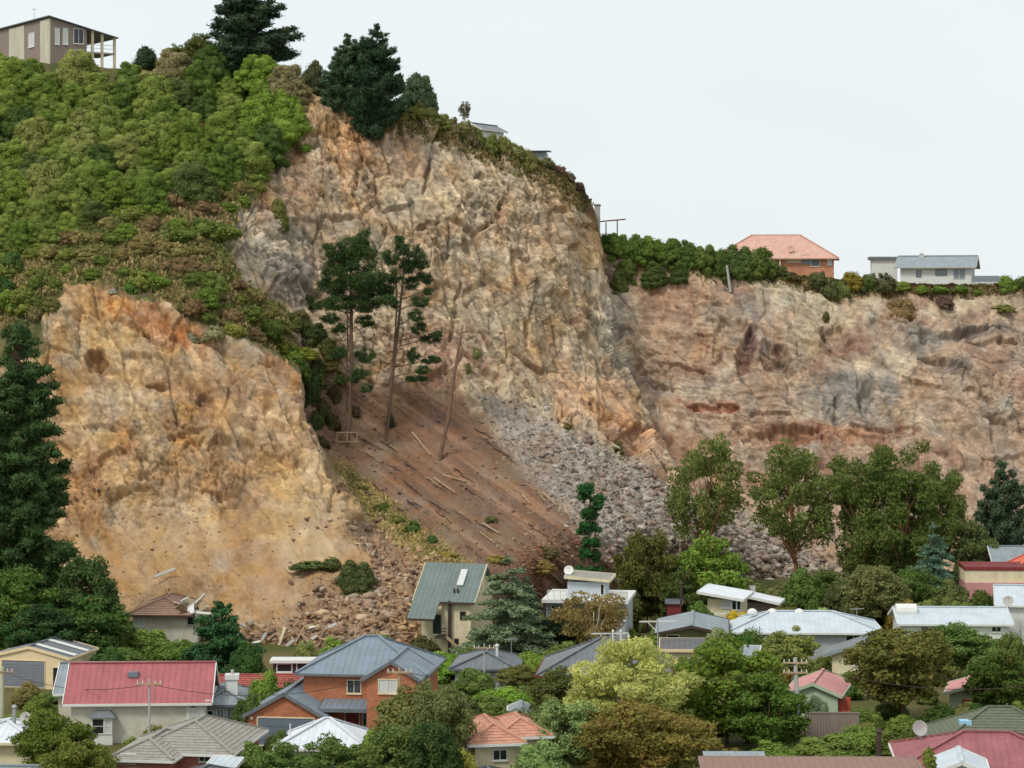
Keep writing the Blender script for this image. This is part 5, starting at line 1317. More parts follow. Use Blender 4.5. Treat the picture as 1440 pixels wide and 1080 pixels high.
# 2 grey wing behind, 3 red roofed villa
H = House('villa', 'grey roofed villa mostly hidden behind the red roofed one', 82, 183.6, 2)
w = H.x(238); H.walls(0, w, 0, 6.6, 2.5, M_villa, 'x', .5)
H.roof(0, w, 0, 6.6, 2.5, M_grey, 'gable', 'x', .5, .35, trim=M_white)
H = House('villa', 'cream villa with a large faded red iron roof and bay window', 100, 176, 3)
w = H.x(288); t = .62
H.walls(0, w, 0, 7.0, 3.05, M_villa, 'x', t)
H.roof(0, w, 0, 7.0, 3.05, M_red, 'gable', 'x', t, .4, end=.55, trim=M_white)
H.box('skylight', H.x(176), H.x(190), 1.95, 2.75, 4.5, 4.63 + .25, M_greyglass)
H.box('eave_frieze', 0, w, -.06, -.003, 2.62, 2.9, M_white)
m = MB()
for k in range(34): m.box(.1 + k * w / 34, .1 + k * w / 34 + .09, -.14, -.062, 2.66, 2.84)
m.build('eave_bracket_row', M_white, H.e)
# white porch end
H.box('porch_wall', H.x(262), w + .004, -.05, -.004, -.2, 2.6, M_white)
H.winpx(267, 276, 991, 995, at=-.055, mull=0, pane=M_maroon, sill=False)
H.winpx(267, 277, 998, 1018, at=-.055, mull=0, pane=M_curtain, name='door')
for (a, b) in ((.5, 1.2), (1.6, 2.3)):
    H.win(a, b, 1.0, 2.3, plane='right', at=w, mull=0, trans=1)
g = MB(); g.prism([(w + .01, 1.0, 3.2), (w + .01, 6.0, 3.2), (w + .01, 3.5, 4.75)], (.03, 0, 0)); g.build('gable_shingles', M_slate, H.e)
g = MB(); g.box(w + .02, w + .5, -.2, 7.2, 3.02, 3.14); g.build('gable_hood', M_white, H.e)
# bay
bx0, bx1 = H.x(128, -.7), H.x(158, -.7); zt = H.z(1009, bx0, -.7); zb = H.z(1033, bx0, -.7)
b = H.box('bay', bx0, bx1, -.7, -.002, zb - .9, zt, M_white)
m = MB(); m.add([(bx0 - .25, -.95, zt), (bx1 + .25, -.95, zt), (bx1 + .25, -.003, zt), (bx0 - .25, -.003, zt), (bx0 + .2, -.35, zt + .42), (bx1 - .2, -.35, zt + .42), (bx1 - .2, -.003, zt + .42), (bx0 + .2, -.003, zt + .42)], [(0, 3, 2, 1), (4, 5, 6, 7), (0, 1, 5, 4), (1, 2, 6, 5), (2, 3, 7, 6), (3, 0, 4, 7)]); m.build('bay_hood', M_slate, H.e)
H.win(bx0 + .12, bx0 + .9, zb + .08, zt - .12, at=-.703, mull=0, trans=1, sill=False); H.win(bx0 + 1.0, bx1 - .1, zb + .08, zt - .12, at=-.703, mull=0, trans=1, pane=M_curtain, sill=False)
pole('slim grey pole standing before the red roof', 210, 171, 955, M_concrete, 1, .1)

# 4 grey tiled hip bungalow in the left foreground
H = House('bungalow', 'brick bungalow with pale grey concrete tile hip roof in left foreground', 195, 160, -8)
x1 = H.x(320); t = .42
H.walls(0, x1, 0, 8.5, 2.5, M_brickpink); H.roof(0, x1, 0, 8.5, 2.5, M_tile, 'hip', tan=t, ov=.5, style='tile', trim=M_white)
xa, xb = H.x(163, -2.2), H.x(236, -2.2)
H.walls(xa, xb, -2.2, 5, 2.42, M_brickpink, name='wing_wall'); H.roof(xa, xb, -2.2, 5, 2.42, M_tile, 'hip', tan=t, ov=.5, style='tile', trim=M_white)
H.winpx(171, 190, 1061, 1072, at=-2.2, mull=1); H.winpx(281, 295, 1058, 1070, mull=1); H.win(1.2, 2.4, 1.1, 2.2, plane='right', at=x1); H.win(4.2, 5.6, 1.1, 2.2, plane='right', at=x1)
# 5 white house left edge, 6 blue grey roofs at the bottom
H = House('cottage', 'white roofed cottage cut by the left picture edge', -60, 164, -6)
H.walls(0, H.x(46), 0, 6, 2.4, M_cream); H.roof(0, H.x(46), 0, 6, 2.4, M_whiteroof, 'hip', tan=.3, ov=.5, trim=M_cream)
flue('tall white flue on the white cottage roof at the left edge', P(20, 1022, 166), 1.3, .13)
dish('satellite_dish', 'grey satellite dish on the white cottage roof', P(36, 1020, 166), .42, pole=.5)
H = House('outbuilding', 'blue grey iron roof at the bottom left corner', -50, 149, -4, cat='shed')
H.walls(0, H.x(66), 0, 5, 2.2, M_greywall, 'x', .3); H.roof(0, H.x(66), 0, 5, 2.2, M_grey, 'gable', 'x', .3, .3, trim=M_slate)
H = House('outbuilding', 'pale blue iron lean-to before the grey tiled bungalow', 163, 150, -6, cat='shed')
x1 = H.x(232); H.walls(0, x1, 0, 3.5, 1.9, M_greywall); H.mono(-.2, x1 + .2, -.4, 3.7, 2.0, 2.45, M_paleblue, 'y', trim=M_white)
H = House('outbuilding', 'dark tiled low roof at the bottom before the bungalow', 232, 150, -10, cat='shed')
x1 = H.x(310); H.walls(0, x1, 0, 5, 2.0, M_brickpink); H.roof(0, x1, 0, 5, 2.0, M_darktile, 'hip', tan=.38, ov=.4, style='tile', trim=M_white)
H = House('carport', 'small white flat awning at the right of the bungalow', 288, 156.5, -8, cat='carport')
x1 = H.x(330); H.mono(0, x1, 0, 2.2, 2.05, 2.3, M_paleblue, 'y', trim=M_white)
for q in (.1, x1 - .1): H.box('post', q - .05, q + .05, .05, .15, -.1, 2.0, M_white)
# 7 grey cottage with white chimney
H = House('cottage', 'small grey cottage with hip roof beside the red villa', 288, 178.5, 4)
x1 = H.x(343); H.walls(0, x1, 0, 6.5, 2.5, M_greywall); H.roof(0, x1, 0, 6.5, 2.5, M_grey, 'hip', tan=.42, ov=.4, trim=M_slate)
H.winpx(306, 314, 998, 1016, mull=1, pane=M_greyglass); H.winpx(320, 329, 996, 1016, mull=1, pane=M_greyglass); H.winpx(292, 299, 1000, 1014, mull=0)
m = MB(); cx0, cx1 = H.x(318, 1.2), H.x(334, 1.2); m.box(cx0, cx1, 1.2, 2.0, 2.4, H.z(956, cx0, 1.2)); m.box(cx0 - .1, cx1 + .1, 1.1, 2.1, H.z(956, cx0, 1.2) + .002, H.z(949, cx0, 1.2)); ch = m.build('chimney', M_white, H.e)
m = MB(); m.cyl((cx0 + .45, 1.6, H.z(949, cx0, 1.2)), (cx0 + .45, 1.6, H.z(943, cx0, 1.2)), .13); m.build('chimney_pot', M_concrete, ch)
# fence between cottage and brick house
fr = tag(empty('fence', (PX(322, 179), 179, 0), -.25), 'grey board fence between the cottage and the brick house', 'fence')
for k in range(12):
    m = MB(); m.box(k * .2, k * .2 + .18, 0, .04, 0, 1.7 + .02 * (k % 3)); m.build('board', M_fence, fr)
m = MB(); m.box(0, 2.4, .042, .1, .4, .5); m.box(0, 2.4, .042, .1, 1.3, 1.4); m.build('rail', M_fence, fr)
# 8 long red tile roof and dark clerestory
H = House('house', 'long red tiled roof behind the brick house', 296, 186, 2)
x1 = H.x(424); H.walls(0, x1, 0, 6, 1.8, M_brickpink, 'x', .36); H.roof(0, x1, 0, 6, 1.8, M_redtile, 'gable', 'x', .36, .4, style='tile', trim=M_white)
H = House('house', 'dark flat roofed upper room with white fascia and two white framed windows', 384, 192, 0)
x1 = H.x(446); zt = H.z(932)
H.walls(0, x1, 0, 1.6, zt, M_darkwall)
H.box('roof', -.25, x1 + .25, -.3, 1.7, zt + .002, H.z(928), M_white)
H.winpx(390, 410, 934, 944, mull=0); H.winpx(418, 438, 933, 943, mull=0)

# 9 the brick house with the blue roof
H = House('brick_house', 'two storey orange brick house with blue grey iron roof', 348, 174.5, -7)
gx1 = H.x(452); t = .56; he = 2.35
H.walls(0, gx1, 0, 7.0, he, M_brick, 'y', t, name='garage_wall'); H.roof(0, gx1, 0, 7.0, he, M_blue, 'gable', 'y', t, .3, end=.25, trim=M_slate)
gd = H.winpx(363, 441, 1010, 1048, name='garage_door', frame=M_cream, pane=M_door, mull=0, fw=.09)
m = MB(); ga, gb = H.x(363), H.x(441)
for k in range(4): m.box(ga + .01, gb - .01, -.03, -.014, .06 + k * .5, .06 + k * .5 + .46)
m.build('door_panels', M_door, gd)
m = MB(); m.cyl((.35, -.12, 2.2), (.35, -.25, 2.15), .08, .1); m.build('lamp', M_white, H.e)
yu = 3.2; ux0 = H.x(427, yu); wx0, wx1 = H.x(516, .6), H.x(585, .6); hu = H.z(953, wx0, .6)
H.walls(ux0, wx1 - .02, yu, 11.0, hu, M_brick, name='main_wall')
H.roof(ux0, wx1 - .02, yu, 11.0, hu, M_blue, 'hip', tan=.50, ov=.5, trim=M_slate)
H.walls(wx0, wx1, .6, 6.0, hu, M_brick, 'y', .62, name='wing_wall'); H.roof(wx0, wx1, .6, 7.0, hu, M_blue, 'gable', 'y', .62, .35, end=.25, trim=M_slate)
H.mono(gx1 - .4, wx0 - .01, .9, yu - .01, H.z(998, wx0, .9), H.z(984, wx0, yu), M_blue, 'y', trim=M_slate, name='porch_roof')
H.winpx(489, 507, 957, 974, at=yu, mull=1, frame=M_cream); H.winpx(533, 558, 956, 974, at=.6, mull=1, frame=M_cream, pane=M_curtain); H.winpx(536, 552, 1001, 1013, at=.6, mull=1)
H.winpx(511, 515, 1001, 1020, at=yu, mull=0, name='window'); H.winpx(486, 505, 1001, 1024, at=yu, mull=0, name='door', pane=M_maroon)
for (a, b, c) in ((.9, 1.8, M_greyglass), (3.4, 4.2, M_greyglass), (5.2, 6.2, M_greyglass)): H.win(a, b, hu - 1.6, hu - .35, plane='right', at=wx1, mull=0, pane=c, frame=M_cream)
# white pyramid roof in front
H = House('garage', 'low white pyramid roofed garage before the brick house', 396, 162.5, -4, cat='garage')
x1 = H.x(510); H.walls(0, x1, 0, 5.2, 2.3, M_white); H.roof(0, x1, 0, 5.2, 2.3, M_whiteroof, 'hip', tan=.50, ov=.45, trim=M_white)
m = MB(); m.cyl((H.x(404), 1.2, 2.3), (H.x(404), 1.2, 3.6), .05); m.build('vent_pipe', M_white, H.e)

# 10 brown roofed house wrecked at its right corner
H = House('damaged_house', 'cream house with brown hip roof and a smashed right corner', 190, 229, -3)
x1 = H.x(278); he = H.z(861)
H.walls(0, x1, 0, 8, he, M_villa); H.roof(0, x1 - 1.2, 0, 8, he, M_brown, 'hip', tan=.40, ov=.8, style='tile', trim=M_darktimber)
H.winpx(264, 274, 863, 878, mull=0, frame=M_concrete); H.winpx(187.5, 202, 865, 880, mull=1, pane=M_curtain)
H.win(.8, 2.2, he - 1.7, he - .3, plane='right', at=x1, mull=0)
rr = random.Random(3)
for k in range(16):
    m = MB(); l = rr.uniform(.7, 2.2); m.box(-l / 2, l / 2, -rr.uniform(.2, .7), .2, -.04, .04)
    o = m.build('broken_board', M_white if k % 3 else M_timber, H.e); o.location = (x1 - rr.uniform(-1.1, 2.0), rr.uniform(-.7, 3.0), he + rr.uniform(-.5, 1.0) if k < 11 else rr.uniform(.4, he)); o.rotation_euler = (rr.uniform(-.9, .9), rr.uniform(-.9, .9), rr.uniform(0, 3))
    if k >= 11: o.location.x = x1 + rr.uniform(.2, 1.0)
# debris of the lost houses along the fan foot
DEB = [(398, 905, 30, 8, M_cream, 70), (425, 902, 26, 4, M_timber, 60), (432, 908, 24, 4, M_timber, -50), (444, 906, 9, 4, M_concrete, 30), (396, 918, 20, 3, M_timber, 10), (340, 905, 9, 4, M_white, 20), (350, 900, 11, 5, M_concrete, -30), (362, 912, 14, 4, M_white, 15), (375, 905, 12, 4, M_concrete, 60), (454, 900, 26, 4, M_timber, 84), (470, 892, 14, 5, M_concrete, 20), (232, 812, 32, 4, M_concrete, 18), (345, 918, 14, 5, M_concrete, 5), (410, 914, 14, 4, M_concrete, 35), (384, 890, 10, 3, M_timber, 70), (418, 885, 12, 3, M_timber, 40), (610, 905, 34, 3, M_timber, -40), (622, 912, 30, 3, M_pink, -50), (440, 890, 9, 3, M_white, 10), (320, 900, 9, 5, M_concrete, 40), (370, 896, 16, 3, M_timber, -20), (405, 898, 14, 3, M_timber, 25), (460, 908, 18, 3, M_timber, -10), (388, 908, 12, 3, M_darktimber, 40)]
words = {M_cream.name: 'cream', M_timber.name: 'bare timber', M_white.name: 'white', M_concrete.name: 'grey', M_pink.name: 'pinkish', M_darktimber.name: 'dark'}
for (px, py, l, wd, mt, an) in DEB:
    b_, n_ = surf(px, py); k = b_.y / F
    m = MB(); m.box(-l * k / 2, l * k / 2, -wd * k / 2, wd * k / 2, -.05, .05); o = m.build('debris_board', mt)
    o.location = b_ + Vector((0, -.5, .55)); o.rotation_euler = (math.radians(rr.uniform(20, 75)), -math.radians(an), rr.uniform(-.7, .7))
    tag(o, words[mt.name] + ' board of wreckage thrown at the foot of the ochre landslip', 'debris', 'wreckage boards at the landslip foot')

# 11 green roofed house against the rubble
H = House('chalet', 'tall cream house with steep green iron roof against the rubble', 590, 222, -16)
x1 = H.x(662); xs = H.x(621); he = H.z(842, xs); t = .80
H.walls(xs, x1, 0, 7.0, he, M_cream, 'x', t, zb=-.5)
hl = H.z(864); H.walls(0, xs - .01, .6, 6.4, hl, M_cream, name='annexe_wall', zb=-.5)
m = MB(); ov = .45; ze = he + .14 - ov * t; ym = 3.5; zr = ze + (ym + ov) * t; yl = -(ze - (hl - .1)) / t - ov
roof_plane(m, [(xs - .02, -ov, ze), (x1 + .5, -ov, ze), (x1 + .5, ym, zr), (xs - .02, ym, zr)], 'metal')
roof_plane(m, [(-.5, yl, ze + (yl + ov) * t), (xs - .021, yl, ze + (yl + ov) * t), (xs - .021, ym, zr), (-.5, ym, zr)], 'metal')
roof_plane(m, [(x1 + .5, 7 + ov, ze), (-.5, 7 + ov, ze), (-.5, ym, zr), (x1 + .5, ym, zr)], 'metal')
rf = m.build('roof', M_green, H.e)
g = MB(); g.box(xs, x1 + .5, -ov - .1, -ov - .003, ze - .18, ze + .01); g.build('gutter', M_darktimber, rf)
g = MB(); zl = ze + (yl + ov) * t; g.box(-.5, xs, yl - .1, yl - .003, zl - .18, zl + .01); g.build('gutter', M_darktimber, rf)
for x_ in (x1 + .54, -.54):
    b = MB(); b.bar((x_, -ov, ze - .08), (x_, ym, zr - .08), .03, .13); b.build('bargeboard', M_cream, rf)
sk = MB(); a0, a1 = H.x(644, 1.5), H.x(653, 1.5); zf = lambda y: ze + (y + ov) * t
sk.prism([(a0, 1.1, zf(1.1) + .05), (a1, 1.1, zf(1.1) + .05), (a1, 2.7, zf(2.7) + .05), (a0, 2.7, zf(2.7) + .05)], (0, -.08, .14)); sk.build('skylight', M_curtain, rf)
for q in (.25, .6): v = MB(); v.cyl((a0 - .3 + q, .5, zf(.5)), (a0 - .3 + q, .5, zf(.5) + .4), .1); v.build('roof_vent', M_darktimber, rf)
H.winpx(610, 619, 866, 890, at=.6, name='door', pane=M_greendoor, frame=M_darktimber, mull=0); H.winpx(648, 654, 861, 869, mull=0, frame=M_darktimber)
m = MB(); xp = H.x(632, -.3); m.box(xp - .12, xp + .12, -.42, -.18, -.5, he - .1); m.build('post', M_darktimber, H.e)
dk = H.box('landing', H.x(612, -1), xp, -1.3, -.01, 1.55, 1.75, M_darktimber)
for z_ in (1.95, 2.2, 2.45): H.box('rail', H.x(621, -1), xp, -1.3, -1.22, z_, z_ + .09, M_darktimber)
st = MB(); st.prism([(xp, -1.3, 1.6), (xp + 2.2, -1.3, -.2), (xp + 2.2, -1.3, .1), (xp, -1.3, 1.9)], (0, .12, 0)); st.build('stair_stringer', M_timber, H.e)
H.winpx(640, 644, 899, 915, name='window', mull=0, frame=M_darktimber, sill=False)

# 12 grey deck house
H = House('deck_house', 'grey two storey house with white roof terrace railings behind the birch', 768, 219, -8)
x1 = H.x(880); zd = H.z(842)
H.walls(0, x1, 0, 7, zd - .25, M_greywall)
H.box('deck', -.3, x1 + .3, -1.0, 7.2, zd - .25 + .002, zd + .05, M_white)
tx0, tx1 = H.x(798, .6), H.x(850, .6); zt = H.z(818, tx0, .6)
H.walls(tx0, tx1, .6, 5, zt, M_paleblue, name='upper_wall', zb=zd + .06)
H.mono(tx0 - .2, tx1 + .5, .2, 5.4, zt + .55, zt + .25, M_tile, 'x', th=.2, trim=M_cream)
H.winpx(845, 849, 822, 836, at=.6, mull=0)
H.winpx(860, 879, 858, 872, mull=2, pane=M_greyglass); H.winpx(800, 850, 858, 874, mull=3, pane=M_greyglass); H.winpx(776, 792, 852, 870, mull=1)
for (a, b) in ((H.x(770, -.9), H.x(797, -.9)), (H.x(864, -.9), x1 + .25)):
    m = MB(); m.box(a, b, -.95, -.87, zd + .8, zd + .9); n = max(2, int((b - a) / .45))
    for k in range(n + 1): q = a + (b - a) * k / n; m.box(q - .03, q + .03, -.94, -.88, zd + .05, zd + .8)
    m.build('railing', M_white, H.e)
m = MB(); m.box(x1 - .8, x1 + .25, -.93, -.9, zd + .06, zd + .79); m.build('railing_panel', M_white, H.e)
dish('satellite_dish', 'white satellite dish on top of the deck house', P(800, 816, 221), .45, M_white, pole=.9)

# 13 grey roofs in the middle
H = House('house', 'low grey iron hip roof left of the cedar foot', 640, 200, -4)
x1 = H.x(722); H.walls(0, x1, 0, 7, 1.9, M_greywall); H.roof(0, x1, 0, 7, 1.9, M_slate, 'hip', tan=.35, ov=.4, trim=M_slate)
flue('white flue with wide base on the low grey roof', P(699, 921, 202), .7, .12, M_white)
pole('short grey pole before the low grey roof', 681, 198, 905, M_concrete, 1, .08)
antenna('thin mast with aerial on the low grey roof', P(719, 935, 200), 2.2, 1.2)
H = House('house', 'cream house with slate grey hip roof and dark red gutter', 762, 190, -5)
x1 = H.x(935); he = H.z(948); H.walls(0, x1, 0, 9, he, M_cream); H.roof(0, x1, 0, 9, he, M_slate, 'hip', tan=.48, ov=.45, trim=M_maroon)
H.winpx(835, 850, 955, 970, mull=1)
for q in (862, 873, 884): flue('white vent pipe standing on the slate grey hip roof, %s' % {862: 'left', 873: 'middle', 884: 'right'}[q], P(q, 912, 193), 1.3 if q != 884 else .9, .07, M_white)

# 14 salmon tiled bungalow
H = House('bungalow', 'cream bungalow with salmon orange tiled hip roof', 668, 159, 10)
x1 = H.x(728); he = H.z(1043); H.walls(0, x1, 0, 6.5, he, M_cream); H.roof(0, x1, 0, 6.5, he, M_salmon, 'hip', tan=.50, ov=.5, style='tile', trim=M_white)
H.walls(x1 - .3, H.x(766, 2.5), 2.4, 7.5, he - .05, M_cream, name='wing_wall'); H.roof(x1 - .6, H.x(766, 2.5), 2.4, 7.5, he - .05, M_salmon, 'hip', tan=.46, ov=.5, style='tile', trim=M_white)
H.winpx(694, 712, 1055, 1068, mull=1); H.box('frieze', 0, x1, -.05, -.003, he - .5, he - .12, M_white)
flue('grey flue on the salmon tiled roof', P(655, 1015, 160), 1.1, .13)
H = House('outbuilding', 'dark tiled low roof before the salmon bungalow', 672, 153, 6, cat='shed')
x1 = H.x(712); H.walls(0, x1, 0, 4, 1.6, M_cream); H.roof(0, x1, 0, 4, 1.6, M_darktile, 'hip', tan=.4, ov=.4, style='tile', trim=M_slate)
H = House('garage', 'small grey gable peeping between trees above the salmon roof', 720, 178, 0, cat='garage')
x1 = H.x(745); H.walls(0, x1, 0, 4, 1.7, M_greywall, 'y', .4); H.roof(0, x1, 0, 4, 1.7, M_grey, 'gable', 'y', .4, .3, trim=M_white)

# 15 green walled gable house and dark flat roof
H = House('house', 'moss green walled house with wide low grey gable roof', 930, 210, -5)
x1 = H.x(1015); xr = x1; he = H.z(890); t = .22
H.walls(0, x1, 0, 9, he, M_greenwall, 'y', t); H.roof(0, x1, 0, 9, he, M_grey, 'gable', 'y', t, .6, end=.6, trim=M_darktimber)
H.winpx(939, 954, 893, 900, mull=0); H.winpx(995, 1006, 891, 906, mull=0)
H = House('carport', 'dark flat felt roofed carport below the green gable', 928, 204, -4, cat='carport')
x1 = H.x(994); z_ = H.z(913); H.mono(0, x1, 0, 4.5, z_, z_ + .35, M_darkroof, 'y', trim=M_shed, style='none'); H.walls(.3, x1 - .3, .3, 4.2, z_ - .2, M_cream)
H = House('shed', 'small grey sloping roof behind the big leafy tree', 1040, 196, -10, cat='shed')
x1 = H.x(1062); H.walls(0, x1, 0, 3, H.z(925), M_greywall); H.mono(-.2, x1 + .2, -.2, 3.2, H.z(925) + .05, H.z(915), M_grey, 'y', trim=M_white)
# 16 white mono pitched roofs
H = House('house', 'white flat sloping roof with white window frames below the bright green tree', 988, 229, -14)
x1 = H.x(1042); zl, zr = H.z(831), H.z(842, x1); H.walls(.4, x1 - .3, .4, 6, zr - .15, M_cream); H.mono(-.4, x1 + .3, -.5, 6, zl, zr, M_whiteroof, 'x', trim=M_white)
H.winpx(1037, 1041, 845, 857, at=.4, mull=0); H.winpx(1030, 1035, 845, 857, at=.4, mull=0); H.winpx(1015, 1028, 846, 854, at=.4, mull=1, pane=M_curtain)
H = House('house', 'long white sloping roof strip with grey chimney block', 1038, 236, -14)
x1 = H.x(1093); zl, zr = H.z(833), H.z(847, x1); H.walls(.4, x1 - .4, .4, 6, zr - .15, M_brownwall); H.mono(-.4, x1 + .3, -.5, 3, zl, zr, M_whiteroof, 'x', trim=M_white)
c0 = H.x(1050, 2); H.box('chimney', c0, c0 + .65, 3.2, 3.9, zl - 1, H.z(825, c0, 3), M_concrete)
flue('dark flue with pale cap left of the white flat roof', P(958, 850, 228), 1.9, .12, M_darktimber)
H = House('shed', 'dark maroon shed in the shade under the trees', 938, 232, -4, cat='shed')
H.walls(0, H.x(958), 0, 3, H.z(848), M_maroon); H.mono(-.2, H.x(958) + .2, -.2, 3.2, H.z(848), H.z(846), M_slate, 'y')
# 17 long pale blue roof
H = House('house', 'long low house with pale blue iron roof and rooftop box', 1030, 215, -2)
x1 = H.x(1236); he = H.z(888); H.walls(0, x1, 0, 7.5, he, M_greywall); H.roof(0, x1, 0, 7.5, he, M_paleblue, 'hip', tan=.32, ov=.5, trim=M_white)
a, b = H.x(1094, 3.5), H.x(1118, 3.5); H.box('roof_box', a, b, 3.4, 4.6, he + .9, H.z(866, a, 3.5), M_white)
for q in (1058, 1086, 1124):
    m = MB(); xx = H.x(q, 3.6); zz = he + 1.15; n = 10; v = []; f = []
    for i in range(4):
        for k in range(n): v.append((xx + .5 * math.cos(i * .45) * math.cos(6.283 * k / n), 3.8 + .5 * math.cos(i * .45) * math.sin(6.283 * k / n), zz + .45 * math.sin(i * .45)))
    f = [(i * n + k, i * n + (k + 1) % n, (i + 1) * n + (k + 1) % n, (i + 1) * n + k) for i in range(3) for k in range(n)] + [tuple(3 * n + k for k in range(n))]
    m.add(v, f); m.build('roof_dome', M_white, H.e)
H.winpx(1190, 1210, 894, 905, mull=1); antenna('comb aerial on the pale blue roof', P(1205, 880, 218), 1.6, 1.3)
# 18 cream gable with grey roof
H = House('house', 'cream house with single grey sloping roof left of the spreading tree', 1170, 197, -16)
x1 = H.x(1214); m = MB(); zA, zB = H.z(921), H.z(906, x1)
m.prism([(0, 0, -.3), (x1, 0, -.3), (x1, 0, zB), (0, 0, zA)], (0, 5, 0)); m.build('wall', M_cream, H.e); H.mono(-.5, x1 + .4, -.4, 5.3, zA + .1, zB + .35, M_slate, 'x', trim=M_grey)
H.winpx(1200, 1208, 925, 935, mull=0, pane=M_curtain)
# 19, 20 pink roofed houses
H = House('house', 'pale green gable house with pink iron roof behind the power pole', 1108, 183, -14)
x1 = H.x(1178); he = H.z(978, x1); t = .40
H.walls(0, x1, 0, 6.5, he, M_palegreen, 'y', t); H.roof(0, x1, 0, 6.5, he, M_pink, 'gable', 'y', t, .35, end=.3, trim=M_palegreen)
H.box('porch_panel', x1 + .02, x1 + .9, .5, .7, -.2, he - .2, M_reddoor); H.win(1.0, 2.2, .8, 2.0, plane='right', at=x1)
wl = House('garden_wall', 'brown fence wall below the pink roofed house', 1133, 176, -2, cat='wall'); x1 = wl.x(1208)
n = 18
for k in range(n):
    m = MB(); m.box(x1 * k / n + .01, x1 * (k + 1) / n - .01, 0, .08, 0, wl.z(1003) - .02 * (k % 2)); m.build('board', M_brownwall, wl.e)
wl.box('capping', -.05, x1 + .05, -.05, .13, wl.z(1003) + .004, wl.z(1003) + .09, M_brownwall)
H = House('house', 'small pale green gable with pink roof and red door behind the spreading tree', 1335, 190, -14)
x1 = H.x(1383); he = H.z(976, x1); H.walls(0, x1, 0, 5, he, M_palegreen, 'y', .3); H.roof(0, x1, 0, 5, he, M_pink, 'gable', 'y', .3, .35, trim=M_palegreen)
H.winpx(1354, 1381, 985, 1010, name='door', pane=M_reddoor, frame=M_reddoor, mull=0)
# 21 long white house, 22 white gable at the edge
H = House('house', 'long white house with pale roof and grey veranda at right', 1268, 220, -2)
x1 = H.x(1418); he = H.z(877); H.walls(0, x1, 0, 6.5, he, M_white, 'x', .30); H.roof(0, x1, 0, 6.5, he, M_paleblue, 'gable', 'x', .30, .4, trim=M_white)
a = H.x(1296); b = H.x(1365); H.box('veranda_screen', a, b, -.06, -.004, .3, he - .3, M_slate); H.winpx(1395, 1407, 882, 888, mull=1); 
m = MB(); xx = H.x(1262, 1); m.cyl((xx, 2.4, he + .8), (xx + 1.9, 2.4, he + .8), .75, n=14); m.build('water_tank', M_white, H.e)
lawn = mesh_np('lawn', [(PX(1310, 211), 211, .012), (PX(1420, 211), 211, .012), (PX(1420, 219), 219, .012), (PX(1310, 219), 219, .012)], [(0, 1, 2, 3)])
tag(obj('lawn', lawn, mat=plain('lawn_green', (110, 150, 76), .95, .15, 1.5)), 'small lawn before the white house', 'lawn', kind='structure')
H = House('house', 'white gabled house cut by the right picture edge', 1404, 226, -10)
x1 = H.x(1490); he = H.z(850); H.walls(0, x1, 0, 6, he, M_white, 'x', .45); H.roof(0, x1, 0, 6, he, M_paleblue, 'gable', 'x', .45, .35, trim=M_white)
dish('satellite_dish', 'grey satellite dish on the white gabled house at the right edge', P(1418, 853, 224), .5, pole=.5)
# 23 red and cream building, grey roof behind
H = House('building', 'long cream wall with red coping and red base at the right edge', 1357, 242, -3, cat='building')
x1 = H.x(1470); z2 = H.z(802); z1 = H.z(819); H.box('wall', 0, x1, 0, 5, z1, z2, M_cream)
H.box('base_wall', .002, x1, -.25, 4.9, -.3, z1 - .002, M_pink); H.box('coping', -.05, x1, -.08, 5.1, z2 + .002, z2 + .35, M_maroon)
H = House('house', 'orange red hip roof at the right edge above the cream wall', 1424, 244, -4)
x1 = H.x(1520); H.walls(0, x1, 0, 7, H.z(806), M_cream); H.roof(0, x1, 0, 7, H.z(806), M_redorange if 'M_redorange' in globals() else plain('orange_iron', (214, 110, 86), .6, 0.16, 1), 'hip', tan=.62, ov=.8, trim=M_maroon)
H = House('house', 'pale grey iron roof farthest at the right edge below the conifer', 1400, 252, -3)
x1 = H.x(1500); H.walls(0, x1, 0, 6, H.z(790), M_greywall, 'x', .4); H.roof(0, x1, 0, 6, H.z(790), M_grey, 'gable', 'x', .4, .4, trim=M_white)
# 24 bottom right roofs
H = House('house', 'mossy grey green tiled roof with blue vent cover at lower right', 1318, 163, -3)
x1 = H.x(1520); he = H.z(1052); H.walls(0, x1, 0, 8, he, M_cream); H.roof(0, x1, 0, 8, he, M_mosstile, 'hip', tan=.50, ov=.5, style='tile', trim=M_white)
c0 = H.x(1352, 2.3); H.box('chimney', c0, c0 + .55, 2.2, 2.75, he + .5, H.z(1021, c0, 2.3), M_reddoor); H.box('chimney_cover', c0 - .12, c0 + .68, 2.08, 2.87, H.z(1021, c0, 2.3) + .003, H.z(1013, c0, 2.3), M_bluetarp)
H = House('house', 'crimson iron hip roof at the bottom right corner', 1275, 154, -5)
x1 = H.x(1520); he = H.z(1078); H.walls(0, x1, 0, 8, he, M_cream); H.roof(0, x1, 0, 8, he, M_crimson, 'hip', tan=.36, ov=.5, trim=M_white)
H = House('house', 'pale blue gable front under the crimson roof', 1320, 149.5, -8)
x1 = H.x(1385); he = H.z(1086); H.walls(0, x1, 0, 4.5, he, M_paleblue, 'y', .42); H.roof(0, x1, 0, 4.5, he, M_paleblue, 'gable', 'y', .42, .3, trim=M_white)
H = House('house', 'long flat brown roof along the bottom edge', 995, 146, -1)
x1 = H.x(1298); he = 3.42; H.walls(.3, x1 - .3, .3, 6, he - .1, M_brownwall); H.mono(-.2, x1 + .2, -.6, 5, he, he + .32, M_brownlong, 'y', trim=M_brownwall, style='none')
H = House('shed', 'blue grey low roof strip left behind the long brown roof', 992, 152, -1, cat='shed')
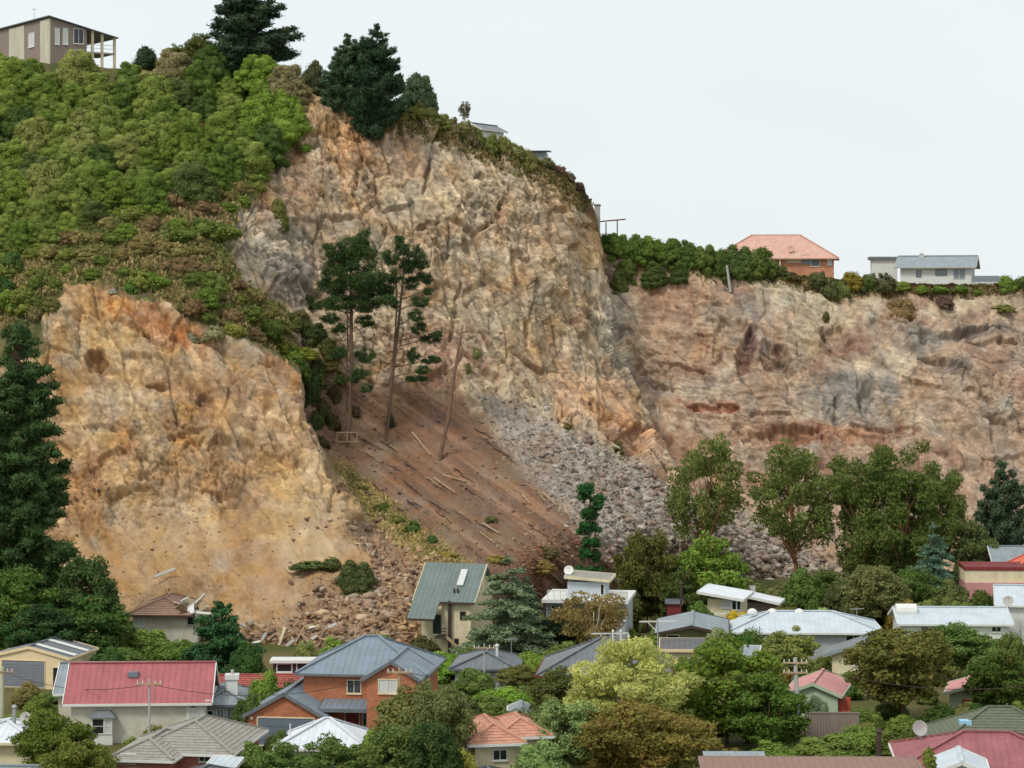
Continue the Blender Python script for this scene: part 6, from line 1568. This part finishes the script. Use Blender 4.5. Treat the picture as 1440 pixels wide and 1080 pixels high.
x1 = H.x(1080); he = H.z(1073); H.walls(.2, x1 - .2, .2, 3, he - .1, M_greywall); H.mono(0, x1, 0, 3, he, he + .2, M_grey, 'y')
dish('satellite_dish', 'large pale satellite dish on a mast at lower right', P(1293, 1043, 160), .52, M_concrete, face=(.2, -1, .25), pole=.9)
flue('dark flue with pale cowl near the spreading tree trunk', P(1236, 1062, 158), 1.5, .16, M_darktimber)
make_bush('cone_shrub', 77, w=1.2, h=2.6, nc=18, leaf=(.16, .1)); plant('cone_shrub', 1306, 147, 1045, 26, (112, 124, 60), 'shrub', 'small upright shrub poking above the crimson roof', 'shrub', z0=PZ(1085, 147))
pole('stout grey power pole with two crossarms behind the big leafy tree', 1125, 172, 925, M_concrete, 2, .2, lean=-.35)
pole('pale wooden pole with single crossarm at the left edge', 3, 186, 938, plain('pale_pole', (186, 186, 160), .9, .15, 2), 1, .2)
pole('thin dark pole before the brick house wing', 562, 168, 938, M_timber, 1, .12)
for i, (px, py, Y, lb) in enumerate([(600, 893, 206, 0), (858, 890, 205, 'white washing line frame behind the pale willow'), (925, 873, 206, 'white washing line frame left of the green gable house'), (505, 915, 200, 'white washing line frame behind the blue roof'), (1022, 862, 224, 'white washing line frame beside the yellow shrub')]):
    if lb == 0: continue
    root = tag(empty('washing_line', (PX(px, Y), Y, 0), .1), lb, 'washing line'); z_ = PZ(py, Y)
    m = MB(); m.cyl((0, 0, 0), (0, 0, z_), .06); m.build('post', M_galv, root)
    m = MB(); m.box(-1.6, 1.6, -.05, .05, z_ - .1, z_); m.bar((-.05, 0, z_ - .9), (-.9, 0, z_ - .1), .03); m.build('arm', M_white, root)

# 25 clifftop houses
H = House('clifftop_house', 'angular timber and cream house with veranda on the hilltop at upper left', 71, 317, 33, z0=PZ(96, 317))
L = H.x(163); xw = H.x(122); hc = H.z(23); hr = H.z(53, L); D = 26.0
hw = hc + (hr - hc) * xw / L
m = MB(); m.prism([(0, 0, -1), (xw, 0, -1), (xw, 0, hw - .15), (0, 0, hc - .15)], (0, D, 0)); m.build('wall', M_brownwall, H.e)
m = MB(); roof_plane(m, [(L + .3, -.4, hr - .02), (L + .3, D + .4, hr - .02), (-.4, D + .4, hc + .1), (-.4, -.4, hc + .1)], 'metal'); rf = m.build('roof', M_slate, H.e)
for (a, b) in ((.004, 3.3), (9.0, 14.5)):
    g = MB(); g.box(-.12, -.003, a, b, -1, hc - .3); g.build('cream_panel', M_panel, H.e)
H.win(5.6, 7.6, hc - 3.4, hc - 1.6, plane='left', at=0, mull=1, pane=M_curtain)
H.winpx(78, 83, 40, 62, mull=0, pane=M_curtain); H.winpx(89, 95, 40, 62, mull=0, pane=M_curtain); H.winpx(104, 117, 41, 61, mull=1); H.winpx(105, 117, 71, 80, mull=1)
for q in (.72, .88, 1.0):
    xx = xw + (L - xw) * (q - .72) / .28 + (.9 if q == .72 else -.1); H.box('veranda_post', xx - .16, xx + .16, .1, .4, -1, hc + (hr - hc) * xx / L - .05, M_cream)
H.box('veranda_deck', xw + .01, L, .1, 6, H.z(72, xw) - .2, H.z(72, xw), M_concrete)
for z_ in (.45, .9): H.box('veranda_rail', xw + .01, L - .1, .15, .25, H.z(72, xw) + z_, H.z(72, xw) + z_ + .07, M_white)
antenna('thin aerial on the upper left hilltop house', Vector((PX(48, 321), 321, PZ(27, 321))), 1.4, .7)

H = House('clifftop_house', 'house with faded salmon hip roof and broken brick wall on the cliff edge', 1008, 341, -8, z0=PZ(384, 341))
xl = H.x(1050); x1 = H.x(1172); he = H.z(360, x1); H.walls(0, x1, 0, 9.5, he, brick_mat('pale_orange_brick', (206, 138, 106), (190, 150, 124)), zb=-2); H.roof(0, x1, 0, 9.5, he, M_salmon2, 'hip', tan=.62, ov=.7, trim=M_salmon2)
H.winpx(1106, 1126, 359, 368, mull=1, pane=M_cream, frame=M_white); H.winpx(1128, 1139, 359, 370, mull=0, pane=M_grey, frame=M_grey); H.winpx(1141, 1152, 360, 374, mull=0, pane=M_slate); H.winpx(1164, 1169, 361, 372, mull=0, pane=M_curtain)
m = MB(); m.cyl((H.x(1097), -.5, -1), (H.x(1097), -.5, he), .1); m.build('downpipe', M_white, H.e)
dish('satellite_dish', 'small dish on the faded salmon clifftop roof', P(1112, 356, 340), .5, M_salmon2, pole=.6)
H = House('clifftop_house', 'white bungalow with pale grey gable roof on the cliff edge at right', 1266, 344, -14, z0=PZ(398, 344))
x1 = H.x(1366); he = H.z(375); H.walls(0, x1, 0, 8.5, he, M_white, 'x', .34, zb=-1.5); H.roof(0, x1, 0, 8.5, he, M_grey, 'gable', 'x', .34, .7, trim=M_concrete)
H.winpx(1289, 1295, 381, 388, mull=0, frame=M_slate, pane=M_greyglass); H.winpx(1316, 1331, 379, 386, mull=1, pane=M_greyglass, frame=M_slate); H.winpx(1341, 1357, 378, 392, mull=1, name='glass_door', pane=M_greyglass)
for a in (.4, 2.2, 4.0, 5.8): H.win(a, a + 1.5, .2, he - .2, plane='right', at=x1, mull=0, pane=M_greyglass, name='window', sill=False)
H.box('terrace', x1, H.x(1408), -.5, 6, -1.2, .05, M_concrete)
m = MB(); m.box(x1 + .3, H.x(1406), -.45, -.41, .1, 1.0); m.build('glass_balustrade', M_greyglass, H.e)
dish('satellite_dish', 'small dish above the white clifftop bungalow roof', P(1296, 367, 347), .42, M_concrete, pole=.7)
H = House('clifftop_house', 'flat roofed white annexe behind the white clifftop bungalow', 1226, 352, -6, z0=PZ(398, 352))
H.walls(0, H.x(1262), 0, 5, H.z(365), M_white, zb=-1); H.box('roof', -.4, H.x(1262) + .4, -.4, 5.4, H.z(365) + .002, H.z(361), M_slate)
H = House('clifftop_house', 'roof corner of a white house just showing behind the tall cliff brink', 652, 318, -30, z0=PZ(205, 318))
H.walls(0, H.x(676), 0, 6, H.z(182), M_white, 'y', .5, zb=-2); H.roof(0, H.x(676), 0, 6, H.z(182), M_slate, 'gable', 'y', .5, .4, trim=M_white)
H = House('clifftop_house', 'low flat grey roof showing above the tall cliff brink', 742, 322, -4, z0=PZ(228, 322))
H.walls(0, H.x(768), 0, 5, H.z(214), M_grey, zb=-2); H.mono(-.5, H.x(768) + .5, -.5, 5, H.z(212), H.z(210), M_slate, 'y')
H = House('clifftop_hut', 'small grey box hut at the corner of the tall cliff', 836, 327, -4, z0=PZ(318, 327), cat='hut')
H.walls(0, H.x(843), 0, 3, H.z(289), M_concrete, zb=-2); H.box('roof', -.1, H.x(843) + .1, -.1, 3.1, H.z(289) + .002, H.z(287), M_brownwall)
pg = tag(empty('shade_canopy', P(857, 328, 338)), 'thin dark canopy on a post behind the cliff corner', 'canopy')
m = MB(); m.cyl((1.1, 0, -1), (1.1, 0, 1.9), .08); m.cyl((-.4, 2, -1), (-.4, 2, 1.6), .08); m.build('post', M_darktimber, pg)
m = MB(); m.prism([(-1.6, -.2, 1.6), (2.3, -.2, 1.95), (2.3, 2.4, 1.95), (-1.6, 2.4, 1.6)], (0, 0, .1)); m.build('canopy_top', M_maroon, pg)

# power lines strung between the poles
def wire(label, a, b, sag):
    a, b = Vector(a), Vector(b); n = 14; o = tag(empty('power_line', a), label, 'power line')
    pts = [(b - a) * (i / n) + Vector((0, 0, -sag * 4 * (i / n) * (1 - i / n))) for i in range(n + 1)]
    v, f = tubes([(pts, [.022] * (n + 1))]); me = mesh_np('wire', v, f, smooth=True); obj('wire', me, o, M_darktimber)
pz = lambda px, py, Y: (PX(px, Y), Y - .14, PZ(py, Y))
wire('thin wire sagging from the left edge pole to the pole before the red roof', pz(6, 944, 186), pz(207, 962, 171), .8)
wire('thin wire sagging across the red roof to the pole before the brick house', pz(213, 962, 171), pz(560, 944, 168), 1.2)
wire('thin wire crossing from the brick house pole to the right power pole', pz(566, 944, 168), pz(1118, 934, 172), 1.6)
wire('thin wire leaving the right power pole toward the right edge', pz(1128, 934, 172), pz(1480, 960, 166), 1.0)

# low garden shrubs filling the yards between the houses
rg5 = random.Random(91); spots = []
tries = 0
while len(spots) < 95 and tries < 6000:
    tries += 1
    Y = rg5.uniform(158, 262); px = rg5.uniform(-10, 1450); X = PX(px, Y)
    if Y > ground_Y(float(lerp_poly(px, FOOT))) - 4: continue
    bad = False
    for (ox, oy, c, s_, x0, x1, y0, y1) in FOOTPRINTS:
        dx, dy = X - ox, Y - oy; u, v = dx * c + dy * s_, -dx * s_ + dy * c
        if x0 - 1.3 < u < x1 + 1.3 and y0 - 2.6 < v < y1 + 1.3: bad = True; break
    if bad or any((X - a) ** 2 + (Y - b) ** 2 < 5 for a, b, _ in spots): continue
    spots.append((X, Y, px))
for i, (X, Y, px) in enumerate(sorted(spots, key=lambda q: -q[1])):
    w, h_ = rg5.uniform(1.6, 4.2), rg5.uniform(1.0, 2.6)
    tn = rg5.choice([(112, 128, 64), (98, 112, 58), (120, 136, 66), (88, 102, 54), (124, 116, 70), (104, 122, 56), (134, 140, 84)])
    root = empty('garden_shrub', (X, Y, -.1), rg5.uniform(0, 6.28)); cm, tm = PROTO[rg5.choice(BK + SK[:1])]
    c = obj('foliage', cm, root); c.scale = (w, w * rg5.uniform(.8, 1.2), h_); c.color = (*(s2l(tn) * TONE), 1)
    tag(root, tone_word(tn) + ' low garden shrub in a yard between the houses', 'shrub', tone_word(tn) + ' low garden shrubs between the houses')
# ------------------------------------------------------------------ RUBBLE
def rock_mesh(seed, sub=1):
    r = np.random.default_rng(seed)
    bm = bmesh.new(); bmesh.ops.create_icosphere(bm, subdivisions=sub, radius=1.0)
    planes = [(unit(r.normal(size=3)), r.uniform(.25, .62)) for _ in range(7)]
    for v in bm.verts:
        p = np.array(v.co)
        for n, d in planes:
            e = p.dot(n) - d
            if e > 0: p = p - n * e
        v.co = p * np.array([1, .85, .75]) * (1 + .03 * r.normal()) * 1.25
    v = np.array([tuple(q.co) for q in bm.verts]); f = np.array([[q.index for q in fc.verts] for fc in bm.faces]); bm.free()
    return v, f
RV = [rock_mesh(900 + i, 1) for i in range(8)]
def rubble(poly, n, smin, smax, seed, tones, name, label, big=0.0, grow=None, lift=0.02):
    r = np.random.default_rng(seed); xs = [p[0] for p in poly]; ys = [p[1] for p in poly]
    x = r.uniform(min(xs), max(xs), n * 4); y = r.uniform(min(ys), max(ys), n * 4)
    ok = sdist(x, y, poly) + 13 * r.normal(size=n * 4) > 0; x, y = x[ok][:n], y[ok][:n]; n = len(x)
    VV, FF, CC = [], [], []; base = 0; tn = s2l(np.array(tones, float)) * .80
    s = smin * (smax / smin) ** (r.random(n) ** 3.4)
    if grow is not None: s = s * grow(x, y)
    for i in range(n):
        b_, n_ = surf(x[i], y[i]); v, f = RV[i % 8]
        A = np.array(Matrix.Rotation(r.uniform(0, 6.28), 3, 'Z') @ Matrix.Rotation(r.uniform(0, 6.28), 3, 'X'))
        q = (v * s[i] * np.array([1.15, r.uniform(.5, 1), r.uniform(.35, .8)])) @ A.T + np.array(b_ + n_ * lift * s[i])
        VV.append(q); FF.append(f + base); base += len(v)
        CC.append(np.repeat((tn[r.integers(len(tn))] * r.uniform(.62, 1.15))[None], len(v), 0))
    me = mesh_np(name, np.concatenate(VV), np.concatenate(FF), cols=np.concatenate(CC))
    return tag(obj(name, me, mat=M_rock), label, 'rubble', kind='stuff')
GT = [(188, 174, 158), (172, 158, 144), (200, 188, 172), (168, 144, 128), (184, 158, 136), (158, 142, 130)]
OT = [(200, 166, 132), (186, 150, 118), (212, 182, 146), (174, 138, 112), (194, 174, 150), (164, 126, 104)]
ST = [(150, 116, 94), (134, 104, 88), (166, 136, 110), (158, 142, 122)]
gr = lambda x, y: .38 + .42 * sstep(690, 980, x)
rubble(POLY_TALUS, 9500, .13, 1.25, 1, GT, 'talus_rubble', 'grey broken rock covering the talus', grow=gr)
rubble([(1010, 740), (1180, 780), (1240, 815), (1010, 840)], 1000, .25, .9, 4, GT, 'talus_foot_rubble', 'grey boulders between the gum trunks')
rubble(POLY_RUBBLE, 3800, .10, .8, 2, OT, 'bluff_rubble', 'brown broken rock at the foot of the bluff')
rubble(POLY_SCREE, 1800, .10, .40, 3, ST, 'scree_rubble', 'small stones on the brown scree')
rubble([(700, 770), (860, 740), (880, 850), (740, 850)], 900, .14, .5, 6, [(166, 122, 100), (150, 110, 92), (176, 140, 116)], 'red_rubble', 'reddish broken rock below the scree')
rubble([(-20, 700), (160, 660), (330, 700), (470, 740), (480, 900), (160, 890)], 900, .08, .35, 7, OT, 'fan_stones', 'small stones on the ochre fan')
# boulders one can pick out
BM = [mesh_np('boulder', *rock_mesh(950 + i, 2)) for i in range(5)]
def boulder_mat(nm, col):
    return plain(nm, col, .95, .3, 1.6, .8, 3, spec=.08)
B_grey, B_tan = boulder_mat('grey_boulder', (176, 166, 150)), boulder_mat('tan_boulder', (196, 164, 124))
def boulder(px, py, d_px, mat, label, group, seed):
    b_, n_ = surf(px, py); k = b_.y / F; r = random.Random(seed)
    me = BM[seed % 5].copy(); me.materials.clear()
    o = obj('boulder', me, mat=mat); s = d_px * k / 2.1
    o.scale = (s, s * r.uniform(.7, 1), s * r.uniform(.65, .95)); o.location = b_ + Vector((0, -.2 * s, .25 * s)); o.rotation_euler = (r.uniform(-.5, .5), r.uniform(-.5, .5), r.uniform(0, 6))
    tag(o, label, 'boulder', group)
rb = random.Random(12)
k_ = 0
for (px, py, d) in [(845, 640, 13), (872, 650, 12), (900, 660, 14), (935, 690, 15), (960, 705, 14), (905, 700, 11), (880, 690, 12), (925, 725, 12), (985, 735, 14), (1040, 760, 18), (1060, 745, 14), (1022, 775, 15), (1085, 780, 16), (1100, 765, 13), (1070, 795, 15), (1045, 800, 14), (948, 740, 11), (1120, 800, 15), (1085, 810, 13), (890, 720, 12)]:
    boulder(px, py, d, B_grey, 'large grey boulder lying in the talus below the tall cliff', 'large boulders in the grey talus', k_); k_ += 1
for (px, py, d) in [(600, 780, 11), (575, 815, 12), (590, 850, 14), (572, 862, 13), (555, 880, 15), (577, 885, 14), (600, 870, 12), (540, 858, 12), (520, 880, 14), (560, 905, 14), (535, 905, 13), (505, 860, 10), (495, 838, 10), (545, 830, 12), (510, 905, 12), (585, 900, 12), (570, 840, 12), (480, 870, 10)]:
    boulder(px, py, d, B_tan, 'large tan boulder in the rubble left of the green roofed house', 'large boulders in the tan rubble', k_); k_ += 1
# fallen trunks and poles on the scree
for (x0, y0, x1, y1, lb) in [(735, 695, 746, 706, 'short pale fallen log high on the scree'), (765, 695, 783, 711, 'pale broken log right on the scree'), (680, 738, 702, 752, 'long pale fallen trunk low on the scree'), (580, 612, 605, 640, 'thin fallen trunk left of the dead trunk'), (624, 670, 655, 678, 'thin fallen branch across the scree middle'), (610, 675, 640, 696, 'dark fallen branch near the scree middle'), (772, 808, 787, 820, 'pale fallen pole above the deck house'), (1090, 838, 1140, 812, 'long grey fallen pole by the white flat roof')]:
    a, b = surf(x0, y0)[0], surf(x1, y1)[0]; m = MB(); up = Vector((0, -.3, .25)); m.cyl(Vector((0, 0, 0)), b - a, .12, .07)
    o = m.build('fallen_log', M_timber); o.location = a + up; tag(o, lb, 'log')
rg_ = random.Random(44)
for i in range(46):
    x, y = rg_.uniform(470, 800), rg_.uniform(600, 800)
    if not in_poly(x, y, POLY_SCREE): continue
    l = rg_.uniform(12, 34); a, b = surf(x, y)[0], surf(x + l, y + l * rg_.uniform(.55, .85))[0]
    dark = rg_.random() < .8; e_ = b - a; sd = Vector((rg_.uniform(-1, 1), rg_.uniform(-.5, .5), rg_.uniform(0, .8)))
    tv, tf = tubes([bent((0, 0, 0), e_, rg_.uniform(.05, .10), .03, 5, .07, rg_), bent(e_ * .4, e_ * .75 + sd, .04, .015, 4, .08, rg_), bent(e_ * .65, e_ * .9 - sd * .7, .03, .012, 4, .08, rg_)])
    o = obj('fallen_branch', mesh_np('fallen_branch', tv, tf), mat=M_darktimber if dark else M_timber); o.location = a + Vector((0, -.15, .12))
    tag(o, ('dark' if dark else 'pale') + ' thin fallen branch lying down the brown scree', 'branch', ('dark' if dark else 'pale') + ' branches on the scree')
# wooden frame at the foot of the left pine and post on the right cliff
b_ = surf(489, 640)[0]; Yp = 274.5; k = Yp / F
fr = tag(empty('timber_frame', P(474, 621, Yp)), 'pale open timber frame hanging at the foot of the left slope pine', 'frame')
for (x0, z0, x1, z1) in ((0, 0, 29, 1), (0, 13, 29, 14), (0, 0, 1.2, 14), (28, 0, 29, 14), (14, 0, 15, 14)):
    m = MB(); m.bar((x0 * k, 0, z0 * k + (.0 if x1 - x0 > 5 else 0)), (x1 * k if x1 - x0 > 5 else x0 * k, 0, z1 * k if x1 - x0 < 5 else z0 * k), .05); m.build('beam', M_timber, fr)
for x_ in (10, 18): m = MB(); m.cyl((x_ * k, 1.6, .3), (x_ * k, .06, .3), .06); m.build('bracket', M_darktimber, fr)
b_ = surf(1027, 410)[0]; m = MB(); m.cyl((0, 0, 0), (-.5, .1, 3.6), .2, .16); o = m.build('drain_pipe', M_concrete); o.location = b_ + Vector((0, -.5, 0)); tag(o, 'pale broken pipe sticking out of the low cliff edge', 'pipe')
